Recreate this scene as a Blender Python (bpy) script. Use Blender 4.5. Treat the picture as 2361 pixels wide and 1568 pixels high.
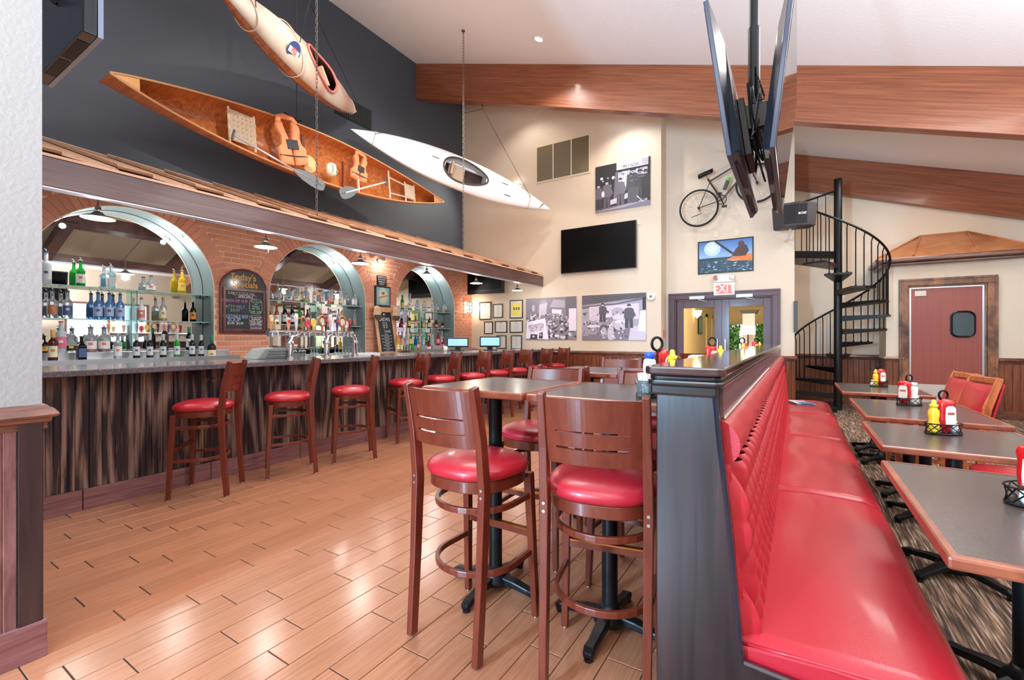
import bpy, bmesh, math, random
from mathutils import Vector, Matrix
random.seed(11)
PI = math.pi
scene = bpy.context.scene
for o in list(bpy.data.objects): bpy.data.objects.remove(o)
C = scene.collection
# ------------------------------------------------------------------ camera
CA = math.atan(654.5/1045); F = 1045.0; CX, CY, H = 1180.5, 780.0, 1.32
SN, CS = math.sin(CA), math.cos(CA)
cam = bpy.data.cameras.new('camera'); camo = bpy.data.objects.new('camera', cam); C.objects.link(camo)
cam.sensor_width = 36; cam.lens = F/2361*36; cam.shift_y = -4/2361; cam.clip_start = .05; cam.clip_end = 200
camo.location = (0, 0, H); camo.rotation_euler = (PI/2, 0, CA); scene.camera = camo
# ------------------------------------------------------------------ world, light, exposure
w = bpy.data.worlds.new('world'); scene.world = w; w.use_nodes = True
bg = w.node_tree.nodes['Background']; bg.inputs[0].default_value = (.80, .90, 1, 1); bg.inputs[1].default_value = 1.7
scene.view_settings.view_transform = 'Standard'; scene.view_settings.look = 'None'
scene.view_settings.gamma = 1; scene.view_settings.use_curve_mapping = False
scene.view_settings.exposure = 0.0
def area(loc, size, power, col=(1, .95, .88), rot=(0, 0, 0), sy=None):
    l = bpy.data.lights.new('area_light', 'AREA'); l.energy = power; l.color = col; l.size = size
    if sy: l.shape = 'RECTANGLE'; l.size_y = sy
    o = bpy.data.objects.new('area_light', l); o.location = loc; o.rotation_euler = rot; C.objects.link(o); return o
def point(loc, power, col=(1, .955, .9), r=.05):
    l = bpy.data.lights.new('point_light', 'POINT'); l.energy = power; l.color = col; l.shadow_soft_size = r
    o = bpy.data.objects.new('point_light', l); o.location = loc; C.objects.link(o); return o
def spot(loc, tgt, power, ang=100, col=(1, .93, .84), r=.06, blend=.6):
    l = bpy.data.lights.new('spot_light', 'SPOT'); l.energy = power; l.color = col; l.shadow_soft_size = r
    l.spot_size = math.radians(ang); l.spot_blend = blend
    o = bpy.data.objects.new('spot_light', l); o.location = loc
    o.rotation_euler = (Vector(tgt)-Vector(loc)).to_track_quat('-Z', 'Y').to_euler(); C.objects.link(o); return o
area((-.6, -1.6, 4.6), 3.0, 110, (1, .97, .94))
area((-3.2, 4.2, 6.0), 2.6, 250, (1, .96, .91))
area((1.6, 5.2, 4.3), 2.2, 130, (1, .96, .92))
area((-2.32, -4.3, 1.9), .35, 760, (.40, .72, 1), (math.radians(90), 0, 0), 1.6)
area((.8, -2.6, 1.2), 2.6, 520, (.93, .97, 1), (math.radians(180), 0, 0))  # this and the next two: unseen upward fill added to brighten the ceiling
area((3.3, 3.2, 1.6), 1.6, 400, (.92, .96, 1), (math.radians(180), 0, 0))
area((-4.0, -1.6, 3.0), 2.0, 230, (.9, .95, 1), (math.radians(180), 0, 0))
area((1.6, 9.2, 4.2), 1.4, 60, (1, .94, .86))
# ------------------------------------------------------------------ picture <-> place helpers (measured points on known planes)
def ray(px, py):
    u = (px-CX)/F; return (-SN+u*CS, CS+u*SN, (CY-py)/F)
def onZ(px, py, z=0.):
    r = ray(px, py); t = (z-H)/r[2]; return Vector((r[0]*t, r[1]*t, z))
def onX(px, py, X):
    r = ray(px, py); t = X/r[0]; return Vector((X, r[1]*t, H+r[2]*t))
def onY(px, py, Y):
    r = ray(px, py); t = Y/r[1]; return Vector((r[0]*t, Y, H+r[2]*t))
def depth(x, y): return -x*SN+y*CS
def pixx(x, y): return CX+F*(x*CS+y*SN)/depth(x, y)
def zc(x): return 5.152-.3252*x          # the sloping ceiling
# ------------------------------------------------------------------ materials
def lin(c):
    if isinstance(c, str): c = [int(c[i:i+2], 16) for i in (0, 2, 4)]
    return tuple((x/255/12.92 if x/255 <= .04045 else ((x/255+.055)/1.055)**2.4) for x in c)+(1,)
MATS = {}
def M(name, col, rough=.5, metal=0., coat=0., trans=0., emit=0., bump=None, var=0., ior=1.45, spec=None, alpha=None, sheen=0):
    """plain material; bump=(scale,strength), var = random value shift per object"""
    if name in MATS: return MATS[name]
    m = bpy.data.materials.new(name); m.use_nodes = True; nt = m.node_tree; b = nt.nodes['Principled BSDF']
    c = lin(col); b.inputs['Base Color'].default_value = c; b.inputs['Roughness'].default_value = rough
    b.inputs['Metallic'].default_value = metal; b.inputs['Coat Weight'].default_value = coat; b.inputs['Coat Roughness'].default_value = .12
    b.inputs['Transmission Weight'].default_value = trans; b.inputs['IOR'].default_value = ior
    if spec is not None: b.inputs['Specular IOR Level'].default_value = spec
    if emit: b.inputs['Emission Color'].default_value = c; b.inputs['Emission Strength'].default_value = emit
    if bump:
        tc = nt.nodes.new('ShaderNodeTexCoord'); n = nt.nodes.new('ShaderNodeTexNoise'); bp = nt.nodes.new('ShaderNodeBump')
        n.inputs['Scale'].default_value = bump[0]; n.inputs['Detail'].default_value = 4
        bp.inputs['Strength'].default_value = bump[1]; bp.inputs['Distance'].default_value = .01
        nt.links.new(tc.outputs['Object'], n.inputs['Vector']); nt.links.new(n.outputs['Fac'], bp.inputs['Height']); nt.links.new(bp.outputs['Normal'], b.inputs['Normal'])
    if var:
        oi = nt.nodes.new('ShaderNodeObjectInfo'); mr = nt.nodes.new('ShaderNodeMapRange'); hs = nt.nodes.new('ShaderNodeHueSaturation')
        mr.inputs[3].default_value = 1-var; mr.inputs[4].default_value = 1+var; hs.inputs['Color'].default_value = c
        nt.links.new(oi.outputs['Random'], mr.inputs[0]); nt.links.new(mr.outputs[0], hs.inputs['Value']); nt.links.new(hs.outputs[0], b.inputs['Base Color'])
    MATS[name] = m; return m
def wood(name, c1, c2, stretch=(1, 12, 12), scale=1.5, rough=.4, coat=0., var=0., fig=0., bump=.15, contrast=(.35, .65)):
    """streaky grain: noise squeezed across the grain; fig adds wavy figure"""
    if name in MATS: return MATS[name]
    m = bpy.data.materials.new(name); m.use_nodes = True; nt = m.node_tree; L = nt.links.new; N = nt.nodes.new; b = nt.nodes['Principled BSDF']
    tc = N('ShaderNodeTexCoord'); mp = N('ShaderNodeMapping'); mp.inputs['Scale'].default_value = stretch
    oi = N('ShaderNodeObjectInfo'); vm = N('ShaderNodeVectorMath'); vm.operation = 'MULTIPLY_ADD'
    L(oi.outputs['Random'], vm.inputs[0]); vm.inputs[1].default_value = (37, 21, 53); L(tc.outputs['Object'], vm.inputs[2])
    L((vm if var else tc).outputs[0 if var else 'Object'], mp.inputs['Vector'])
    n = N('ShaderNodeTexNoise'); n.inputs['Scale'].default_value = scale; n.inputs['Detail'].default_value = 8; n.inputs['Roughness'].default_value = .62; n.inputs['Distortion'].default_value = .6
    L(mp.outputs[0], n.inputs['Vector']); src = n.outputs['Fac']
    if fig:
        m2 = N('ShaderNodeMapping'); m2.inputs['Scale'].default_value = tuple(.3 if s < 3 else 2.2 for s in stretch)
        n2 = N('ShaderNodeTexNoise'); n2.inputs['Scale'].default_value = 1.1; n2.inputs['Detail'].default_value = 1.5
        L((vm if var else tc).outputs[0 if var else 'Object'], m2.inputs['Vector']); L(m2.outputs[0], n2.inputs['Vector'])
        mu = N('ShaderNodeMath'); mu.operation = 'MULTIPLY'; mu.inputs[1].default_value = 60; L(n2.outputs['Fac'], mu.inputs[0])
        si = N('ShaderNodeMath'); si.operation = 'SINE'; L(mu.outputs[0], si.inputs[0])
        ma = N('ShaderNodeMath'); ma.operation = 'MULTIPLY_ADD'; ma.inputs[1].default_value = fig; L(si.outputs[0], ma.inputs[0]); L(src, ma.inputs[2]); src = ma.outputs[0]
    r = N('ShaderNodeValToRGB'); r.color_ramp.elements[0].position = contrast[0]; r.color_ramp.elements[1].position = contrast[1]
    r.color_ramp.elements[0].color = lin(c1); r.color_ramp.elements[1].color = lin(c2); L(src, r.inputs[0]); out = r.outputs[0]
    if var:
        mr = N('ShaderNodeMapRange'); mr.inputs[3].default_value = 1-var; mr.inputs[4].default_value = 1+var; hs = N('ShaderNodeHueSaturation')
        L(oi.outputs['Random'], mr.inputs[0]); L(mr.outputs[0], hs.inputs['Value']); L(out, hs.inputs['Color']); out = hs.outputs[0]
    L(out, b.inputs['Base Color']); b.inputs['Roughness'].default_value = rough; b.inputs['Coat Weight'].default_value = coat; b.inputs['Coat Roughness'].default_value = .1
    if bump:
        bp = N('ShaderNodeBump'); bp.inputs['Strength'].default_value = bump; bp.inputs['Distance'].default_value = .004
        L(n.outputs['Fac'], bp.inputs['Height']); L(bp.outputs[0], b.inputs['Normal'])
    MATS[name] = m; return m
def paint():
    """flat print / chalk: colour comes from the face colours of the print"""
    if 'print' in MATS: return MATS['print']
    m = bpy.data.materials.new('print'); m.use_nodes = True; nt = m.node_tree; b = nt.nodes['Principled BSDF']
    a = nt.nodes.new('ShaderNodeAttribute'); a.attribute_name = 'Col'; nt.links.new(a.outputs['Color'], b.inputs['Base Color'])
    b.inputs['Roughness'].default_value = .45; MATS['print'] = m; return m
# ------------------------------------------------------------------ mesh builder
class MB:
    def __init__(s): s.v = []; s.f = []; s.mi = []; s.fc = []; s.cur = 0; s.c = (1, 1, 1, 1)
    def add(s, vs, fs):
        o = len(s.v); s.v += [tuple(v) for v in vs]
        for f in fs: s.f.append([i+o for i in f]); s.mi.append(s.cur); s.fc.append(s.c)
        return s
    def box(s, x0, y0, z0, x1, y1, z1):
        return s.add([(x0, y0, z0), (x1, y0, z0), (x1, y1, z0), (x0, y1, z0), (x0, y0, z1), (x1, y0, z1), (x1, y1, z1), (x0, y1, z1)],
                     [(0, 3, 2, 1), (4, 5, 6, 7), (0, 1, 5, 4), (1, 2, 6, 5), (2, 3, 7, 6), (3, 0, 4, 7)])
    def obox(s, c, size, R=None):
        a, b, d = size[0]/2, size[1]/2, size[2]/2; R = R or Matrix.Identity(3); c = Vector(c)
        vs = [c+R @ Vector((i*a, j*b, k*d)) for k in (-1, 1) for (i, j) in ((-1, -1), (1, -1), (1, 1), (-1, 1))]
        return s.add(vs, [(0, 3, 2, 1), (4, 5, 6, 7), (0, 1, 5, 4), (1, 2, 6, 5), (2, 3, 7, 6), (3, 0, 4, 7)])
    def prism(s, poly, ax, a, b):
        """poly in the plane across axis ax (x: (y,z), y: (x,z), z: (x,y)), from a to b"""
        def P(p, t): return (t, p[0], p[1]) if ax == 'x' else (p[0], t, p[1]) if ax == 'y' else (p[0], p[1], t)
        n = len(poly); vs = [P(p, a) for p in poly]+[P(p, b) for p in poly]
        fs = [tuple(range(n))[::-1], tuple(range(n, 2*n))]+[(i, (i+1) % n, n+(i+1) % n, n+i) for i in range(n)]
        return s.add(vs, fs)
    def tube(s, pts, r, n=8, closed=False, rect=None, up=(0, 0, 1), cap=True):
        """round tube, or rect=(w,h) bar, along pts; r may be a list"""
        P = [Vector(p) for p in pts]; k = len(P); up = Vector(up); vs = []; rs = r if isinstance(r, (list, tuple)) else [r]*k
        prev = None
        for i in range(k):
            t = (P[(i+1) % k]-P[i-1]) if closed else (P[min(i+1, k-1)]-P[max(i-1, 0)])
            t = t.normalized() if t.length > 1e-9 else Vector((0, 0, 1))
            u = up if prev is None else prev
            sdir = t.cross(u)
            if sdir.length < 1e-3: sdir = t.cross(Vector((1, 0, 0))) if abs(t.x) < .9 else t.cross(Vector((0, 1, 0)))
            sdir.normalize(); nn = sdir.cross(t).normalized(); prev = nn if rect is None else None
            if rect: q = [(-rect[0]/2, -rect[1]/2), (rect[0]/2, -rect[1]/2), (rect[0]/2, rect[1]/2), (-rect[0]/2, rect[1]/2)]; q = [(a*rs[i], b*rs[i]) for a, b in q]
            else: q = [(rs[i]*math.cos(2*PI*j/n), rs[i]*math.sin(2*PI*j/n)) for j in range(n)]
            vs += [P[i]+sdir*a+nn*b for a, b in q]
        m = 4 if rect else n; fs = []
        for i in range(k if closed else k-1):
            a, b = i*m, ((i+1) % k)*m
            fs += [(a+j, a+(j+1) % m, b+(j+1) % m, b+j) for j in range(m)]
        if cap and not closed: fs += [tuple(range(m))[::-1], tuple((k-1)*m+j for j in range(m))]
        return s.add(vs, fs)
    def lathe(s, prof, n=16, c=(0, 0, 0), R=None, sx=1., sy=1., cap=(1, 1)):
        c = Vector(c); R = R or Matrix.Identity(3); vs = []; k = len(prof)
        for (r, z) in prof:
            for j in range(n): vs.append(c+R @ Vector((r*sx*math.cos(2*PI*j/n), r*sy*math.sin(2*PI*j/n), z)))
        fs = [(i*n+j, i*n+(j+1) % n, (i+1)*n+(j+1) % n, (i+1)*n+j) for i in range(k-1) for j in range(n)]
        if prof[0][0] > 1e-5 and cap[0]: fs.append(tuple(range(n))[::-1])
        if prof[-1][0] > 1e-5 and cap[1]: fs.append(tuple((k-1)*n+j for j in range(n)))
        return s.add(vs, fs)
    def grid(s, fn, nu, nv, skip=None):
        vs = [fn(i/nu, j/nv) for i in range(nu+1) for j in range(nv+1)]; w_ = nv+1
        return s.add(vs, [(i*w_+j, (i+1)*w_+j, (i+1)*w_+j+1, i*w_+j+1) for i in range(nu) for j in range(nv) if not (skip and skip((i+.5)/nu, (j+.5)/nv))])
    def build(s, name, mat, parent=None, smooth=False, bevel=0., solid=0., label=None, cols=False, weld=False, segs=2):
        me = bpy.data.meshes.new(name); V = s.v
        off = Vector((0, 0, 0))
        if parent is not None:
            p = parent
            while p is not None: off += p.location; p = p.parent
        elif V:
            xs = [v[0] for v in V]; ys = [v[1] for v in V]; zs = [v[2] for v in V]; off = Vector(((min(xs)+max(xs))/2, (min(ys)+max(ys))/2, min(zs)))
        me.from_pydata([(v[0]-off.x, v[1]-off.y, v[2]-off.z) for v in V], [], s.f)
        for mm in (mat if isinstance(mat, (list, tuple)) else [mat]): me.materials.append(mm)
        if any(s.mi): me.polygons.foreach_set('material_index', s.mi)
        if cols:
            ca = me.color_attributes.new('Col', 'FLOAT_COLOR', 'CORNER'); k = 0
            for fi, p_ in enumerate(me.polygons):
                for _ in range(p_.loop_total): ca.data[k].color = s.fc[fi]; k += 1
        if weld:
            bm = bmesh.new(); bm.from_mesh(me); bmesh.ops.remove_doubles(bm, verts=bm.verts, dist=1e-5); bmesh.ops.recalc_face_normals(bm, faces=bm.faces); bm.to_mesh(me); bm.free()
        if smooth:
            me.polygons.foreach_set('use_smooth', [True]*len(me.polygons))
        o = bpy.data.objects.new(name, me); C.objects.link(o)
        if parent is not None: o.parent = parent
        else: o.location = off
        if solid: md = o.modifiers.new('solid', 'SOLIDIFY'); md.thickness = solid; md.offset = -1
        if bevel: md = o.modifiers.new('bevel', 'BEVEL'); md.width = bevel; md.segments = segs; md.limit_method = 'ANGLE'; md.angle_limit = .6
        if smooth and (bevel or smooth == 2):
            try:
                me.set_sharp_from_angle(angle=math.radians(40))
            except Exception: pass
        if label: o['label'] = label
        return o
def thing(name, label, cat, loc=(0, 0, 0), group=None):
    o = bpy.data.objects.new(name, None); o.empty_display_size = .1; o.location = loc; C.objects.link(o)
    o['label'] = label; o['category'] = cat
    if group: o['group'] = group
    return o
def tag(o, label, cat, group=None):
    o['label'] = label; o['category'] = cat
    if group: o['group'] = group
    return o
def struct(o): o['kind'] = 'structure'; return o
KIDS = {}
def copy_tree(o, parent=None, loc=None, rotz=None, label=None, group=None):
    c = o.copy(); C.objects.link(c); c.parent = parent
    if parent is None:
        if loc is not None: c.location = loc
        if rotz is not None: c.rotation_euler = (0, 0, rotz)
        if label: c['label'] = label
        if group: c['group'] = group
    for ch in list(o.children): copy_tree(ch, c)
    return c
def text(body, size, loc, R, mat, parent, name='lettering', ext=.0015, align='CENTER', sx=1., shear=0.):
    cu = bpy.data.curves.new(name, 'FONT'); cu.body = body; cu.size = size; cu.extrude = ext; cu.align_x = align; cu.align_y = 'CENTER'; cu.shear = shear
    cu.materials.append(mat); cu.resolution_u = 3
    tmp = bpy.data.objects.new('tmp', cu); me = bpy.data.meshes.new_from_object(tmp); bpy.data.objects.remove(tmp); bpy.data.curves.remove(cu); me.name = name
    o = bpy.data.objects.new(name, me); C.objects.link(o)
    off = Vector((0, 0, 0)); p = parent
    while p is not None: off += p.location; p = p.parent
    o.matrix_local = Matrix.Translation(Vector(loc)-off) @ R.to_4x4() @ Matrix.Diagonal((sx, 1, 1, 1))
    o.parent = parent; return o
RX = Matrix(((0, 0, 1), (1, 0, 0), (0, 1, 0)))     # text on a wall that faces +X: right = +Y, up = +Z
RY = Matrix(((1, 0, 0), (0, 0, -1), (0, 1, 0)))    # text on a wall that faces -Y: right = +X, up = +Z
def disc(mb, cx, cy, rx, ry, n, fn, c):
    mb.c = lin(c); mb.add([fn(cx+rx*math.cos(2*PI*k/n), cy+ry*math.sin(2*PI*k/n)) for k in range(n)], [tuple(range(n))])
def poly(mb, pts, fn, c): mb.c = lin(c); mb.add([fn(*p) for p in pts], [tuple(range(len(pts)))])
# ------------------------------------------------------------------ palette
cream = M('cream wallpaper', (222, 212, 198), .75, bump=(60, .25))
creamR = M('cream wallpaper textured', (221, 203, 183), .7, bump=(90, .4))
paleWall = M('pale embossed wallpaper', (160, 160, 162), .6, bump=(60, .22))
charcoal = M('charcoal paint', (70, 76, 86), .55, bump=(20, .1))
white = M('ceiling white', (242, 240, 240), .85, bump=(30, .15))
black = M('black metal', (22, 22, 25), .35, .3)
blackP = M('black plastic', (20, 21, 24), .3)
blackG = M('black gloss screen', (3, 3, 4), .35, spec=.2)
chrome = M('chrome', (215, 218, 222), .12, 1.)
steel = M('brushed steel', (200, 204, 210), .32, .9)
whiteP = M('white plastic', (232, 230, 226), .45)
brass = M('brass', (205, 150, 85), .2, 1.)
rope = M('pale rope', (205, 185, 160), .9)
stoolW = wood('cherry stool wood', (96, 35, 21), (112, 45, 28), (9, 9, 1.2), 4, .33, .35, bump=.03)
redV = M('red vinyl', (178, 34, 48), .32, coat=.25, bump=(300, .12))
beamW = wood('beam wood', (112, 58, 34), (152, 88, 56), (.8, 16, 34), 1.4, .35, .25, bump=.06)
darkW = wood('dark stained pine', (32, 20, 24), (58, 37, 38), (16, 16, 1), 1.6, .3, .4, fig=.06, bump=.12)
wainW = wood('stained wainscot', (92, 46, 29), (138, 76, 49), (14, 14, 1.2), 2.0, .35, .2, var=.12)
panW = wood('end panel wood', (24, 15, 18), (48, 30, 32), (16, 16, 1), 1.6, .3, .3, fig=.08, bump=.12)
railW = wood('stained rail wood', (78, 44, 36), (132, 84, 68), (2, 2, 14), 2.2, .3, .4)
barW = wood('zebra stained plank', (40, 31, 38), (150, 120, 106), (22, 18, .9), 1.6, .32, .25, fig=.12, bump=.2, contrast=(.44, .68))
tileW = wood('wood look tile', (158, 102, 74), (178, 122, 92), (60, 1.6, 3), 2.0, .22, 0, var=.07, bump=.02)
# ================================================================== STRUCTURE
XB, XD, XM = -7.0, -7.25, -7.5      # brick face, dark wall, mirror plane
YF, YDR, YRC, YK = 9.25, 9.65, 11.3, 10.5   # tv wall, door wall, stair recess, kitchen block
def slab(name, args, mat, **k): return struct(MB().box(*args).build(name, mat, **k))
# ---- floor: grout bed with wood-look tiles
TP, TL = .1535, .5955
fl = slab('floor', (-7.6, -4.6, -.06, -.36, 9.8, -.004), M('grout', (66, 54, 50), .8))
off = {-17: 1.103, -16: .86, -15: 1.2, -14: .988, -13: 1.265, -12: .722, -11: .822, -10: .932, -9: 1.095, -8: 1.208, -7: .774, -6: .991, -5: .837, -4: 1.086, -3: .587, -2: .734, -1: 1.034, 0: 1.24, 1: 1.075, 2: .9, 3: 1.15, 4: .8, 5: 1.0, 6: .7, 7: 1.1, 8: .9, 9: 1.2, 10: .75}
tiles = []
for k in range(-17, 11):
    x0 = -2.045+TP*k; x1 = x0+TP
    if x0 > -.38: continue
    y = off[k]-TL*9
    while y < 9.7:
        tiles.append((x0+.0016, max(y+.003, -4.5), min(x1-.0016, -.362), min(y+TL-.003, 9.62))); y += TL
def seen(x, y, z):
    d = depth(x, y)
    if d < .35: return 0
    px = pixx(x, y); py = CY-F*(z-H)/d
    return 1/d**3 if -150 < px < 2500 and -150 < py < 1750 else 0
tiles.sort(key=lambda t: -seen((t[0]+t[2])/2, (t[1]+t[3])/2, 0)*(abs(pixx((t[0]+t[2])/2, max(.5, (t[1]+t[3])/2))) < 9e9))
tm = {}
rest = MB()
for i, (a, b, c, d) in enumerate(tiles):
    if c-a < .01 or d-b < .02: continue
    if i < 296:
        key = (round(c-a, 3), round(d-b, 3))
        z = random.uniform(-.0003, .0003)
        if key not in tm:
            hx, hy = (c-a)/2, (d-b)/2; e = .0015
            m = MB().add([(-hx, -hy, -.004), (hx, -hy, -.004), (hx, hy, -.004), (-hx, hy, -.004), (-hx, -hy, -e), (hx, -hy, -e), (hx, hy, -e), (-hx, hy, -e), (-hx+e, -hy+e, 0), (hx-e, -hy+e, 0), (hx-e, hy-e, 0), (-hx+e, hy-e, 0)],
                         [(0, 1, 5, 4), (1, 2, 6, 5), (2, 3, 7, 6), (3, 0, 4, 7), (4, 5, 9, 8), (5, 6, 10, 9), (6, 7, 11, 10), (7, 4, 8, 11), (8, 9, 10, 11)])
            o = m.build('tile', tileW, None); o.location = (0, 0, 0); o.parent = fl
            # undo recentring
            tm[key] = o.data; zb = -.004
        else:
            o = bpy.data.objects.new('tile', tm[key]); C.objects.link(o); o.parent = fl
        o.location = Vector(((a+c)/2, (b+d)/2, -.004+z))-fl.location
    else:
        rest.box(a, b, -.004, c, d, 0)
o = rest.build('tile_field', tileW, fl); o['kind'] = 'stuff'
# carpet
def carpet_mat():
    m = bpy.data.materials.new('striped carpet'); m.use_nodes = True; nt = m.node_tree; L = nt.links.new; N = nt.nodes.new; b = nt.nodes['Principled BSDF']
    tc = N('ShaderNodeTexCoord'); mp = N('ShaderNodeMapping'); mp.inputs['Scale'].default_value = (95, 5, 5); mp.inputs['Rotation'].default_value = (0, 0, .12)
    n = N('ShaderNodeTexNoise'); n.inputs['Scale'].default_value = 1; n.inputs['Detail'].default_value = 3; L(tc.outputs['Object'], mp.inputs[0]); L(mp.outputs[0], n.inputs['Vector'])
    r = N('ShaderNodeValToRGB'); e = r.color_ramp.elements; e[0].position = .32; e[0].color = lin((44, 36, 32)); e[1].position = .68; e[1].color = lin((190, 172, 150))
    q = e.new(.46); q.color = lin((92, 74, 62)); q = e.new(.56); q.color = lin((138, 106, 84)); L(n.outputs['Fac'], r.inputs[0]); L(r.outputs[0], b.inputs['Base Color'])
    b.inputs['Roughness'].default_value = .95; bp = N('ShaderNodeBump'); bp.inputs['Strength'].default_value = .5; bp.inputs['Distance'].default_value = .004; L(n.outputs['Fac'], bp.inputs['Height']); L(bp.outputs[0], b.inputs['Normal'])
    return m
struct(MB().box(-.36, -4.6, -.06, 4.9, 11.5, 0).build('floor_carpet', carpet_mat()))
struct(MB().box(-.4, -4.6, -.05, -.335, 1.38, .006).build('trim_1', railW))
# ---- ceiling and beams
cl = MB()
cl.prism([(-7.6, zc(-7.6)), (4.9, zc(4.9)), (4.9, zc(4.9)+.15), (-7.6, zc(-7.6)+.15)], 'y', -4.6, 11.5)
struct(cl.build('ceiling', white))
def beam(name, y0, y1, h, x0, x1):
    o = struct(MB().prism([(x0, zc(x0)-h), (x1, zc(x1)-h), (x1, zc(x1)-.001), (x0, zc(x0)-.001)], 'y', y0, y1).build(name, beamW, bevel=.006))
    an = math.atan(.3252); o.data.transform(Matrix.Rotation(-an, 4, 'Y')); o.rotation_euler = (0, an, 0); return o
beam('beam_1', 7.5, 7.67, .79, XD, 4.8)
beam('beam_2', 11.13, 11.29, .72, -.05, 4.8)
beam('beam_3', -1.2, -1.03, .79, XD, 4.8)
beam('beam_4', 3.1-.0, 3.27, .02, -6.9, -6.8) if False else None
# ---- walls
slab('wall_dark', (XD-.15, -4.6, 3.2, XD, YF, 7.6), charcoal)
slab('wall_tv', (XD-.15, YF, 0, -2.28, YDR+.2, 7.7), creamR)
wd = MB()   # door wall with an opening
dL, dR, dT = -2.10, -.36, 2.11
wd.box(-2.3, YDR, 0, dL, YDR+.15, 6.1); wd.box(dR, YDR, 0, -.02, YDR+.15, 5.4); wd.box(dL, YDR, dT, dR, YDR+.15, 6.0)
struct(wd.build('wall_door', creamR))
slab('wall_door_return', (-.14, YDR+.15, 0, -.02, YRC+.1, 5.3), creamR)
slab('wall_recess', (-.14, YRC, 0, 4.9, YRC+.15, 5.4), creamR)
wrm = M('tan wallpaper', (172, 152, 132), .75)
slab('wall_right', (4.8, -4.6, 0, 4.9, 11.4, 1.0), wrm)
wr = MB()
wins_r = [(-2.6, -.4), (1.0, 3.2), (4.6, 6.8)]
ys = [-4.6]+[v for w_ in wins_r for v in w_]+[11.4]
for i in range(0, len(ys), 2): wr.box(4.8, ys[i], 1.0, 4.9, ys[i+1], 3.8)
for a, b in wins_r: wr.box(4.8, a, 2.5, 4.9, b, 3.8)
struct(wr.build('wall_right_upper', wrm))
wb = MB()
wins_b = [(-2.6, -1.1), (.2, 1.9), (2.6, 4.2)]
xs = [-7.6]+[v for w_ in wins_b for v in w_]+[4.9]
for i in range(0, len(xs), 2): wb.box(xs[i], -4.7, 0, xs[i+1], -4.6, 7.8)
for a, b in wins_b: wb.box(a, -4.7, 2.6, b, -4.6, 7.8); wb.box(a, -4.7, 0, b, -4.6, .8)
struct(wb.build('wall_back', creamR))
def window(n, a, b, z0, z1, ax):
    f = MB(); t = .06
    P = (lambda u0, z0_, u1, z1_: f.box(4.8, u0, z0_, 4.88, u1, z1_)) if ax == 'x' else (lambda u0, z0_, u1, z1_: f.box(u0, -4.69, z0_, u1, -4.61, z1_))
    P(a, z0, a+t, z1); P(b-t, z0, b, z1); P(a+t, z0, b-t, z0+t); P(a+t, z1-t, b-t, z1); P((a+b)/2-.02, z0+t, (a+b)/2+.02, z1-t)
    o = struct(f.build('window_%d' % n, M('window frame', (90, 58, 48), .4)))
    g = MB(); (g.box(4.835, a+t, z0+t, 4.84, b-t, z1-t) if ax == 'x' else g.box(a+t, -4.655, z0+t, b-t, -4.65, z1-t))
    g.build('pane', M('clear pane', (255, 255, 255), 0, trans=1, ior=1.02), o)
for i, (a, b) in enumerate(wins_r): window(i+1, a, b, 1.0, 2.5, 'x')
for i, (a, b) in enumerate(wins_b): window(i+4, a, b, .8, 2.6, 'y')
# ---- near left partition wall with wainscot, rail, baseboard tile
XP = -2.67
pw = slab('wall_partition', (XP-.13, -4.6, 0, XP, .563, 7.3), paleWall)
def beadboard(parent, a, b, z0, z1, fn, width=.092, mat=None, name='plank', post=0):
    """planks with bevelled edges; fn(u,z,d) -> world point, d = out of the wall"""
    u = a; n = 0
    while u < b-.01:
        w_ = min(width, b-u); e = .004; d = .012; m = MB()
        pr = [(u, 0), (u, d-e), (u+e, d), (u+w_*.5-.008, d), (u+w_*.5-.004, d-.004), (u+w_*.5, d-.001), (u+w_*.5+.004, d-.004), (u+w_*.5+.008, d), (u+w_-e, d), (u+w_-.002, d-e), (u+w_-.002, 0)] if name == 'plank' and width > .08 else [(u, 0), (u, d-e), (u+e, d), (u+w_-e, d), (u+w_-.002, d-e), (u+w_-.002, 0)]
        k = len(pr); m.add([fn(p, z0, q) for p, q in pr]+[fn(p, z1, q) for p, q in pr], [(i, i+1, k+i+1, k+i) for i in range(k-1)]+[tuple(range(k)), tuple(range(k, 2*k))[::-1]])
        m.build(name, mat or wainW, parent); u += width; n += 1
def beadfield(name, a, b, z0, z1, fn, width, mat, parent=None):
    m = MB(); u = a
    while u < b-.005:
        w_ = min(width, b-u); e = .005; d = .012
        pr = [(u, 0), (u+.001, d-e), (u+e, d), (u+w_-e, d), (u+w_-.001, d-e), (u+w_, 0)]; k = 6
        m.add([fn(p, z0, q) for p, q in pr]+[fn(p, z1, q) for p, q in pr], [(i, i+1, k+i+1, k+i) for i in range(k-1)]); u += width
    return m.build(name, mat, parent)
purpW = wood('lilac lit wainscot', (92, 56, 58), (142, 98, 98), (7, 7, 1.4), 2.6, .3, .25, var=.06)
beadboard(pw, -1.2, .49, .15, .985, lambda u, z, d: (XP+d, u, z), .1, purpW)
MB().box(XP, .49, .15, XP+.02, .563, .985).build('corner_board', darkW, pw, bevel=.003)
prof = [(0, 1.045), (.012, 1.043), (.022, 1.03), (.03, 1.028), (.04, 1.012), (.045, 1.003), (.04, .995), (.026, .99), (.024, .975), (.014, .968), (.012, .955), (.016, .95), (.012, .943), (0, .94)]
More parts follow.
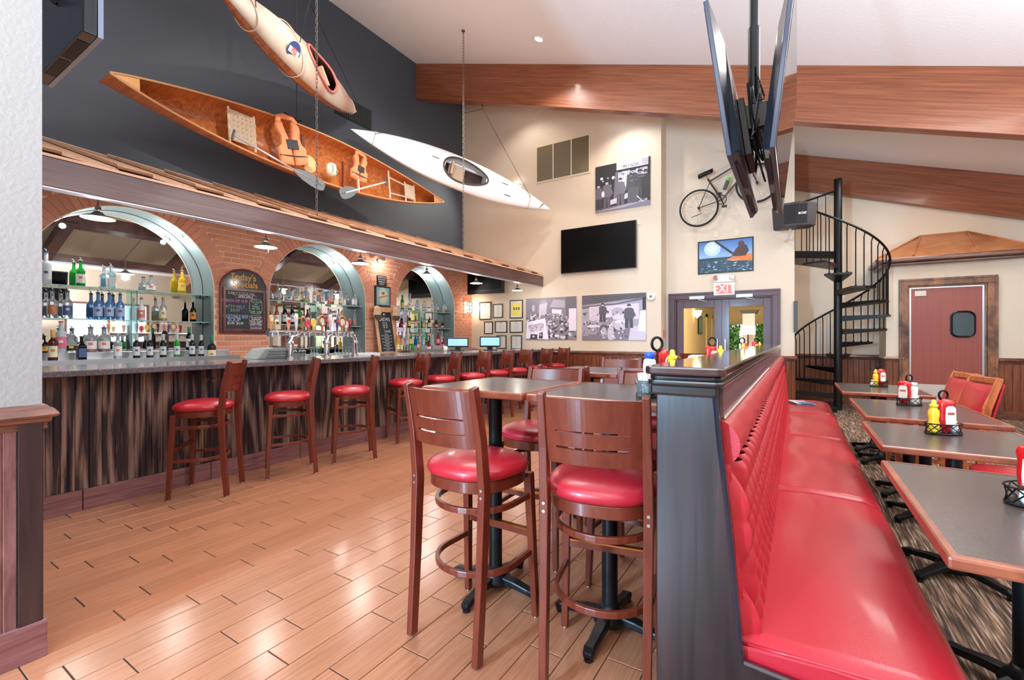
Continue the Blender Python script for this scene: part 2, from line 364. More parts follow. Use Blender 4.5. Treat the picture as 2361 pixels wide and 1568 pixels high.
def rail(name, pts, mat=railW, z=0., s=1.):
    """chair rail: profile swept along pts [(x,y)], out to the right-hand side of travel"""
    m = MB(); n = len(prof); vs = []; P = [Vector(p) for p in pts]
    for i, p in enumerate(P):
        t0 = (p-P[i-1]).normalized() if i else None; t1 = (P[i+1]-p).normalized() if i < len(P)-1 else None
        n0 = Vector((t0.y, -t0.x)) if t0 else None; n1 = Vector((t1.y, -t1.x)) if t1 else None
        nn = n1 if n0 is None else n0 if n1 is None else (n0+n1)/(1+n0.dot(n1))
        vs += [(p.x+nn.x*a*s, p.y+nn.y*a*s, b+z) for a, b in prof]
    fs = [(i*n+j, i*n+(j+1) % n, (i+1)*n+(j+1) % n, (i+1)*n+j) for i in range(len(P)-1) for j in range(n)]
    fs += [tuple(range(n)), tuple((len(P)-1)*n+j for j in range(n))[::-1]]
    return struct(m.add(vs, fs).build(name, mat))
rail('trim_2', [(XP-.13, .563), (XP, .563), (XP, -1.3)][::1] if False else [(XP, -1.3), (XP, .563), (XP-.14, .563)])
bt = wood('base tile', (112, 70, 72), (150, 104, 104), (3, 1.2, 26), 2.2, .3, .1, var=.06, bump=.03)
bbp = MB(); bbp.box(XP, -1.3, 0, XP+.028, .573, .152); struct(bbp.build('baseboard_partition', bt, bevel=.002))
# ---- far wainscot runs
def wains(name, pts, zt=.985, matp=wainW):
    m = None
    for i in range(len(pts)-1):
        a, b = Vector(pts[i]), Vector(pts[i+1]); t = (b-a).normalized(); nrm = Vector((t.y, -t.x)); L_ = (b-a).length
        o = beadfield(name, 0, L_, .0, zt-.04, lambda u, z, d, a=a, t=t, nrm=nrm: (a.x+t.x*u+nrm.x*d, a.y+t.y*u+nrm.y*d, z), .09, matp); struct(o)
        MB().add([(a.x+t.x*u+nrm.x*d, a.y+t.y*u+nrm.y*d, z) for u in (0, L_) for d, z in ((0, 0), (.022, 0), (.022, .14), (0, .15))], [(0, 1, 5, 4), (1, 2, 6, 5), (2, 3, 7, 6)]).build('skirting', railW, o)
wains('wainscot_tv', [(XD, YF), (-2.28, YF), (-2.28, YDR)]); rail('trim_3', [(XD, YF), (-2.28, YF), (-2.28, YDR), (dL-.11, YDR)], z=-.0)
wains('wainscot_door', [(dR+.11, YDR), (-.02, YDR), (-.02, YRC), (1.377, YRC), (1.377, YK), (1.66, YK)], .95)
rail('trim_4', [(dR+.11, YDR), (-.02, YDR), (-.02, YRC), (1.377, YRC), (1.377, YK), (1.62, YK)], z=-.048)
# ---- kitchen vestibule block with copper hip roof
KX0, KX1 = 1.377, 3.10
p0, p1 = onY(2092.5, 663, YK), onY(2276, 653, YK)
kL, kR, kT = p0.x, p1.x, 2.24
kb = MB(); kb.box(KX0, YK, 0, kL, YK+.12, 2.66); kb.box(kR, YK, 0, KX1, YK+.12, 2.66); kb.box(kL, YK, kT, kR, YK+.12, 2.66); kb.box(KX0, YK+.12, 0, KX0+.1, YRC, 2.66); kb.box(KX1-.1, YK+.12, 0, KX1, YRC, 2.66)
struct(kb.build('wall_kitchen', creamR))
wains('wainscot_kitchen', [(kR+.11, YK), (KX1, YK), (KX1, YRC), (4.8, YRC)], .95)
rail('trim_5', [(kR+.11, YK), (KX1, YK), (KX1, YRC), (4.8, YRC)], z=-.048)
copper = wood('aged copper sheet', (176, 112, 70), (206, 142, 98), (1, 1, 1), 2.5, .42, 0, bump=.05); copper.node_tree.nodes['Principled BSDF'].inputs['Metallic'].default_value = .35
rf = thing('copper_hip_roof', 'copper clad hip roof over the kitchen door vestibule', 'roof', (2.2, YK, 2.66))
e0, e1, ye, ze, zr = KX0-.14, KX1+.14, YK-.16, 2.74, 3.24; r0, r1 = 1.99, 2.62
W = [(e0, YRC, ze), (e0, ye, ze), (e1, ye, ze), (e1, YRC, ze), (r0, YRC, zr), (r1, YRC, zr)]
def sheet(idx):
    m = MB(); vs = [Vector(W[i]) if isinstance(i, int) else Vector(i) for i in idx]; n = len(vs)
    m.add(list(vs)+[v-Vector((0, 0, .02)) for v in vs], [tuple(range(n)), tuple(range(n, 2*n))[::-1]]+[(i, n+i, n+(i+1) % n, (i+1) % n) for i in range(n)]); m.build('copper_sheet', copper, rf)
s0, s1 = (1.72, ye, ze), (2.55, ye, ze)
sheet([0, 1, 4]); sheet([1, s0, 4]); sheet([s0, s1, 5, 4]); sheet([s1, 2, 5]); sheet([2, 3, 5])
for a, b in ((W[1], W[4]), (s0, W[4]), (s1, W[5]), (W[2], W[5])):
    MB().tube([Vector(a)+Vector((0, 0, .012)), Vector(b)+Vector((0, 0, .012))], .014, 6).build('seam', copper, rf)
MB().tube([W[4], W[5]], .02, 6).build('ridge_cap', copper, rf)
MB().prism([(e0-.03, ye-.03), (e1+.03, ye-.03), (e1+.03, YRC), (e0-.03, YRC)], 'z', 2.655, 2.735).build('cornice', railW, rf, bevel=.02)
MB().prism([(e0+.05, ye+.05), (e1-.05, ye+.05), (e1-.05, YRC), (e0+.05, YRC)], 'z', 2.60, 2.656).build('cornice_molding', railW, rf, bevel=.015)
def doorframe(name, xl, xr, zt, y, wd_, mat, proud=.035, zb=0):
    m = MB(); m.box(xl-wd_, y-proud, zb, xl, y, zt); m.box(xr, y-proud, zb, xr+wd_, y, zt); m.box(xl-wd_, y-proud, zt, xr+wd_, y, zt+wd_)
    m.box(xl-wd_, y-proud-.015, zb, xl-wd_+.035, y, zt+wd_-.035); m.box(xr+wd_-.035, y-proud-.015, zb, xr+wd_, y, zt+wd_-.035); m.box(xl-wd_, y-proud-.015, zt+wd_-.035, xr+wd_, y, zt+wd_)
    m.box(xl, y-.01, zb, xl+.025, y+.12, zt); m.box(xr-.025, y-.01, zb, xr, y+.12, zt); m.box(xl+.025, y-.01, zt-.025, xr-.025, y+.12, zt)
    return struct(m.build(name, mat, bevel=.004))
doorframe('trim_6', kL, kR, kT, YK, .12, wood('burl stained trim', (62, 34, 24), (158, 104, 70), (3, 3, 1.6), 2.2, .35, .3))
kd = struct(MB().box(kL+.03, YK+.03, .01, kR-.03, YK+.075, kT-.03).build('door_2', wood('red wood laminate', (138, 68, 60), (152, 78, 68), (40, 40, .6), 1.5, .35, .1)))
m = MB(); m.box(kL+.028, YK+.02, .01, kL+.05, YK+.03, kT-.03); m.box(kR-.05, YK+.02, .01, kR-.028, YK+.03, kT-.03); m.box(kL+.05, YK+.02, kT-.05, kR-.05, YK+.03, kT-.03); m.build('edge_strip', steel, kd)
MB().box(kL+.03, YK+.018, .01, kR-.03, YK+.03, .42+.1).build('kick_plate', M('satin aluminium', (206, 200, 196), .45, .6), kd)
MB().box(kL+.10, YK+.012, 2.06, kL+.25, YK+.03, 2.15).build('notice_plate', M('notice cream', (215, 205, 190), .5), kd)
a, b = onY(2194, 719, YK), onY(2248, 776, YK); cxw, czw, hw, hh = (a.x+b.x)/2, (a.z+b.z)/2, (b.x-a.x)/2, (a.z-b.z)/2
def rr(hx, hz, r, n=6):
    out = []
    for (sx, sz, a0) in ((1, 1, 0), (-1, 1, 90), (-1, -1, 180), (1, -1, 270)):
        for k in range(n+1):
            t = math.radians(a0+90*k/n); out.append((sx*(hx-r)+r*math.cos(t), sz*(hz-r)+r*math.sin(t)))
    return out
MB().tube([(cxw+p[0], YK+.02, czw+p[1]) for p in rr(hw, hh, .09)], .018, 6, closed=True).build('window_gasket', blackP, kd)
MB().prism([(cxw+p[0], czw+p[1]) for p in rr(hw, hh, .09)], 'y', YK+.024, YK+.03).build('window_glass', M('dim glass', (58, 74, 80), .06, coat=.5), kd)
# ---- double door to the lobby
maro = M('maroon paint', (84, 52, 56), .4, coat=.15)
doorframe('trim_7', dL, dR, dT, YDR, .12, maro, .04)
dm = (dL+dR)/2
d1 = struct(MB().box(dm-.02, YDR+.04, 0, dm+.02, YDR+.09, dT-.03).build('door_1', maro))
for (a, b) in ((dL+.028, dm-.004), (dm+.004, dR-.028)):
    m = MB(); st = .13; zb, zt = .75, 1.93; y0, y1 = YDR+.035, YDR+.085
    m.box(a, y0, .01, a+st, y1, dT-.03); m.box(b-st, y0, .01, b, y1, dT-.03); m.box(a+st, y0, zt, b-st, y1, dT-.03); m.box(a+st, y0, .01, b-st, y1, zb)
    lf = m.build('door_leaf', maro, d1, bevel=.004)
    MB().box(a+st-.001, y0+.02, zb, b-st+.001, y0+.026, zt).build('glass', M('clear pane', (255, 255, 255), 0), lf)
    cx_ = (a+b)/2
    m = MB(); m.box(cx_-.16, YDR-.045, dT-.01, cx_+.12, YDR-.01, dT+.05); m.tube([(cx_, YDR-.02, dT-.01), (cx_+.02, YDR-.12, dT-.03), (cx_+.16, YDR+.02, dT-.06)], .012, 6); m.build('door_closer', M('closer grey', (190, 182, 176), .4, .3), lf, bevel=.006)
    hx = b-.065 if b < dm+.1 else a+.065
    m = MB(); m.tube([(hx, y0, 1.08), (hx, y0-.05, 1.08), (hx, y0-.05, 1.30), (hx, y0, 1.30)], .01, 6); m.build('handle', chrome, lf)
# lobby beyond the glass
yel = M('lobby yellow wall', (236, 206, 140), .8)
slab('wall_lobby_left', (-2.55, YDR+.2, 0, -2.45, 17.5, 2.5), yel)
slab('wall_lobby_right', (0.0, 11.6, 0, .1, 17.5, 2.9), M('lobby cream', (226, 222, 215), .8))
slab('floor_lobby', (-3.6, YDR+.15, -.06, -.15, 17.5, 0), M('lobby floor', (150, 110, 80), .4))
slab('ceiling_lobby', (-3.6, YDR+.16, 2.47, -.15, 17.5, 2.6), M('lobby ceiling', (205, 215, 232), .8))
lw = MB(); lw.box(-2.45, 17.4, 0, .1, 17.5, .7); lw.box(-2.45, 17.4, 1.8, .1, 17.5, 2.5); struct(lw.build('wall_lobby_window', yel))
point((-1.5, 10.3, 2.33), 150, (1, .92, .80), .03); point((-.5, 10.2, 2.33), 120, (.95, .97, 1), .03)  # unseen fill lights added above the door to brighten the lobby
cb = MB()
cb.box(-2.45, 15.6, 0, -2.41, 15.75, 2.1); cb.box(-2.45, 16.7, 0, -2.41, 16.85, 2.1); cb.box(-2.45, 15.6, 2.0, -2.41, 16.85, 2.12)
struct(cb.build('trim_8', yel))
# ================================================================== BRICK WALL WITH ARCHES
XM = -7.335
AC = [-.39, 2.27, 4.94, 7.61]; AR = .94; ZS = 2.0; RO = AR+.215; Y0B, ZTOP = -1.9, 3.46
mort = M('mortar', (216, 182, 156), .9, bump=(60, .5))
wbk = MB(); xs0, xs1 = XB-.02-.5, XB-.008
def colbox(y0, y1, z0, z1): wbk.box(XM-.02, y0, z0, xs1, y1, z1)
yy = Y0B
for c in AC:
    colbox(yy, c-AR-.008, 0, ZTOP); yy = c+AR+.008
    N_ = 40
    for k in range(N_):
        t0, t1 = PI-PI*k/N_, PI-PI*(k+1)/N_
        a = (c+AR*math.cos(t0), ZS+AR*math.sin(t0)); b = (c+AR*math.cos(t1), ZS+AR*math.sin(t1))
        wbk.add([(xs1, a[0], a[1]), (xs1, b[0], b[1]), (xs1, b[0], ZTOP), (xs1, a[0], ZTOP)], [(0, 1, 2, 3)])
    colbox(c-AR-.008, c+AR+.008, 0, .98)
colbox(yy, YF, 0, ZTOP)
wbar = struct(wbk.build('wall_bar', mort))
brk = M('brick', (204, 136, 110), .85, bump=(70, .5), var=.15); brk2 = M('arch brick red', (206, 138, 112), .85, bump=(70, .5), var=.12)
def brickmesh(name, L_, h, d, mat):
    m = MB(); e = .005; hx, hy = L_/2, h/2
    m.add([(0, -hx, -hy), (0, hx, -hy), (0, hx, hy), (0, -hx, hy), (d-e, -hx, -hy), (d-e, hx, -hy), (d-e, hx, hy), (d-e, -hx, hy), (d, -hx+e, -hy+e), (d, hx-e, -hy+e), (d, hx-e, hy-e), (d, -hx+e, hy-e)],
          [(0, 1, 5, 4), (1, 2, 6, 5), (2, 3, 7, 6), (3, 0, 4, 7), (4, 5, 9, 8), (5, 6, 10, 9), (6, 7, 11, 10), (7, 4, 8, 11), (8, 9, 10, 11)])
    me = bpy.data.meshes.new(name); me.from_pydata(m.v, [], m.f); me.materials.append(mat); return me
bl = []
def clipb(y0, y1, zm):
    """keep what lies outside the openings and rings"""
    segs = [(y0, y1)]
    for c in AC:
        hw = AR+.004 if zm < ZS else (math.sqrt(max(0, RO*RO-(zm-ZS)**2))+.006 if zm-ZS < RO else 0)
        if not hw: continue
        new = []
        for a, b in segs:
            if b <= c-hw or a >= c+hw: new.append((a, b)); continue
            if a < c-hw: new.append((a, c-hw))
            if b > c+hw: new.append((c+hw, b))
        segs = new
    return [s_ for s_ in segs if s_[1]-s_[0] > .03]
r = 0; z = .985
while z < 3.42:
    y = Y0B-(.105 if r % 2 else 0)
    while y < YF:
        for a, b in clipb(max(y, Y0B), min(y+.2, YF), z+.031): bl.append((a, b, z))
        y += .21
    z += .0762; r += 1
bl.sort(key=lambda t: -(seen(XB, (t[0]+t[1])/2, t[2]) if t[2] > 1.08 and (t[0]+t[1])/2 > 1.0 and (CY-F*(t[2]-H)/depth(XB, t[0])) > 425 and H+(2.50-H)*depth(XB, t[0])/depth(-4.93, t[0]*4.93/7) > t[2]-.1 else 0))
bm_c = {}; rest = MB()
for i, (a, b, z) in enumerate(bl):
    if i < 298:
        k = round(b-a, 2)
        if k not in bm_c: bm_c[k] = brickmesh('brick', k-.002, .062, .012, brk)
        o = bpy.data.objects.new('brick', bm_c[k]); C.objects.link(o); o.parent = wbar
        o.location = Vector((XB-.012+random.uniform(0, .003), (a+b)/2, z+.031))-wbar.location
    else:
        d = XB+random.uniform(0, .003); e = .004
        rest.add([(XB-.012, a, z), (XB-.012, b, z), (XB-.012, b, z+.062), (XB-.012, a, z+.062), (d, a+e, z+e), (d, b-e, z+e), (d, b-e, z+.062-e), (d, a+e, z+.062-e)], [(0, 1, 5, 4), (1, 2, 6, 5), (2, 3, 7, 6), (3, 0, 4, 7), (4, 5, 6, 7)])
o = rest.build('brick_field', brk, wbar); o['kind'] = 'stuff'
# voussoirs: one wedge mesh, turned about each arch centre
NV = 41; da = PI/NV; m = MB(); g = .05
qa = []
for rr_, ee in ((AR+.002, 0), (RO-.004, 0)):
    for t in (-da/2+.0045/rr_, da/2-.0045/rr_): qa.append((rr_*math.cos(t), rr_*math.sin(t)))
q = [qa[0], qa[2], qa[3], qa[1]]
m.add([(0, a, b) for a, b in q]+[(.014, a, b) for a, b in q], [(4, 5, 6, 7), (0, 1, 5, 4), (1, 2, 6, 5), (2, 3, 7, 6), (3, 0, 4, 7)])
vme = bpy.data.meshes.new('arch_brick'); vme.from_pydata(m.v, [], m.f); vme.materials.append(brk2)
grey = M('grey painted reveal', (112, 128, 132), .5, bump=(8, .1))
mirM = M('mirror glass', (238, 242, 242), .02, 1.)
for ai, c in enumerate(AC):
    for k in range(NV):
        if ai == 0: continue
        o = bpy.data.objects.new('arch_brick', vme); C.objects.link(o); o.parent = wbar
        o.location = Vector((XB-.012+random.uniform(0, .002), c, ZS))-wbar.location; o.rotation_euler = (PI/2-PI/2+(k+.5)*da, 0, 0)
    pts = [(c-AR, 1.0)]+[(c+AR*math.cos(PI-PI*k/40), ZS+AR*math.sin(PI-PI*k/40)) for k in range(41)]+[(c+AR, 1.0)]
    m = MB(); n = len(pts)
    m.add([(XB-.004, a, b) for a, b in pts]+[(XM, a, b) for a, b in pts], [(i, n+i, n+i+1, i+1) for i in range(n-1)])
    rv = m.build('arch_reveal', grey, wbar, smooth=True)
    MB().tube([(XB-.002, a*1., b) for a, b in pts], .007, 6).build('arch_edge', M('arch edge caulk', (214, 190, 168), .8), wbar)
    MB().tube([(XM+.006, c+(a-c)*.999, b if b < 1.01 else (ZS+(b-ZS)*.999)) for a, b in pts], .006, 5).build('reveal_joint', M('dark joint', (30, 36, 38), .7), rv)
    m = MB(); m.add([(XM+.004, a, b) for a, b in pts], [tuple(range(n))]); nm = ['far left', 'left', 'middle', 'right'][ai]
    o = m.build('mirror', mirM); tag(o, 'arched bar mirror at the back of the %s brick arch' % nm, 'mirror')
# puck lamps in the reveals
disk = M('lamp disc', (255, 250, 240), .3, emit=14)
def puck(ai, ang, x, lbl, p=20):
    c = AC[ai]; a = math.radians(ang); n_ = Vector((0, -math.cos(a), -math.sin(a))); P = Vector((x, c+AR*math.cos(a), ZS+AR*math.sin(a)))
    t = thing('puck_lamp', lbl, 'lamp', P)
    R = n_.to_track_quat('Z', 'Y').to_matrix()
    MB().lathe([(.045, 0), (.048, .008), (.04, .018), (.034, .018)], 14, P, R, cap=(0, 0)).build('rim', chrome, t, smooth=True)
    MB().lathe([(0, .019), (.034, .019)][::-1], 14, P, R).build('lens', disk, t)
    point(P+n_*.09, p, r=.03)
puck(1, 52, XB-.13, 'round lamp glowing on the right side of the left arch reveal'); puck(1, 128, XB-.2, 'round lamp glowing on the left side of the left arch reveal')
puck(2, 55, XB-.2, 'round lamp glowing on the right side of the middle arch reveal'); puck(3, 62, XB-.2, 'round lamp glowing on the right side of the right arch reveal')
# spotlight on the brick pier
P = onX(880, 600, XB+.12)
t = thing('spotlight', 'small twin chrome spotlight on the brick pier above the blue framed print', 'lamp', P)
MB().lathe([(.035, 0), (.035, .02)], 12, (XB, P.y, P.z), Matrix(((0, 0, 1), (1, 0, 0), (0, 1, 0)))).build('mount_plate', chrome, t)
MB().tube([(XB+.01, P.y, P.z), (XB+.1, P.y, P.z)], .01, 6).build('arm', chrome, t)
for s in (-1, 1):
    R = Vector((.5, s*.5, -.7)).to_track_quat('Z', 'Y').to_matrix()
    MB().lathe([(.02, -.05), (.035, .03), (.032, .03)], 12, (P.x, P.y+s*.05, P.z), R).build('lamp_head', chrome, t, smooth=True)
    MB().lathe([(.03, .031), (0, .031)], 12, (P.x, P.y+s*.05, P.z), R).build('bulb', disk, t)
point(P+Vector((.08, 0, -.08)), 10, r=.03)
# ================================================================== CANOPY
XC = -4.93; ZB, ZT = 2.505, 2.735; YC0, YC1 = -1.8, 9.22
RZ0, RZ1 = 2.765, 3.56    # roof height at the beam and at the wall
def roofz(x): return RZ0+(RZ1-RZ0)*(XC-x)/(XC-XD)
cb_ = thing('bar_canopy', 'long timber canopy with lapped board roof hanging over the bar', 'canopy', (XC, 4, ZB))
MB().box(XC-.09, YC0, ZB, XC, YC1, ZT).build('fascia_beam', wood('canopy beam', (84, 56, 54), (116, 84, 82), (24, .8, 24), 1.6, .38, .25), cb_, bevel=.004)
MB().box(XC-.10, YC0, ZB-.012, XC-.005, YC1, ZB-.001).build('beam_underside', M('pale soffit strip', (196, 196, 204), .3, .4), cb_)
rbW = wood('roof board', (188, 144, 114), (208, 166, 134), (.8, 12, 12), 2.0, .5, 0, var=.06)
edgeW = M('cut board edge', (140, 92, 62), .7); paleE = M('pale board edge', (226, 184, 156), .6)
MB().box(XC-.12, YC0, ZT+.0, XC+.012, YC1, ZT+.022).build('roof_edge_trim', paleE, cb_)
y = .83-.5855*5; i = 0
while y < YC1-.05:
    y1 = min(y+.60, YC1); m = MB(); t = .05
    za, zb_ = .0, .045       # each board lies higher on its near edge: lapped
    xo = XC-.02; xi = XD+.005
    vs = []
    for (yy_, up) in ((y, .05), (y1+.01, .012)):
        for x in (xo, xi): vs += [(x, yy_, roofz(x)+up-.03), (x, yy_, roofz(x)+up)]
    m.add(vs, [(1, 5, 7, 3), (0, 2, 6, 4), (0, 1, 3, 2)[::-1], (4, 6, 7, 5), (0, 4, 5, 1), (2, 3, 7, 6)])
    m.build('roof_board', rbW, cb_)
    MB().box(xo-.01, y-.004, RZ0+.014, xo+.02, y+.25, RZ0+.034).build('spacer_block', edgeW, cb_)
    MB().tube([(xi, y, roofz(xi)+.045), (xi, y1, roofz(xi)+.02)], .011, 5).build('plaster_line', M('plaster lip', (222, 182, 150), .8), cb_)
    y = y1; i += 1
tan = M('soffit panel', (176, 154, 132), .55); dkb = wood('dark rafter', (44, 28, 28), (78, 52, 48), (1, 6, 6), 1.6, .35, .2)
def soff(x): return roofz(x)-.14
m = MB(); n = 0; y = YC0
while y < YC1:
    y1 = min(y+1.2, YC1)
    MB().add([(XC-.08, y+.004, soff(XC)), (XD, y+.004, soff(XD)), (XD, y1-.004, soff(XD)), (XC-.08, y1-.004, soff(XC))], [(0, 1, 2, 3)]).build('soffit_panel', tan, cb_)
    y = y1
for y in [-1.2, .4, 2.0, 3.6, 5.2, 6.8, 8.4]:
    MB().add([(x, yy_, soff(x)-h) for yy_ in (y, y+.13) for x in (XC-.09, XD) for h in (0, .16)], [(0, 1, 3, 2)[::-1], (4, 5, 7, 6), (1, 3, 7, 5), (0, 4, 6, 2)]).build('rafter', dkb, cb_)
MB().add([(x, yy_, soff(x)-h) for yy_ in (YC0, YC1) for x in (-6.1, -6.22) for h in (0, .18)], [(0, 1, 3, 2)[::-1], (4, 5, 7, 6), (1, 3, 7, 5), (0, 4, 5, 1), (2, 3, 7, 6)]).build('purlin', dkb, cb_)
# chains holding the canopy
def chain(y, ztop, lbl):
    m = MB(); z0 = ZT+.05; z1 = ztop; n = int((z1-z0)/.052); x = XC-.05
    for k in range(n):
        zc_ = z0+(k+.5)*(z1-z0)/n; hl = (z1-z0)/n*.5+.008; w_ = .013
        ring = [(w_*math.cos(t), (hl-w_)*(1 if math.sin(t) > 0 else -1)*(1 if abs(math.sin(t)) > .01 else 0)+w_*math.sin(t)) for t in [2*PI*j/8+.2 for j in range(8)]]
        m.tube([(x+(p[0] if k % 2 else 0), y+(0 if k % 2 else p[0]), zc_+p[1]) for p in ring], .0042, 4, closed=True)
    m.lathe([(.03, 0), (.03, .012)], 10, (x, y, z1)); m.tube([(x, y, z1), (x, y+.0, z1-.03)], .006, 5)
    o = m.build('chain', M('chain steel', (120, 112, 108), .4, .8)); tag(o, lbl, 'chain')
chain(3.44, zc(XC-.05)-.03, 'long steel chain in front of the wooden canoe'); chain(6.33, zc(XC-.05)-.03, 'steel chain hanging beside the white kayak cockpit')
# pendants under the canopy
pend = M('pendant enamel', (120, 124, 118), .35, .3); pin = M('pendant inside', (236, 246, 236), .4, emit=.5); glow = M('bulb glow', (255, 252, 240), .3, emit=10)
def make_pendant():
    t = thing('pendant_lamp', '', 'lamp', (0, 0, 0), 'pendant lamps over the bar')
    MB().tube([(0, 0, .10), (0, 0, .42)], .006, 6).build('stem', chrome, t)
    MB().lathe([(.05, .42), (.05, .435)], 12).build('ceiling_plate', chrome, t)
    MB().lathe([(.022, .03), (.022, .10), (.012, .11)], 12).build('socket', chrome, t, smooth=True)
    MB().lathe([(.122, 0), (.108, .010), (.05, .033), (.03, .055), (.02, .06)], 24, cap=(0, 0)).build('shade', pend, t, smooth=True)
    MB().lathe([(.017, .058), (.048, .030), (.106, .007), (.119, -.002)], 24, cap=(0, 0)).build('shade_lining', pin, t, smooth=True)
    MB().lathe([(0, .0), (.026, .006), (.03, .022), (.02, .04)], 12).build('bulb', glow, t, smooth=True)
    return t
XPd = -5.25
pls = ['nearest enamel pendant lamp, hanging in front of the left brick arch', 'enamel pendant lamp hanging above the specials chalkboard', 'enamel pendant lamp at the right edge of the middle arch', 'enamel pendant lamp hanging in front of the right arch', 'enamel pendant lamp in front of the television under the canopy', 'farthest enamel pendant lamp, over the framed certificates']
p0_ = make_pendant()
for i, (px, py) in enumerate([(226, 508), (613, 576), (831, 611), (984, 636), (1098, 653), (1193, 666)]):
    P = onX(px, py, XPd); P.z = 2.385
    o = p0_ if i == 0 else copy_tree(p0_)
    o.location = P; o['label'] = pls[i]; point(P+Vector((0, 0, -.06)), 22 if i < 4 else 9, r=.04)
# ================================================================== BAR COUNTER
XF = -4.66; BY0, BY1 = -1.9, 9.1
bar = thing('bar_counter', 'long bar counter with dark zebra grained planks and speckled stone top', 'bar', (XF, 4, 0))
MB().box(XF-.1, BY0, .0, XF, BY1, 1.045).build('carcass', M('bar dark', (30, 24, 26), .7), bar)
beadboard(bar, BY0, BY1, .16, 1.045, lambda u, z, d: (XF+d, u, z), .0805, barW)
def stonemat():
    m = M('speckled stone', (84, 76, 80), .18, coat=.5); nt = m.node_tree; b = nt.nodes['Principled BSDF']
    tc = nt.nodes.new('ShaderNodeTexCoord'); n = nt.nodes.new('ShaderNodeTexNoise'); n.inputs['Scale'].default_value = 150; r = nt.nodes.new('ShaderNodeValToRGB')
    r.color_ramp.elements[0].position = .5; r.color_ramp.elements[0].color = lin((92, 86, 92)); r.color_ramp.elements[1].position = .75; r.color_ramp.elements[1].color = lin((150, 142, 148))
    nt.links.new(tc.outputs['Object'], n.inputs['Vector']); nt.links.new(n.outputs['Fac'], r.inputs[0]); nt.links.new(r.outputs[0], b.inputs['Base Color']); return m
stone = stonemat()
MB().box(-5.30, BY0, 1.042, -4.43, 9.06, 1.088).build('countertop', stone, bar, bevel=.006)
y = BY0; ybs = [1.2+TL*2*.75*k for k in range(-4, 12)]
ybs = sorted([1.2+.9*k for k in range(-4, 9)])
for a, b in zip([BY0]+ybs, ybs+[BY1]):
    if b-a > .05: MB().box(XF, a+.003, 0, XF+.022, b-.003, .158).build('base_tile', bt, bar, bevel=.002)
for i, (px, py) in enumerate([(478, 875), (792, 858)]):
    P = onX(px, py, XF); t = thing('purse_hook', ['chrome double purse hook on the bar front left of the first stool', 'chrome purse hook on the bar front between second and third stools'][i], 'hook', (XF+.012, P.y, P.z))
    P = Vector((XF+.013, P.y, P.z)); MB().lathe([(.016, 0), (.016, .006)], 10, P, Matrix(((0, 0, 1), (1, 0, 0), (0, 1, 0)))).build('hook_plate', chrome, t)
    for s in (-1, 1): MB().tube([P, P+Vector((.03, s*.02, -.02)), P+Vector((.045, s*.035, 0)), P+Vector((.045, s*.038, .015))], .004, 6).build('hook_arm', chrome, t)
# stainless back bar with bottle steps
bbk = thing('back_bar', 'stainless steel back bar counter with bottle steps beneath the arches', 'counter', (-6.7, 4, 0))
MB().box(XB+.02, BY0, 0, -6.25, YF-.02, 1.0).build('cabinet', steel, bbk, bevel=.004)
for i, (a, b) in enumerate([(AC[1]-AR, AC[1]+AR+.02), (AC[3]-AR+.02, AC[3]+AR)]):
    MB().box(-6.62, a, 1.0, -6.36, b, 1.082).build('bottle_step', steel, bbk, bevel=.004)
    MB().box(-6.9, a, 1.0, -6.64, b, 1.165).build('bottle_step', steel, bbk, bevel=.004)
    MB().box(-6.36, a, 1.03, -6.345, b, 1.095).build('step_lip', steel, bbk)
# glass shelves
shG = M('shelf glass', (190, 232, 224), .03, trans=.92, ior=1.3, alpha=None)
for ai in (1, 2, 3):
    c = AC[ai]; nm = ['', 'left', 'middle', 'right'][ai]
    for k, z in enumerate((1.55, 1.935)):
        t = thing('glass_shelf', '%s glass shelf across the %s arch' % (['lower', 'upper'][k], nm), 'shelf', (-7.3, c, z))
        MB().box(XM+.012, c-AR+.006, z-.01, -7.11, c+AR-.006, z).build('glass', shG, t)
        MB().box(-7.112, c-AR+.006, z-.0105, -7.106, c+AR-.006, z).build('glass_edge', M('glass edge green', (150, 205, 195), .15, emit=.0, coat=.5), t)
        for s in (-1, 1): MB().box(-7.3, c+s*(AR-.02)-.012, z-.026, -7.16, c+s*(AR-.02)+.012, z-.011).build('shelf_clip', blackP, t)
    t = thing('shelf_divider', 'upright glass divider in the %s arch shelves' % nm, 'divider', (-7.3, c, 1.0))
    MB().box(XM+.012, c+.1, 1.0, -7.16, c+.108, 1.539).build('glass', shG, t); MB().box(XM+.012, c+.1, 1.551, -7.16, c+.108, 1.924).build('upper_glass', shG, t)
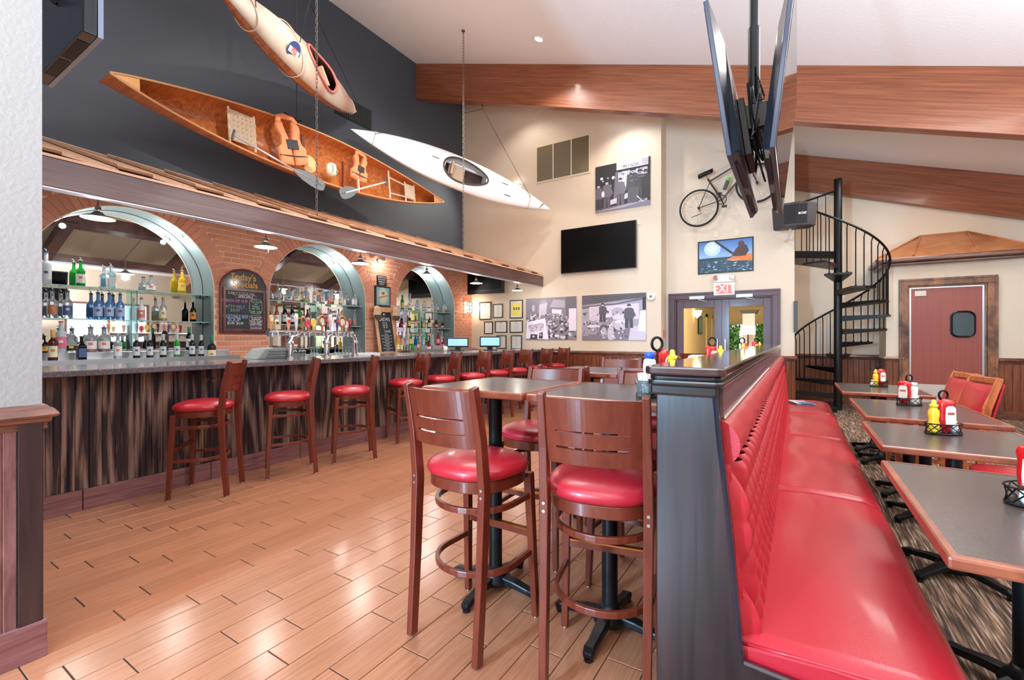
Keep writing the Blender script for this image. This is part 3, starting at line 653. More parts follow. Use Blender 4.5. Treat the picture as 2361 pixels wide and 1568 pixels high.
# ================================================================== BOATS
def frame3(a, n):
    a = Vector(a).normalized(); n = Vector(n); n = (n-a*n.dot(a)).normalized(); b = n.cross(a); return Matrix((a, b, n)).transposed()
def kayak(name, lbl, cen, ax, nrm, L_, W_, D_, Dh, hullm, deckm, cock, straps=(), seatm=None, rimm=None):
    R = frame3(ax, nrm); cen = Vector(cen); t = thing(name, lbl, 'kayak', cen)
    def T(x, y, z): return cen+R @ Vector((x, y, z))
    def hw(s): return W_/2*max(0, 1-abs(s)**2.1)**.95
    def dd(s): return max(0.0, 1-abs(s)**3.2)
    def hull(u, v): s = 2*u-1; a = PI*v; return T(s*L_/2, hw(s)*math.cos(a), -D_*dd(s)*max(0, math.sin(a))**.75)
    def dk(u, v): s = 2*u-1; a = PI*v; return T(s*L_/2, hw(s)*math.cos(a), Dh*dd(s)*(1-.35*abs(s))*(math.sin(a)**1.3 if 0 < v < 1 else 0))
    MB().grid(hull, 44, 14).build('hull', hullm, t, smooth=True)
    c0, cl, cw = cock
    def inside(u, v):
        x = (2*u-1)*L_/2-c0; y = hw(2*u-1)*math.cos(PI*v); return (x/cl)**2+(y/(cw*(1-.25*x/cl)))**2 < 1
    MB().grid(dk, 88, 24, skip=inside).build('deck', deckm, t, smooth=True)
    def dz(x, y):
        s = 2*x/L_; h = hw(s); q = max(-1, min(1, y/max(h, .01))); return Dh*dd(s)*(1-.35*abs(s))*math.sin(math.acos(q))**1.3
    rim = []
    for k in range(32):
        a = 2*PI*k/32; x = cl*1.03*math.cos(a); y = cw*1.03*(1-.25*math.cos(a))*math.sin(a); rim.append(T(c0+x, y, dz(c0+x, y)+.012))
    MB().tube(rim, .018, 6, closed=True).build('cockpit_rim', rimm or blackP, t, smooth=True)
    MB().grid(lambda u, v: T(c0+cl*.9*(2*u-1), (2*v-1)*cw*.8, -D_*.62), 4, 4).build('cockpit_floor', M('cockpit dark', (70, 52, 44), .8), t)
    st = seatm or M('seat pad', (188, 164, 138), .8)
    MB().obox(T(c0-cl*.35, 0, -D_*.3), (.34, .3, .06), R).build('seat', st, t, bevel=.015)
    MB().obox(T(c0-cl*.62, 0, -D_*.05), (.05, .28, .22), R).build('seat_back', st, t, bevel=.015)
    for s in straps:
        h = hw(s)+.006; m = MB()
        ring = [T(s*L_/2, h*math.cos(a), (Dh*dd(s)*(1-.35*abs(s))*math.sin(a)+.006) if math.sin(a) > 0 else -(D_*dd(s)*abs(math.sin(a))**.75+.006)) for a in [2*PI*k/28 for k in range(28)]]
        m.tube(ring, .008, 5, closed=True).build('strap', rope, t)
    return t, T, R, hw, dz
hullR = wood('varnished kayak hull', (122, 62, 32), (176, 104, 60), (3, 16, 16), 1.5, .3, .4)
deckR = M('weathered kayak deck', (196, 178, 160), .55, bump=(6, .3)); nt = deckR.node_tree
n_ = nt.nodes.new('ShaderNodeTexNoise'); n_.inputs['Scale'].default_value = 2.2; n_.inputs['Detail'].default_value = 6; r_ = nt.nodes.new('ShaderNodeValToRGB'); r_.color_ramp.elements[0].position = .4; r_.color_ramp.elements[1].position = .62
r_.color_ramp.elements[0].color = lin((180, 168, 152)); r_.color_ramp.elements[1].color = lin((172, 132, 116)); tc_ = nt.nodes.new('ShaderNodeTexCoord')
nt.links.new(tc_.outputs['Object'], n_.inputs['Vector']); nt.links.new(n_.outputs['Fac'], r_.inputs[0]); nt.links.new(r_.outputs[0], nt.nodes['Principled BSDF'].inputs['Base Color'])
a1, a2 = Vector((-6.9, 5.6, 5.52)), Vector((-4.45, 2.0, 4.56)); ax = a2-a1
kr, T, R, hw, dz = kayak('wooden_kayak', 'weathered red and cream kayak with varnished wood hull hanging nose down over the bar', (a1+a2)/2, ax, (.78, .50, .30), 4.45, .70, .21, .18, hullR, deckR, (-.1, .48, .25), (-.82, .30, .72), None, M('pink rim', (196, 110, 104), .5))
# round emblem on the deck
xc = .92; Re = R @ Matrix.Rotation(math.radians(-48), 3, 'X'); Pe = T(xc, .17, dz(xc, .17)+.012)
MB().add([Pe+Re @ Vector((.16*math.cos(2*PI*k/20), .11*math.sin(2*PI*k/20), .006)) for k in range(20)], [tuple(range(20))]).build('emblem', M('emblem blue', (44, 66, 128), .5), kr)
MB().add([Pe+Re @ Vector((a, b, .008)) for a, b in ((-.13, -.03), (.13, -.03), (.13, .035), (-.13, .035))], [(0, 1, 2, 3)]).build('emblem_band', M('emblem white', (222, 214, 210), .5), kr)
text('PRIJ', .10, Pe+Re @ Vector((0, 0, .010)), Re @ Matrix.Rotation(PI, 3, 'Z'), M('emblem red', (214, 82, 52), .5), kr, ext=.001, sx=.8)
b1, b2 = Vector((-6.85, 5.43, 5.12)), Vector((-4.57, 8.86, 4.15))
whk = M('white gelcoat', (240, 240, 244), .22, coat=.4)
kw, T2, R2, hw2, dz2 = kayak('white_kayak', 'glossy white kayak with oval cockpit hanging in the corner by the air grille', (b1+b2)/2, b2-b1, (.74, -.5, .10), 4.26, .70, .21, .13, whk, whk, (.10, .46, .23), (-.80, .74), None, M('dark grey rim', (70, 66, 64), .5))
for x, y in ((-.55, .05), (.95, .10), (1.05, -.12)): MB().obox(T2(x, y, dz2(x, y)+.004), (.14, .012, .006), R2).build('deck_fitting', M('dark fitting', (60, 56, 56), .5), kw)
MB().tube([T2(1.95, .07, .0), T2(1.9, .02, .05), T2(1.85, -.08, .01)], .008, 5).build('grab_loop', M('brown cord', (110, 84, 66), .8), kw)
wire = M('suspension wire', (60, 52, 48), .5, .5)
def wireo(pts, lbl, r=.005):
    o = MB().tube(pts, r, 5).build('suspension_wire', wire); tag(o, lbl, 'wire')
hook = Vector((-5.48, 7.59, zc(-5.48)-.80))
wireo([hook, hook+Vector((0, 0, -.09)), T2(-.80*2.13, .02, .12)], 'thin wire from the beam hook to the tail of the white kayak')
wireo([hook+Vector((.015, .0, -.0)), hook+Vector((.03, 0, -.12)), T2(.74*2.13, .03, .1)], 'thin wire from the beam hook to the nose of the white kayak')
wireo([T(-.82*2.22, 0, .14), Vector((XD+.01, 4.75, 7.35))], 'thin wire from the dark wall top to the wooden kayak tail')
wireo([T(.30*2.22, 0, .16), Vector((-4.2, 3.2, zc(-4.2)-.01))], 'thin wire from the ceiling to the middle of the wooden kayak')
wireo([T(.72*2.22, 0, .1), Vector((-4.4, 2.2, zc(-4.4)-.01))], 'thin wire from the ceiling to the nose of the wooden kayak')
wireo([Vector((-6.30, 4.02, 4.60)), Vector((-4.9, 3.1, zc(-4.9)-.01))], 'thin black wire from the ceiling to the upper edge of the canoe')
# canoe ----------------------------------------------------------------
cW = wood('canoe cedar strip', (164, 88, 42), (212, 130, 72), (1.2, 16, 16), 1.4, .28, .5, bump=.03); gW = M('gunwale ash', (214, 158, 108), .4)
cc = Vector((-6.40, 4.60, 4.20)); CL = 5.5; CW = .80; CD = .36; hd = .50
cn = thing('wooden_canoe', 'varnished cedar strip canoe mounted on its side on the dark wall', 'canoe', cc)
def TC(x, y, z): return cc+Vector((z-.10*y, x, y+.0*z))     # x along wall, y up, z out of the wall
def chw(s): return CW/2*max(0, 1-abs(s)**1.9)**.9
def sheer(s): return .10*abs(s)**4
def csec(u, v, k=0):
    s = 2*u-1; a = PI*v; w_ = max(chw(s)-k, 0); d = (CD+sheer(s)*1.0)*(1-.25*abs(s)**6)-k
    return TC(s*CL/2*(1 if k == 0 else .996), w_*math.cos(a), sheer(s)-d*max(0, math.sin(a))**.55)
MB().grid(csec, 60, 18).build('hull', cW, cn, smooth=True)
MB().grid(lambda u, v: csec(u, v, .014), 60, 18).build('hull_lining', cW, cn, smooth=True)
for sg in (1, -1):
    MB().tube([TC(s*CL/2, sg*chw(s), sheer(s)+.004) for s in [k/30-1 for k in range(61)]], .014, 6).build('gunwale', gW, cn, smooth=True)
for sg in (1, -1):
    MB().add([TC(sg*CL/2*a, b*chw(a), sheer(a)+.004) for a, b in ((.995, 1), (.995, -1), (.9, -1), (.9, 1))], [(0, 1, 2, 3)]).build('end_deck', M('deck maple', (224, 160, 84), .35), cn)
def thwart(x, w_=.035, mat=None, z=-.02, name='thwart'):
    s = 2*x/CL; MB().tube([TC(x, -chw(s)+.01, z), TC(x, chw(s)-.01, z)], 1, rect=(w_, .02), up=(0, 1, 0)).build(name, mat or M('pale thwart', (226, 206, 186), .5), cn)
thwart(.62)
m = MB(); m.obox(TC(-.58, .42, .02), (.05, .10, .05), Matrix.Identity(3)); m.tube([TC(-.72, .45, .05), TC(-.5, .41, .03), TC(-.42, .46, .0)], .012, 6); m.build('hanging_clamp', black, cn)
def woven(x0, x1, hwid, mat):
    t0 = MB()
    for x in (x0, x1): t0.tube([TC(x, -hwid-.08, -.05), TC(x, hwid+.04, -.05)], .016, 6)
    t0.tube([TC(x0, hwid, -.05), TC(x1, hwid, -.05)], .014, 6); t0.tube([TC(x0, -hwid, -.05), TC(x1, -hwid, -.05)], .014, 6)
    o = t0.build('seat_frame', mat, cn)
    n = 6; m = MB()
    for i in range(n):
        for j in range(n):
            a = x0+(x1-x0)*(i+.5)/n; b = -hwid+2*hwid*(j+.5)/n; s_ = (x1-x0)/n; h_ = 2*hwid/n
            lng = (i+j) % 2
            m.obox(TC(a, b, -.038+(.004 if lng else 0)), (.008, s_*(1.5 if lng else .8), h_*(.8 if lng else 1.3)), Matrix.Identity(3))
    m.build('seat_weave', M('cane weave', (196, 172, 148), .7), o)
woven(-1.46, -1.12, .20, M('seat rail pale', (226, 200, 170), .6)); 
woven(1.78, 2.02, .13, M('seat rail pale2', (190, 176, 160), .6))
m = MB(); m.tube([TC(1.38, -.26, -.06), TC(1.38, .26, -.06)], .014, 6); m.tube([TC(1.38, .14, -.06), TC(1.84, .10, -.06)], .012, 6); m.tube([TC(1.38, -.16, -.06), TC(1.84, -.12, -.06)], .012, 6); m.build('seat_support', M('pale thwart', (226, 206, 186), .5), cn)
MB().obox(TC(-.38, .02, -.06), (.03, .05, .48), Matrix.Identity(3)).build('centre_thwart', wood('mahogany', (92, 40, 34), (128, 60, 50), (1, 14, 2), 1.6, .4), cn, bevel=.004)
MB().obox(TC(.45, -.1, -.2), (.03, .03, .5), Matrix.Identity(3)).build('rib', wood('mahogany', (92, 40, 34), (128, 60, 50), (1, 14, 2), 1.6, .4), cn)
# life vests: two panels joined at the shoulders, arm holes, ties
ora = M('orange vest cloth', (238, 152, 104), .65, bump=(14, .5)); dks = M('dark strap', (62, 60, 66), .7)
def vest(lbl, o, rot, sc, flip=1):
    t = thing('life_vest', lbl, 'life vest', o); R = Matrix.Rotation(rot, 3, 'X')
    def V(y, z, x): v = R @ Vector((x, y*sc, z*sc)); return Vector(o)+v
    for s, nm in ((-1, 'front_panel'), (1, 'front_panel')):
        pr = [(s*.012, -.26), (s*.20, -.24), (s*.21, -.05), (s*.15, .0), (s*.13, .10), (s*.17, .20), (s*.16, .27), (s*.07, .30), (s*.05, .18), (s*.012, .06)]
        if s < 0: pr = pr[::-1]
        m = MB(); n = len(pr); cy = sum(p[0] for p in pr)/n; cz = sum(p[1] for p in pr)/n
        for a, b in ((0, .0),):
            out = [V(y, z, .0) for y, z in pr]; mid = [V(y, z, .04) for y, z in pr]; top = [V(cy+(y-cy)*.8, cz+(z-cz)*.86, .07) for y, z in pr]
            m.add(out+mid+top, [tuple(range(n))[::-1]]+[(i, (i+1) % n, n+(i+1) % n, n+i) for i in range(n)]+[(n+i, n+(i+1) % n, 2*n+(i+1) % n, 2*n+i) for i in range(n)]+[tuple(2*n+i for i in range(n))])
        m.build(nm, ora, t, smooth=True, bevel=.01)
    MB().tube([V(-.13, .27, .05), V(-.10, .34, .03), V(0, .37, .0), V(.10, .34, .03), V(.13, .27, .05)], .035*sc, 8).build('collar', ora, t, smooth=True)
    MB().obox(V(0, .0, .075), (.02, .16*sc, .12*sc), R).build('chest_patch', dks, t, bevel=.003)
    for z in (-.14,): MB().tube([V(-.2, z, .06), V(0, z-.01, .085), V(.2, z, .06)], .009, 6).build('waist_strap', dks, t)
    return t
Pv = onX(668, 336, -6.42); vest('orange life vest with grey ties in the left half of the canoe', Pv, .25, 1.12)
P2 = onX(826, 392, -6.45); vest('orange life vest in the right half of the canoe beside the shorter paddle', P2, -.1, .80)
# straw mats under the vests, white float
for px, py, r, lb in ((712, 378, .13, 'round straw cushion tucked under the left life vest'), (787, 392, .0, '')):
    if r:
        P = onX(px, py, -6.5); m = MB()
        for k in range(4): m.lathe([(r-.02*k, k*.012), (r-.02*k, k*.012+.01)], 18, P, Matrix(((0, 0, 1), (1, 0, 0), (0, 1, 0))))
        tag(m.build('straw_cushion', M('straw', (226, 186, 132), .8)), lb, 'cushion')
P = onX(764, 392, -6.48); t = thing('float_buoy', 'white laced ball float beside the pale canoe thwart', 'buoy', P)
MB().lathe([(0, -.11), (.05, -.105), (.085, -.07), (.10, 0), (.085, .07), (.05, .105), (0, .11)], 18, P).build('ball', M('ball white', (238, 230, 206), .5), t, smooth=True)
for s in (-1, 1):
    m = MB()
    for k in range(9): a = -1+2*k/8; m.obox(P+Vector((.098*math.cos(a*.9)*.95, s*.035+.0, .10*math.sin(a*.9))), (.012, .022, .007), Matrix.Identity(3))
    m.build('lacing', blackP, t)
# paddles
def paddle(lbl, a, b, bl, bw, shaft_m):
    a, b = Vector(a), Vector(b); t = thing('canoe_paddle', lbl, 'paddle', a); d = (b-a).normalized(); L0 = (b-a).length
    n = Vector((1, 0, 0)); n = (n-d*n.dot(d)).normalized(); s = n.cross(d)
    MB().tube([a, a+d*(L0-bl*.3)], .015, 8).build('shaft', shaft_m, t, smooth=True)
    m = MB(); pr = [(0, .018), (.12, .35), (.35, .8), (.62, 1), (.85, .95), (.97, .7), (1, .35)]; pts = [(u*bl, w_*bw/2) for u, w_ in pr]+[(u*bl, -w_*bw/2) for u, w_ in pr[::-1]]; base = a+d*(L0-bl); k = len(pts)
    m.add([base+d*u+s*v+n*.006 for u, v in pts]+[base+d*u+s*v-n*.006 for u, v in pts], [tuple(range(k)), tuple(range(k, 2*k))[::-1]]+[(i, k+i, k+(i+1) % k, (i+1) % k) for i in range(k)])
    m.build('blade', M('smoky blade', (112, 118, 124), .3, coat=.3), t)
    MB().tube([base-d*.02, base+d*bl*.93], .008, 6).build('spine', blackP, t)
    MB().obox(a-d*.0, (.03, .03, .14), Matrix((n, s, d)).transposed() @ Matrix.Rotation(PI/2, 3, 'X')).build('grip', M('grip grey', (86, 84, 88), .4), t, bevel=.01)
paddle('long paddle with silver shaft and smoky blade across the canoe', onX(538, 310, -6.30), onX(748, 432, -6.26), .55, .19, M('silver shaft', (206, 206, 212), .3, .7))
paddle('short paddle with blade hanging below the canoe on its right half', onX(889, 420, -6.28), onX(784, 448, -6.24), .42, .19, M('cream shaft', (224, 206, 190), .4))
# ================================================================== STOOLS
stw = stoolW
def curved_panel(w_, z0, z1, y0, sag, th, slots, nx=22, taper=1.0, lean=0.):
    """back panel between the posts, bowed to the rear, with long slots cut through"""
    zs = sorted({z0, z1, *[v for s in slots for v in s[:2]]}); m = MB()
    def P(i, z, f): u = -1+2*i/nx; k = 1+(taper-1)*(z-z0)/(z1-z0); return (u*w_/2*k, y0-sag*(1-u*u)-lean*(z-z0)-(th if f else 0), z)
    def solid(i, j):
        if i < 0 or i >= nx or j < 0 or j >= len(zs)-1: return False
        zc_ = (zs[j]+zs[j+1])/2; uc = abs(-1+2*(i+.5)/nx)
        return not any(a < zc_ < b and uc < c for a, b, c in slots)
    for i in range(nx):
        for j in range(len(zs)-1):
            if not solid(i, j): continue
            a, b = zs[j], zs[j+1]
            m.add([P(i, a, 0), P(i+1, a, 0), P(i+1, b, 0), P(i, b, 0), P(i, a, 1), P(i+1, a, 1), P(i+1, b, 1), P(i, b, 1)],
                  [(3, 2, 1, 0), (4, 5, 6, 7)]+([(0, 1, 5, 4)] if not solid(i, j-1) else [])+([(2, 3, 7, 6)] if not solid(i, j+1) else [])+([(1, 2, 6, 5)] if not solid(i+1, j) else [])+([(3, 0, 4, 7)] if not solid(i-1, j) else []))
    return m
def seat_outline(hw_, yf, yb, n=40, k=1.):
    out = []
    for i in range(n):
        a = 2*PI*i/n; c_, s_ = math.cos(a), math.sin(a); p = 2.6
        x = hw_*k*(abs(c_)**(2/p))*(1 if c_ > 0 else -1); y = (abs(s_)**(2/p))*(1 if s_ > 0 else -1)
        y = (yf if y > 0 else yb)*k*y; x *= 1+.08*(y/yf if y > 0 else y/yb); out.append((x, y))
    return out
def loft(m, rings, cap0=True, cap1=True):
    n = len(rings[0]); vs = [p for r in rings for p in r]
    fs = [(i*n+j, i*n+(j+1) % n, (i+1)*n+(j+1) % n, (i+1)*n+j) for i in range(len(rings)-1) for j in range(n)]
    if cap0: fs.append(tuple(range(n))[::-1])
    if cap1: fs.append(tuple((len(rings)-1)*n+j for j in range(n)))
    return m.add(vs, fs)
def make_stool(tall=True):
    t = thing('bar_stool' if tall else 'dining_chair', '', 'stool' if tall else 'chair')
    SH = .72
    for s in (-1, 1):
        MB().tube([(s*.183, -.225, .008), (s*.186, -.200, .35), (s*.188, -.183, .70), (s*.186, -.205, .92), (s*.184, -.248, 1.125)], [1, 1.05, 1.15, 1.05, .9], rect=(.030, .042), up=(0, 1, 0)).build('leg', stw, t, bevel=.004).name
        MB().tube([(s*.205, .195, .008), (s*.185, .165, .69)], [.85, 1.12], rect=(.034, .036), up=(0, 1, 0)).build('leg', stw, t, bevel=.004)
    for x, y in ((-.183, -.225), (.183, -.225), (-.205, .195), (.205, .195)): MB().lathe([(.012, 0), (.014, .004), (.011, .01)], 10, (x, y, 0)).build('glide', chrome, t, smooth=True)
    m = MB(); o0 = seat_outline(.205, .205, .19); loft(m, [[(x, y, z) for x, y in o0] for z in (.665, .715)]); m.build('seat_rail', stw, t, smooth=True, bevel=.004)
    m = MB(); rings = []
    for k, z in ((.97, .714), (1.05, .722), (1.075, .738), (1.06, .756), (.98, .772), (.80, .786), (.5, .795), (.2, .798)): rings.append([(x*k, y*k, z) for x, y in o0])
    loft(m, rings); m.build('seat_cushion', redV, t, smooth=True)
    curved_panel(.36, .868, 1.108, -.190, .040, .016, [(.925, .933, .72), (.985, .993, .76)], lean=.20).build('backrest', stw, t, bevel=.0)
    for z, dy in ((.585, 0), (.315, .0)):
        f = .19-(z-.3)*.03
        pts = [(-.190, .165, z)]+[(.195*math.sin(a) if False else -.192*math.cos(a), .02-.19*math.sin(a), z) for a in [PI*k/16 for k in range(17)]]+[(.190, .165, z)]
        MB().tube(pts, 1, rect=(.018, .026), up=(0, 0, 1)).build('stretcher_ring', stw, t, smooth=False, bevel=.003)
    MB().tube([(-.196, .178, .40), (.196, .178, .40)], 1, rect=(.022, .03)).build('foot_rail', stw, t); MB().tube([(-.18, .178, .417), (.18, .178, .417)], 1, rect=(.026, .006)).build('brass_strip', brass, t)
    for s in (-1, 1):
        for z in (.675, .705): MB().lathe([(.006, 0), (.006, .004)], 8, (s*.188, -.205, z), Matrix(((1, 0, 0), (0, 0, -1), (0, 1, 0)))).build('bolt', steel, t)
    return t
st0 = make_stool()
def rz(fx, fy): return math.atan2(-fx, fy)       # +Y forward turned to (fx,fy)
first = [True]
def stool(x, y, fx, fy, lbl, grp='cherry wood bar stools with red seats', z=1.0):
    o = st0 if first[0] else copy_tree(st0)
    first[0] = False; o.location = (x, y, 0); o.rotation_euler = (0, 0, rz(fx, fy)); o['label'] = lbl; o['group'] = grp; return o
stool(-1.255, 1.69, .03, 1, 'nearest left bar stool, seen from behind at the high table')
stool(-.655, 1.735, -.20, .98, 'largest bar stool, right front, beside the wooden booth end panel')
G2 = 'bar stools at the high tables'; G1 = 'bar stools along the bar'
BS = [(-4.15, 2.08, -.707, -.707, 'first bar stool from the left along the bar'), (-4.14, 2.84, -.48, -.88, 'second bar stool from the left along the bar'), (-4.05, 3.52, -.55, -.83, 'third bar stool from the left along the bar'),
      (-4.22, 4.50, -.40, -.92, 'fourth bar stool from the left along the bar'), (-4.20, 5.17, -.5, -.87, 'fifth bar stool from the left along the bar'), (-4.12, 5.78, -.45, -.89, 'sixth bar stool from the left along the bar'),
      (-4.15, 6.5, -.5, -.86, 'seventh bar stool from the left along the bar'), (-4.18, 7.17, -.45, -.89, 'eighth bar stool from the left along the bar'), (-4.18, 7.98, -.5, -.87, 'ninth bar stool, second from the far end of the bar'), (-4.2, 8.80, -.5, -.87, 'last bar stool at the far end of the bar')]
for bx, by, fx, fy, lb in BS:
    l_ = math.hypot(fx, fy); stool(bx+fx/l_*.235, by+fy/l_*.235, fx, fy, lb, G1)
stool(-1.36, 2.49, .03, -1, 'bar stool facing the camera behind the left high table', G2); stool(-.72, 2.44, -.05, -1, 'bar stool facing the camera behind the right high table', G2)
stool(-1.42, 3.20, 0, 1, 'bar stool with its back to the camera at the second pair of tables, left', G2); stool(-.84, 3.22, -.1, 1, 'bar stool with its back to the camera at the second pair of tables, right', G2)
stool(-1.45, 4.16, .08, -1, 'bar stool on the far side of the second left high table', G2); stool(-.85, 4.17, 0, -1, 'bar stool on the far side of the second right high table', G2)
stool(-1.18, 5.05, 0, 1, 'bar stool in the third row of high tables, left', G2); stool(-1.2, 6.95, 0, 1, 'bar stool in the back row of high tables, left', G2); stool(-.62, 6.95, 0, 1, 'bar stool in the back row of high tables, right', G2)
# ================================================================== HIGH TABLES
lam = M('dark laminate', (70, 62, 60), .28, coat=.3, bump=(120, .06)); edW = wood('table edge wood', (120, 56, 38), (158, 84, 58), (3, 3, 3), 2, .3, .4)
iron = M('cast iron black', (26, 27, 30), .38, .4)
def table(name, w_, d_, h, cols, lbl, grp, x, y, rot0=0.):
    t = thing(name, lbl, 'table', (0, 0, 0), grp); e = .024
    MB().box(-w_/2+e, -d_/2+e, h-.03, w_/2-e, d_/2-e, h).build('table_top', lam, t)
    m = MB(); o = [(-w_/2, -d_/2), (w_/2, -d_/2), (w_/2, d_/2), (-w_/2, d_/2)]; i_ = [(-w_/2+e, -d_/2+e), (w_/2-e, -d_/2+e), (w_/2-e, d_/2-e), (-w_/2+e, d_/2-e)]
    z0, z1 = h-.034, h+.001
    vs = [(a, b, z) for z in (z0, z1) for a, b in o]+[(a, b, z) for z in (z0, z1) for a, b in i_]
    m.add(vs, [f for j in range(4) for f in ((j, (j+1) % 4, 4+(j+1) % 4, 4+j), (4+j, 4+(j+1) % 4, 12+(j+1) % 4, 12+j), (8+j, (8+j+1 if j < 3 else 8), (j+1) % 4, j))])
    m.build('edge_band', edW, t, bevel=.008)
    for cx_ in cols:
        MB().lathe([(.036, .05), (.036, h-.045)], 16, (0, cx_, 0)).build('column', iron, t, smooth=2)
        MB().box(-.15, cx_-.15, h-.05, .15, cx_+.15, h-.032).build('mount_plate', iron, t)
        MB().lathe([(.075, .035), (.08, .06), (.045, .10), (.038, .12)], 16, (0, cx_, 0)).build('base_hub', iron, t, smooth=True)
        for k in range(4):
            a = rot0+k*PI/2; c_, s_ = math.cos(a), math.sin(a); L_ = .27 if h > 1 else .27
            MB().tube([(c_*r_, cx_+s_*r_, z) for r_, z in ((.03, .062), (.12, .055), (.2, .04), (L_-.03, .035), (L_, .025))], [1.15, 1.05, .9, 1.0, .75], rect=(.05, .035)).build('foot', iron, t, bevel=.008)
            MB().lathe([(.02, 0), (.02, .014)], 10, (c_*(L_-.02), cx_+s_*(L_-.02), 0)).build('glide', blackP, t)
    t.location = (x, y, 0); return t
HT = 'high tables with black pedestals'
HL = [('left high table in the front row, dark top with wood edge', 'right high table in the front row, beside the booth wall'), ('left high table in the second row', 'right high table in the second row, by the booth wall'), ('left high table in the third row', 'right high table in the third row, by the booth wall'), ('left high table in the back row', 'right high table in the back row, by the booth wall')]
t1 = table('high_table', .61, .68, 1.07, [-.10], HL[0][0], HT, -1.35, 2.09)
t2 = copy_tree(t1, None, (-.72, 2.09, 0), 0, HL[0][1])
for r_, (ya, yb) in enumerate(((3.42, 3.42), (5.02+.3, 5.02), (7.15, 7.15))):
    copy_tree(t1, None, (-1.37, ya, 0), 0, HL[r_+1][0]); copy_tree(t1, None, (-.73, yb, 0), 0, HL[r_+1][1])
# ================================================================== BOOTH WALL AND BANQUETTE
LZ = 1.237; PY0, PY1 = 1.40, 7.25
bq = thing('booth_bench', 'long tufted red vinyl booth bench with dark wood end panel and glossy ledge', 'bench', (-.2, 4.2, 0))
pnl = [(-.36, .0), (-.36, 1.18), (-.192, 1.18), (-.178, 1.02), (-.160, .86), (-.145, .70), (-.128, .50), (-.118, .44), (.36, .40), (.36, .30), (-.24, .34), (-.25, 0)]
MB().prism([(-.36, 0), (-.36, 1.18), (-.192, 1.18), (-.178, 1.02), (-.160, .86), (-.145, .70), (-.128, .48), (-.118, .42), (.37, .385), (.37, .30), (-.20, .31), (-.24, .28), (-.25, .0)], 'y', PY0, PY0+.04).build('end_panel', panW, bq, bevel=.004)
edge = [(-.197, 1.18), (-.183, 1.02), (-.165, .86), (-.150, .70), (-.133, .49), (-.122, .425), (.36, .39)]
MB().tube([(x, PY0-.001, z) for x, z in edge], .008, 6).build('panel_bead', M('black lacquer bead', (26, 30, 44), .15, coat=.8), bq)
MB().box(-.36, PY0+.04, 0, -.20, PY1, 1.18).build('partition_core', darkW, bq)
MB().box(-.375, PY0-.015, 1.15, -.185, PY0, 1.185).build('cap_molding', M('black lacquer', (20, 22, 26), .15, coat=.8), bq, bevel=.008)
led = M('lacquered ledge', (58, 34, 32), .06, coat=1.0)
cx_ = .018
def ledge(z0, z1, g, name, mt):
    a, b, c, d = -.385-g, -.168+g, PY0-.03-g, PY1+.02
    MB().prism([(a, c+cx_), (a+cx_, c), (b-cx_, c), (b, c+cx_), (b, d), (a, d)], 'z', z0, z1).build(name, mt, bq, bevel=.006)
ledge(1.212, LZ, .004, 'ledge', led); ledge(1.196, 1.212, -.008, 'ledge_molding', M('black lacquer', (20, 22, 26), .15, coat=.8)); ledge(1.18, 1.197, -.002, 'ledge_lower_molding', M('black lacquer', (20, 22, 26), .15, coat=.8))
MB().box(-.20, PY0+.04, 1.09, -.178, PY1, 1.182).build('upper_rail', wood('lilac rail', (88, 60, 66), (132, 100, 108), (10, .6, 10), 1.6, .35, .3), bq)
# nail head trim
m = MB(); y = PY0+.05
while y < PY1-.02:
    if y < 4: m.lathe([(.0065, 0), (.005, .004), (0, .005)], 6, (-.176, y, 1.088), Matrix(((0, 0, 1), (1, 0, 0), (0, 1, 0))))
    else: m.box(-.178, y, 1.084, -.172, y+.009, 1.092)
    y += .0145
o = m.build('nail_heads', M('nail nickel', (212, 200, 190), .25, .9), bq); o['kind'] = 'stuff'
# back: roll and tufting
def backx(z): return -.178+(1.02-z)*.09
def roll(u, v):
    y = PY0+.042+u*(PY1-PY0-.05); z = 1.085-v*.135; b = math.sin(PI*v)**.55
    return (backx(z)-.012+.058*b+.003*math.sin(y*21+z*30)*b, y, z)
m = MB().grid(roll, 240, 12); m.add([roll(0, j/12) for j in range(13)], [tuple(range(13))]); m.build('top_roll', redV, bq, smooth=True)
m = MB().add([tuft(0, j/40) for j in range(41)]+[(backx(.455)-.02, PY0+.042, .455), (backx(.955)-.02, PY0+.042, .955)], [tuple(range(43))]) if False else None
NP_ = .098; ROWS = [.955, .83, .70, .55, .44]
def tuft(u, v):
    y = PY0+.042+u*(PY1-PY0-.05); z = .955-v*.50
    row = (.955-z)/.165; k = y/NP_; ri = int(row); fr = row-ri
    sh = row+0.0
    p = abs(math.sin(PI*(k+row*.5))); q = abs(math.sin(PI*(k-row*.5)))
    b = (p*q)**.42
    crease = math.sin(PI*min(1, fr*1.0+.001))**.35
    e = min(1, (u*(PY1-PY0))/.03)**.5
    return (backx(z)-.006+.062*(b*.62+.38*crease*b)*e, y, z)
MB().grid(tuft, 900, 40).build('tufted_back', redV, bq, smooth=True)
m = MB()
k0 = int(PY0/NP_)+1
for r_ in range(1, 3):
    z = .955-.165*r_
    k = k0
    while k*NP_ < 4.5:
        y = (k+(.0 if r_ % 2 == 0 else .5))*NP_; m.lathe([(.009, 0), (.007, .005), (0, .007)], 6, (backx(z)-.004, y, z), Matrix(((0, 0, 1), (1, 0, 0), (0, 1, 0)))); k += 1
m.build('tuft_buttons', redV, bq)
MB().add([(backx(z)-.004, y, z) for y in (PY0+.045, PY1-.01) for z in (.40, 1.09)], [(0, 1, 3, 2)]).build('back_lining', redV, bq)
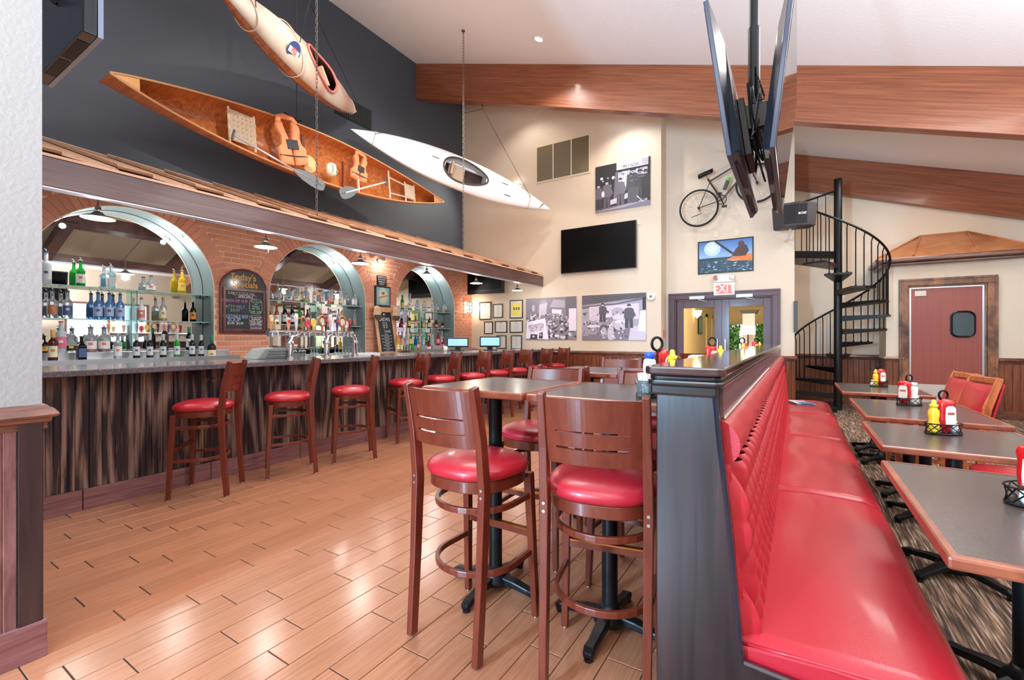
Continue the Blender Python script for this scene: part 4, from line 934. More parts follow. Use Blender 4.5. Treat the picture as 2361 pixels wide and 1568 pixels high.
# seat cushions
cuts = [1.415, 2.945, 4.60, 6.05, 7.28]
for a, b in zip(cuts, cuts[1:]):
    def seat(u, v, a=a, b=b):
        # v: 0 underside back .. over the top .. front underside
        pts = [(-.135, .475), (-.05, .482), (.08, .490), (.22, .490), (.31, .484), (.352, .470), (.372, .445), (.376, .41), (.37, .37), (.345, .345), (.25, .345)]
        t_ = v*(len(pts)-1); i = min(int(t_), len(pts)-2); f = t_-i; x = pts[i][0]*(1-f)+pts[i+1][0]*f; z = pts[i][1]*(1-f)+pts[i+1][1]*f
        y = a+.002+(b-a-.004)*u; e = min(u, 1-u)*(b-a)
        k = min(1, e/.035); k = math.sqrt(max(0, 1-(1-k)**2)); z -= (.024*(1-k)) if z > .38 else 0; x -= .015*(1-k) if x > .3 else 0
        z += .004*math.sin(y*7+x*9)*k
        return (x, y, z)
    MB().grid(seat, 44, 30).build('seat_cushion', redV, bq, smooth=True)
    MB().tube([(x, a+.012, z) for x, z in ((-.13, .462), (.0, .468), (.2, .474), (.31, .468), (.35, .452), (.366, .42))], .0045, 6).build('piping', redV, bq, smooth=True)
m = MB(); m.add([(x, 1.418, z) for x, z in ((-.13, .455), (.0, .462), (.2, .468), (.31, .462), (.35, .45), (.368, .42), (.36, .36), (.34, .345), (-.13, .345))], [tuple(range(9))]); m.build('cushion_end', redV, bq)
MB().box(-.20, PY0+.04, .10, .33, PY1, .345).build('bench_base', darkW, bq); MB().box(-.2, PY0+.06, 0, .28, PY1, .10).build('toe_kick', blackP, bq)
MB().box(-.34, PY0+.045, .02, .30, PY0+.05, .30).build('end_beadboard', wainW, bq)
# menus on the bench
mn = thing('menu', 'blue and white folded menus lying at the far end of the booth bench', 'menu', (.1, 6.9, .49))
pb = M('menu blue', (98, 128, 170), .35); pwm = M('menu white', (232, 230, 226), .4)
A_ = [onZ(1832, 912, .50), onZ(1872, 924, .5), onZ(1896, 925, .5)]
R_ = Matrix.Rotation(.35, 3, 'Z')
MB().obox((.0+.06, 6.85, .493), (.22, .34, .004), R_).build('cover', pb, mn); MB().obox((.05, 6.9, .499), (.21, .33, .004), R_ @ Matrix.Rotation(.05, 3, 'Y')).build('page', pwm, mn)
MB().obox((.10, 6.82, .505), (.14, .2, .003), R_).build('insert', pb, mn)
# ================================================================== DINING TABLES, CHAIRS
DT = 'dining tables along the booth'
da_ = table('dining_table', .77, 1.09, .76, [-.28, .28], 'nearest dining table, dark top with reddish wood edge', DT, .715, 2.125, PI/4)
table('dining_table', .74, .83, .76, [0], 'second dining table, with mustard and ketchup in a wire caddy', DT, .745, 3.44, PI/4)
table('dining_table', .76, 1.18, .76, [-.3, .3], 'third dining table, with ketchup and white mayonnaise bottles', DT, .80, 4.70, PI/4)
table('dining_table', .74, 1.15, .76, [-.3, .3], 'farthest dining table, before the spiral stair', DT, .78, 6.45, PI/4)
orW = wood('honey chair wood', (150, 74, 34), (196, 108, 56), (7, 7, 1.2), 3, .35, .35)
def make_chair():
    t = thing('dining_chair', '', 'chair', (0, 0, 0), 'upholstered dining chairs')
    for s in (-1, 1):
        MB().tube([(s*.2, -.24, 0), (s*.2, -.2, .42), (s*.2, -.25, .75), (s*.195, -.33, 1.0)], [.9, 1.1, 1.1, .9], rect=(.026, .05), up=(0, 1, 0)).build('leg', orW, t, bevel=.004)
        MB().tube([(s*.2, .2, 0), (s*.195, .19, .42)], [.8, 1.1], rect=(.036, .036), up=(0, 1, 0)).build('leg', orW, t, bevel=.004)
        MB().box(s*.195-.012, -.2, .28, s*.195+.012, .19, .31).build('side_rail', orW, t)
    MB().box(-.2, -.2, .40, .2, .2, .445).build('seat_rail', orW, t, bevel=.004)
    o0 = seat_outline(.215, .215, .215, 32); loft(MB(), []) if False else None
    m = MB(); loft(m, [[(x*k, y*k, z) for x, y in o0] for k, z in ((.97, .444), (1.03, .455), (1.04, .475), (1.0, .49), (.8, .50), (.3, .505))]); m.build('seat_cushion', redV, t, smooth=True)
    MB().grid(lambda u, v: (-.214+.428*u, -.188-.10*v+.028*math.sin(PI*u)**.4*math.sin(PI*v)**.4, .56+.38*v), 12, 12).build('back_pad', redV, t, smooth=True)
    MB().add([(x, -.245-.10*v-(.012 if q else 0), .55+.40*v) for q in (0, 1) for x, v in ((-.21, 0), (.21, 0), (.21, 1), (-.21, 1))], [(0, 1, 2, 3), (4, 7, 6, 5), (0, 4, 5, 1), (1, 5, 6, 2), (2, 6, 7, 3), (3, 7, 4, 0)]).build('back_board', redV, t)
    MB().tube([(-.2, -.322, .975), (.2, -.322, .975)], 1, rect=(.026, .05), up=(0, 0, 1)).build('top_rail', orW, t, bevel=.006)
    return t
def dchair(o, x, y, fx, fy, lb): o.location = (x, y, 0); o.rotation_euler = (0, 0, rz(fx, fy)); o['label'] = lb
c0 = make_chair(); dchair(c0, 1.02, 5.26, -.98, -.16, 'red backed dining chair nearer the camera, right of the third dining table')
c1 = copy_tree(c0); dchair(c1, 1.02, 5.76, -.98, -.16, 'red backed dining chair farther back, right of the third dining table')
c2 = copy_tree(c0); dchair(c2, 1.17, 3.99, -1, 0, 'dining chair tucked between the second and third tables, only its red seat showing')
# ---- caddies and their contents
wireB = M('caddy wire', (30, 30, 32), .3, .7)
def make_caddy():
    t = thing('condiment_caddy', '', 'caddy', (0, 0, 0), 'wire condiment caddies')
    el = lambda k, z, r=1.: [(k*.095*r*math.cos(2*PI*i/24), k*.062*r*math.sin(2*PI*i/24), z) for i in range(24)]
    MB().prism([(a, b) for a, b, c in el(1, 0)], 'z', .004, .01).build('tray', wireB, t)
    m = MB(); m.tube(el(1, .006), .004, 5, closed=True); m.tube(el(1.04, .062), .0032, 5, closed=True)
    for i in range(0, 24, 2):
        for s in (3, -3): a, b = el(1, .006)[i], el(1.04, .062)[(i+s) % 24]; m.tube([a, b], .0022, 4)
    m.build('basket', wireB, t)
    m = MB(); m.tube([(0, 0, .006), (0, 0, .20)], .0035, 6); m.tube([(.026*math.cos(a), 0, .225+.028*math.sin(a)) for a in [2*PI*k/16 for k in range(16)]], .006, 6, closed=True); m.build('ring_handle', wireB, t)
    return t
kred = M('ketchup red', (196, 26, 30), .25, coat=.4); klab = M('ketchup label', (236, 228, 212), .4); yelp = M('mustard yellow', (240, 200, 52), .3, coat=.3); mayo = M('mayo bottle', (232, 230, 218), .35)
def make_ketchup():
    t = thing('ketchup_bottle', '', 'bottle', (0, 0, 0), 'ketchup bottles')
    MB().lathe([(.022, 0), (.022, .022), (.03, .03), (.040, .05), (.043, .09), (.041, .13), (.045, .165), (.040, .185), (.018, .193), (0, .194)], 20, sx=1, sy=.62).build('body', kred, t, smooth=True)
    MB().prism([(-.027+.0*0, .045), (.027, .045), (.030, .09), (.027, .145), (.014, .156), (-.014, .156), (-.027, .145), (-.030, .09)], 'y', -.0305, -.0265).build('label', klab, t)
    m = MB(); m.box(-.02, -.0312, .106, .02, -.0306, .120); m.build('label_print', M('label print', (170, 90, 80), .5), t)
    return t
def make_mustard():
    t = thing('mustard_bottle', '', 'bottle', (0, 0, 0), 'mustard bottles')
    MB().lathe([(.024, 0), (.027, .01), (.027, .05), (.023, .075), (.027, .10), (.026, .125), (.017, .14), (.017, .148)], 18).build('body', yelp, t, smooth=True)
    MB().lathe([(.021, .147), (.021, .162), (.012, .166), (.010, .185), (.006, .19)], 14).build('cap', yelp, t, smooth=True); return t
def make_mayo(blue=False):
    t = thing('mayonnaise_bottle', '', 'bottle', (0, 0, 0), 'mayonnaise bottles')
    MB().lathe([(.026, 0), (.03, .01), (.029, .06), (.024, .08), (.03, .12), (.026, .145), (.018, .155)], 18, sy=.75).build('body', mayo, t, smooth=True)
    MB().lathe([(.021, .153), (.021, .175), (.017, .18)], 14).build('cap', M('blue cap', (40, 84, 190), .35) if blue else mayo, t, smooth=True); return t
def make_shaker():
    t = thing('salt_shaker', '', 'shaker', (0, 0, 0), 'salt and pepper shakers')
    MB().lathe([(.016, 0), (.018, .02), (.014, .05)], 12).build('glass', M('shaker glass', (224, 224, 226), .1, coat=.4), t, smooth=True); MB().lathe([(.0155, .05), (.0155, .058), (.008, .068), (0, .069)], 12).build('lid', chrome, t, smooth=True); return t
pc, pk, pm, py_, ps, pmb = [None]*6
protos = {}
def put(kind, mk, x, y, z, rot, lbl):
    if kind not in protos: protos[kind] = mk(); o = protos[kind]
    else: o = copy_tree(protos[kind])
    o.location = (x, y, z); o.rotation_euler = (0, 0, rot); o['label'] = lbl; return o
def caddy(x, y, z, rot, where, items, sc=1.):
    put('caddy', make_caddy, x, y, z, rot, 'black wire condiment caddy on the %s' % where)
    c_, s_ = math.cos(rot), math.sin(rot)
    for kind, mk, dx, dy, r2, nm in items: put(kind, mk, x+dx*c_-dy*s_, y+dx*s_+dy*c_, z+.0105, rot+r2, nm+' in the caddy on the %s' % where)
K, MU, MY, SH_ = ('ketchup', make_ketchup), ('mustard', make_mustard), ('mayo', make_mayo), ('shaker', make_shaker)
P = onZ(2175, 1000, .76); caddy(P.x, P.y, .76, CA, 'second dining table', [K+(.005, -.012, 0, 'red ketchup bottle'), MU+(-.06, -.004, 0, 'yellow mustard bottle'), SH_+(.066, .0, 0, 'salt shaker')])
P = onZ(2096, 934, .76); caddy(P.x, P.y, .76, CA, 'third dining table', [K+(-.045, -.004, -1.0, 'red ketchup bottle'), MY+(.025, -.02, 0, 'white mayonnaise bottle'), SH_+(.07, .0, 0, 'salt shaker')])
P = onZ(2026, 891, .76); caddy(P.x, P.y, .76, CA, 'farthest dining table', [K+(.02, -.01, 0, 'red ketchup bottle'), MU+(-.045, -.01, 0, 'yellow mustard bottle'), SH_+(-.078, .0, 0, 'salt shaker')])
P = onZ(2395, 1165, .76); caddy(P.x, P.y, .76, CA, 'nearest dining table', [K+(-.022, -.01, -.9, 'red ketchup bottle'), SH_+(-.06, -.016, 0, 'salt shaker')])
caddy(-.505, 1.98, 1.071, CA+.3, 'front right high table', [K+(.045, .03, .6, 'red ketchup bottle'), MU+(.062, -.02, 0, 'yellow mustard bottle'), ('mayob', lambda: make_mayo(True), -.045, -.012, 0, 'white mayonnaise bottle with blue cap'), SH_+(-.07, .0, 0, 'salt shaker')])
caddy(-.47, 3.25, 1.071, CA, 'second row right high table', [K+(.0, .02, .4, 'red ketchup bottle'), MU+(.05, -.01, 0, 'yellow mustard bottle')])
caddy(-.45, 5.0, 1.071, CA, 'third row right high table', [K+(.03, .01, .4, 'red ketchup bottle'), MU+(.0, -.02, 0, 'yellow mustard bottle')])
caddy(-.46, 7.05, 1.071, CA, 'back row right high table', [K+(-.02, .0, .4, 'red ketchup bottle'), MU+(.04, -.01, 0, 'yellow mustard bottle')])
t = thing('sugar_glass', 'glass of white sugar packets on the front right high table', 'glass', (-.535, 1.90, 1.071))
MB().lathe([(.03, 0), (.034, .05), (.036, .075), (.034, .075), (.031, .01), (0, .01)], 16, (-.535, 1.90, 1.071)).build('tumbler', M('tumbler glass', (225, 232, 236), .03, trans=.9, ior=1.3), t, smooth=True)
for k in range(7): MB().obox((-.535+.016*math.cos(k), 1.90+.016*math.sin(k), 1.071+.062), (.004, .028, .085), Matrix.Rotation(k*.9, 3, 'Z') @ Matrix.Rotation(.12, 3, 'Y')).build('sugar_packet', M('packet white', (236, 236, 236), .6), t)
P = Vector((-.53, 2.95+.2, 1.071)); t = thing('napkin_dispenser', 'white napkin dispenser on the second row right high table', 'dispenser', P)
MB().box(P.x-.07, P.y-.05, P.z, P.x+.07, P.y+.05, P.z+.14).build('case', M('dispenser white', (226, 226, 226), .4), t, bevel=.02); MB().box(P.x-.05, P.y-.053, P.z+.02, P.x+.05, P.y-.048, P.z+.11).build('opening', blackP, t)
# ================================================================== SPIRAL STAIR
SP = Vector((.65, 10.15, 0)); fr = -Vector((SP.x, SP.y, 0)).normalized(); rt = Vector((-fr.y, fr.x, 0)); rt = rt if rt.dot(Vector((CS, SN, 0))) > 0 else -rt
RS = .73
def sp(th, r, z): a = math.radians(th); return SP+(fr*math.cos(a)+rt*math.sin(a))*r+Vector((0, 0, z))
st = thing('spiral_staircase', 'black metal spiral staircase beside the kitchen vestibule', 'staircase', SP)
MB().lathe([(.064, 0), (.064, 4.22), (.0, 4.225)], 20, SP).build('center_pole', black, st, smooth=2)
MB().lathe([(.11, 0), (.11, .012), (.07, .02)], 20, SP).build('base_flange', steel, st)
zth = lambda th: 1.725-(th-90)/30*.235
for k in range(11, 0, -1):
    th = 90+30*(k-5); z = zth(th); m = MB(); hw_ = 15.5
    top = [sp(th-hw_*2.6, .07, z), sp(th-hw_, RS, z), sp(th, RS+.012, z), sp(th+hw_, RS, z), sp(th+hw_*2.6, .07, z)]
    bot = [top[0]-Vector((0, 0, .10)), top[1]-Vector((0, 0, .035)), top[2]-Vector((0, 0, .035)), top[3]-Vector((0, 0, .035)), top[4]-Vector((0, 0, .10))]
    m.add(top+bot, [(0, 1, 2, 3, 4), (9, 8, 7, 6, 5)]+[(i, 5+i, 5+(i+1) % 5, (i+1) % 5) for i in range(5)]); m.build('tread', black, st)
    for d in (-10, 0, 10):
        zr = zth(th+d)+.90
        if th+d > 275: continue
        m = MB().tube([sp(th+d, RS-.025, z), sp(th+d, RS-.025, zr-.08), sp(th+d, RS, zr-.01)], .0095, 6); m.lathe([(.02, 0), (.014, .02)], 8, sp(th+d, RS-.025, z)); m.build('baluster', black, st)
MB().tube([sp(th, RS, zth(th)+.90) for th in range(276, -72, -6)], .019, 8).build('handrail', black, st, smooth=True)
MB().tube([sp(276, RS, 0), sp(276, RS, zth(276)+.9)], .026, 8).build('newel_post', black, st)
lz = 2.905
pl_ = [sp(-52, .07, lz), sp(-52, RS+.1, lz), sp(-70, RS+.12, lz), sp(-100, RS+.06, lz), sp(-135, RS+.1, lz), sp(-150, .07, lz)]
m = MB(); n = len(pl_); m.add(pl_+[v-Vector((0, 0, .13)) for v in pl_], [tuple(range(n)), tuple(range(n, 2*n))[::-1]]+[(i, n+i, n+(i+1) % n, (i+1) % n) for i in range(n)]); m.build('landing', black, st)
A_, B_ = sp(-70, RS+.02, 0), sp(-112, RS+.02, 0)
m = MB()
for z in (lz+.06, lz+.5*0+1.02+.0): m.tube([A_+Vector((0, 0, z+.0)), B_+Vector((0, 0, z))], 1, rect=(.022, .022))
m.tube([A_+Vector((0, 0, lz-.12)), A_+Vector((0, 0, lz+1.04))], 1, rect=(.03, .03), up=(0, 1, 0)); m.tube([B_+Vector((0, 0, lz-.12)), B_+Vector((0, 0, lz+1.04))], 1, rect=(.03, .03), up=(0, 1, 0)); m.build('landing_rail', black, st)
MB().tube([B_+Vector((0, 0, 3.9)), A_+Vector((0, 0, 3.9))], 1, rect=(.02, .02)).build('landing_top_rail', black, st)
for k in range(1, 6): P = A_.lerp(B_, k/6); MB().tube([P+Vector((0, 0, lz)), P+Vector((0, 0, 3.92))], .009, 6).build('baluster', black, st)
MB().tube([sp(-66, RS, 3.78), SP+Vector((0, 0, 4.02))], .018, 8).build('upper_handrail', black, st)
for k in range(1, 5): P = sp(-66, RS, 3.78).lerp(SP+Vector((0, 0, 4.02)), k/5.5); MB().tube([Vector((P.x, P.y, lz)), P], .009, 6).build('baluster', black, st)
MB().box(.0, 9.85, 0, .62, 10.8, .09).build('bottom_step', black, st, bevel=.004)
# ================================================================== CEILING TELEVISIONS
hm = thing('ceiling_tv_mount', 'black ceiling pole and bracket holding two back to back televisions', 'mount', (-.2, 2.86, 2.3))
PXY = (-.198, 2.86)
MB().tube([(PXY[0], PXY[1], 2.55), (PXY[0], PXY[1], zc(PXY[0]))], .024, 14).build('pole', black, hm, smooth=2)
MB().tube([(PXY[0], PXY[1], 2.62), (PXY[0], PXY[1], 3.05)], .030, 14).build('pole_sleeve', black, hm, smooth=2)
MB().obox((PXY[0], PXY[1], 2.49), (.16, .34, .13), Matrix.Identity(3)).build('bracket_box', black, hm, bevel=.01)
MB().obox((PXY[0], PXY[1], 2.58), (.24, .10, .03), Matrix.Identity(3)).build('bracket_arm', black, hm, bevel=.004)
tvP = M('tv back plastic', (26, 30, 38), .25, coat=.3); scrG = M('glossy screen', (3, 3, 4), .04, spec=.7)
def tvtilt(name, lbl, xb, xt, zb_, zt, y0, y1, side):
    t = thing(name, lbl, 'television', (xb, (y0+y1)/2, zb_)); a = Vector((xb, 0, zb_)); up = Vector((xt-xb, 0, zt-zb_)); L_ = up.length; up.normalize(); n = Vector((up.z, 0, -up.x))*side   # n points to the screen side
    def P(u, y, d): v = a+up*u+n*d; return (v.x, y, v.z)
    def pr(us, ys, d0, d1, nm, mt, bev=.004):
        m = MB(); m.add([P(u, y, d) for d in (d0, d1) for u, y in ((us[0], ys[0]), (us[1], ys[0]), (us[1], ys[1]), (us[0], ys[1]))], [(0, 1, 2, 3), (7, 6, 5, 4), (0, 4, 5, 1), (1, 5, 6, 2), (2, 6, 7, 3), (3, 7, 4, 0)])
        return m.build(nm, mt, t, bevel=bev)
    pr((0, L_), (y0, y1), -.022, .0, 'bezel', M('bezel blue black', (36, 46, 66), .25, coat=.4)); pr((.02, L_-.02), (y0+.02, y1-.02), .0005, .002, 'screen', scrG, 0)
    m = MB(); f = [(.0, y0+.01), (L_-.0, y0+.01), (L_, y1-.01), (0, y1-.01)]; g_ = [(.02, y0+.05), (L_*.78, y0+.12), (L_*.78, y1-.12), (.02, y1-.05)]
    m.add([P(u, y, -.022) for u, y in f]+[P(u, y, -.056) for u, y in g_], [(4, 5, 6, 7), (0, 1, 5, 4), (1, 2, 6, 5), (2, 3, 7, 6), (3, 0, 4, 7)]); m.build('rear_shell', tvP, t, bevel=.012)
    gq = MB(); k = y0+.12
    for yy_ in range(2):
        gq.add([P(.0-.002, y, d) for y, d in ((k, -.026), (k, -.046), (k+.42, -.046), (k+.42, -.026))], [(0, 1, 2, 3)]); k += .58
    gq.build('speaker_grille', M('tv grille', (40, 34, 40), .6), t)
    pr((L_*.2, L_*.62), ((y0+y1)/2-.16, (y0+y1)/2+.16), -.09, -.056, 'mounting_plate', black)
    m = MB()
    for k in range(5): v = P(.22+.03*k, y0+.13, -.05); m.obox(v, (.012, .02, .012), Matrix.Identity(3))
    m.build('control_buttons', M('tv button', (120, 130, 140), .4), t)
    return t
tvtilt('television', 'left of two back to back ceiling televisions, tilted toward the bar', -.262, -.36, 2.13, 2.86, 2.22, 3.45, -1)
tvtilt('television', 'right of two back to back ceiling televisions, tilted toward the dining side', -.075, .005, 2.13, 2.86, 2.22, 3.45, 1)
random.seed(5); m = MB()
for k in range(9):
    a = [random.uniform(-.05, .05), random.uniform(-.12, .1)]; pts = []
    for j in range(9): tt = j/8; pts.append((PXY[0]+.02+a[0]*.8*math.sin(tt*6+k), PXY[1]-.12+a[1]*math.cos(tt*5+k), 2.66-(.26+.03*k)*math.sin(PI*tt) if k % 3 else 2.75-.4*tt+.05*math.sin(8*tt+k)))
    m.tube(pts, .0045, 5)
tag(m.build('cable_bundle', blackP), 'tangle of black cables hanging between the ceiling televisions', 'cables')
# speaker on the wall corner
P = onY(1832, 497, 9.0); t = thing('loudspeaker', 'dark loudspeaker on a bracket beside the spiral stair top', 'speaker', P)
w2, h2 = .33, .20
R = Matrix.Rotation(.12, 3, 'Z')
sh = [(-w2, .14), (-w2*.55, -.1), (0, -.14), (w2*.55, -.1), (w2, .0), (w2*.8, .2), (-w2*.8, .22)]
m = MB(); n = 7; V3 = lambda x, y, z: P+R @ Vector((x, y, z))
m.add([V3(x*.92, y, -h2) for x, y in sh]+[V3(x, y, h2) for x, y in sh], [tuple(range(n))[::-1], tuple(range(n, 2*n))]+[(i, (i+1) % n, n+(i+1) % n, n+i) for i in range(n)]); m.build('cabinet', M('speaker grey', (62, 58, 62), .5), t, bevel=.02)
m = MB(); q = [(-w2*.5, -.112), (0, -.152), (w2*.5, -.112)]; m.add([V3(x, y, z) for z in (-h2*.8, h2*.8) for x, y in q], [(0, 1, 4, 3), (1, 2, 5, 4)]); m.build('grille', M('speaker grille', (34, 30, 36), .7, bump=(200, .6)), t)
text('BOSE', .05, V3(.09, -.14, .0), R @ Matrix.Rotation(.12, 3, 'Z') @ RY, M('badge silver', (225, 225, 225), .3, .5), t, shear=.3)
MB().tube([V3(-.05, .1, -h2), V3(-.05, .3, -h2-.12), (P.x-.15, YDR, P.z-.3)], .02, 6).build('wall_bracket', whiteP, t)
# ================================================================== BICYCLE
YB_ = 9.44; bi = thing('bicycle', 'dark road bicycle with black saddle hung on the wall above the door', 'bicycle', onY(1665, 462, YB_))
rc, fc, bbk_ = onY(1611, 480, YB_), onY(1746, 422, YB_), onY(1664, 461, YB_); WR = .345
btm = M('tyre', (34, 32, 32), .7); rimm = M('rim silver', (176, 170, 165), .3, .8); fm = M('bike frame', (60, 62, 66), .3, .4, coat=.4)
def wheel(c):
    o = MB().tube([c+Vector((WR*math.cos(a), 0, WR*math.sin(a))) for a in [2*PI*k/40 for k in range(40)]], .021, 6, closed=True).build('wheel', btm, bi, smooth=True)
    MB().tube([c+Vector(((WR-.024)*math.cos(a), 0, (WR-.024)*math.sin(a))) for a in [2*PI*k/40 for k in range(40)]], .009, 5, closed=True).build('rim', rimm, o)
    m = MB()
    for k in range(24): a = 2*PI*k/24; m.tube([c+Vector((0, .02*(-1)**k, 0)), c+Vector(((WR-.03)*math.cos(a+.2), 0, (WR-.03)*math.sin(a+.2)))], .0022, 3, cap=False)
    m.build('spokes', rimm, o); MB().tube([c+Vector((0, -.04, 0)), c+Vector((0, .04, 0))], .022, 8).build('hub', black, o)
wheel(rc); wheel(fc)
stp, htp, htb = onY(1632, 413, YB_), onY(1722, 366, YB_), onY(1729, 385, YB_)
for a, b, r, nm in ((bbk_, stp, .016, 'seat_tube'), (stp+(bbk_-stp)*.12, htp, .017, 'top_tube'), (bbk_, htb, .020, 'down_tube'), (htp, htb, .02, 'head_tube'), (bbk_, rc, .010, 'chain_stay'), (stp+(bbk_-stp)*.15, rc, .009, 'seat_stay'), (htb, fc, .013, 'fork')):
    MB().tube([a, b], r, 8).build(nm, fm, bi, smooth=2)
sdl = stp+(stp-bbk_)*.18; MB().tube([stp, sdl], .013, 8).build('seat_post', chrome, bi)
ax_ = (fc-rc).normalized()
m = MB(); pr = [(-.13, .075), (-.10, .085), (0, .06), (.08, .03), (.14, .018)]; rings = [[sdl+ax_*x+Vector((0, w_*math.cos(a), .03+.045*math.sin(a))) for a in [2*PI*k/10 for k in range(10)]] for x, w_ in pr]; loft(m, rings); m.build('saddle', blackP, bi, smooth=True)
hb = htp+Vector((.0, 0, .05)); m = MB(); m.tube([hb+Vector((0, .1, 0)), hb+Vector((0, -.15, 0)), hb+Vector((.05, -.25, .02))], .013, 8); m.tube([hb+Vector((0, -.15, 0)), hb+Vector((-.22, -.3, .02))], .014, 8); m.build('handlebar', black, bi)
MB().tube([bbk_+Vector((.085*math.cos(a), -.02, .085*math.sin(a))) for a in [2*PI*k/20 for k in range(20)]], .008, 5, closed=True).build('chainring', black, bi)
m = MB(); 
for s in (1, -1): d = Vector((.35, 0, -.94))*s; m.tube([bbk_+Vector((0, -.05*s, 0)), bbk_+d*.17+Vector((0, -.06*s, 0))], .011, 6); m.obox(bbk_+d*.17+Vector((0, -.11*s, 0)), (.09, .07, .025), Matrix.Identity(3))
m.build('crank_and_pedals', black, bi)
MB().tube([rc+Vector((0, -.03, -.02)), rc+Vector((.06, -.03, -.12)), rc+Vector((-.13, -.03, -.17))], .007, 5).build('kickstand', black, bi)
q0, q1 = onY(1670, 437, YB_-.05), onY(1681, 409, YB_-.05); t = thing('water_bottle', 'slim bottle with green cap in the cage of the hanging bicycle', 'bottle', q0)
MB().tube([q0, q0.lerp(q1, .72)], .035, 12).build('body', M('bottle grey', (70, 78, 84), .3), t, smooth=2); MB().tube([q0.lerp(q1, .72), q1], .033, 12).build('cap', M('bottle green', (72, 214, 70), .35), t, smooth=2)
# ================================================================== WALL ITEMS ON THE FAR WALLS
EYF = Matrix(((1, 0, 0), (0, 0, -1), (0, 1, 0)))
def rectY(px0, py0, px1, py1, Y):
    a, b = onY(px0, py0, Y), onY(px1, py1, Y); return a.x, a.z, b.x, b.z
def board(name, lbl, cat, X0, Z0, X1, Z1, Y, th, mat, grp=None, frame=0, fmat=None, fd=.02):
    """flat board on a -Y facing wall; Z0 top, Z1 bottom"""
    t = thing(name, lbl, cat, ((X0+X1)/2, Y, Z1), grp)
    MB().box(X0+frame, Y-th, Z1+frame, X1-frame, Y, Z0-frame).build('panel', mat, t)
    if frame:
        m = MB(); y0 = Y-fd
        m.box(X0, y0, Z1, X0+frame, Y, Z0); m.box(X1-frame, y0, Z1, X1, Y, Z0); m.box(X0+frame, y0, Z1, X1-frame, Y, Z1+frame); m.box(X0+frame, y0, Z0-frame, X1-frame, Y, Z0); m.build('frame', fmat, t, bevel=.003)
    return t
pt = paint()
g = lambda v: tuple(min(255, int(q)) for q in ((v*1.06+8)*.96, (v*1.06+8)*.91, v*1.06+8))   # violet toned grey
def photo(name, lbl, r, Y, scene_fn, tilt=0):
    X0, Z0, X1, Z1 = r; Y = Y-.006; t = board(name, lbl, 'poster', X0, Z0, X1, Z1, Y, .018, M('poster core', (190, 180, 186), .6)); W_, H_ = X1-X0, Z0-Z1
    m = MB(); lay = [0]
    def fn(u, v): return (X0+u*W_, Y-.0185-lay[0]*.00003, Z1+v*H_)
    def P(pts, c): poly(m, [(min(1, max(0, a)), min(1, max(0, b))) for a, b in pts], fn, c); lay[0] += 1
    def Ds(u, v, ru, rv, c, n=10): P([(u+ru*math.cos(2*PI*k/n), v+rv*math.sin(2*PI*k/n)) for k in range(n)], c)
    scene_fn(P, Ds); m.build('print', pt, t, cols=True)
    def tx(s, u, v, size, mt, sx=1., rot=0.): text(s, size, (X0+u*W_, Y-.0185-lay[0]*.00003-.001, Z1+v*H_), EYF @ Matrix.Rotation(rot, 3, 'Z'), mt, t, ext=.0004, sx=sx)
    return t, tx
ink = M('poster ink', (44, 40, 52), .5)
def man(P, Ds, x, b, h, c, hat=1, leg=1, cd=None, w_=1.):
    w = h*.22*w_; cd = cd or g(50)
    P([(x-w*.5, b), (x-w*.1, b), (x+w*.02, b+h*.45), (x-w*.45, b+h*.48)], cd); P([(x+w*.1, b), (x+w*.5, b), (x+w*.45, b+h*.48), (x-.0, b+h*.45)], cd)
    P([(x-w*.62, b+h*.40), (x+w*.62, b+h*.40), (x+w*.55, b+h*.78), (x+w*.2, b+h*.84), (x-w*.2, b+h*.84), (x-w*.55, b+h*.78)], c)
    P([(x+w*.5, b+h*.76), (x+w*.85, b+h*.5), (x+w*.7, b+h*.46), (x+w*.4, b+h*.62)], c); Ds(x, b+h*.88, h*.045, h*.055, g(190))
    if hat: Ds(x, b+h*.925, h*.085, h*.018, g(40)); P([(x-h*.05, b+h*.925), (x+h*.05, b+h*.925), (x+h*.04, b+h*.985), (x-h*.04, b+h*.985)], g(46))
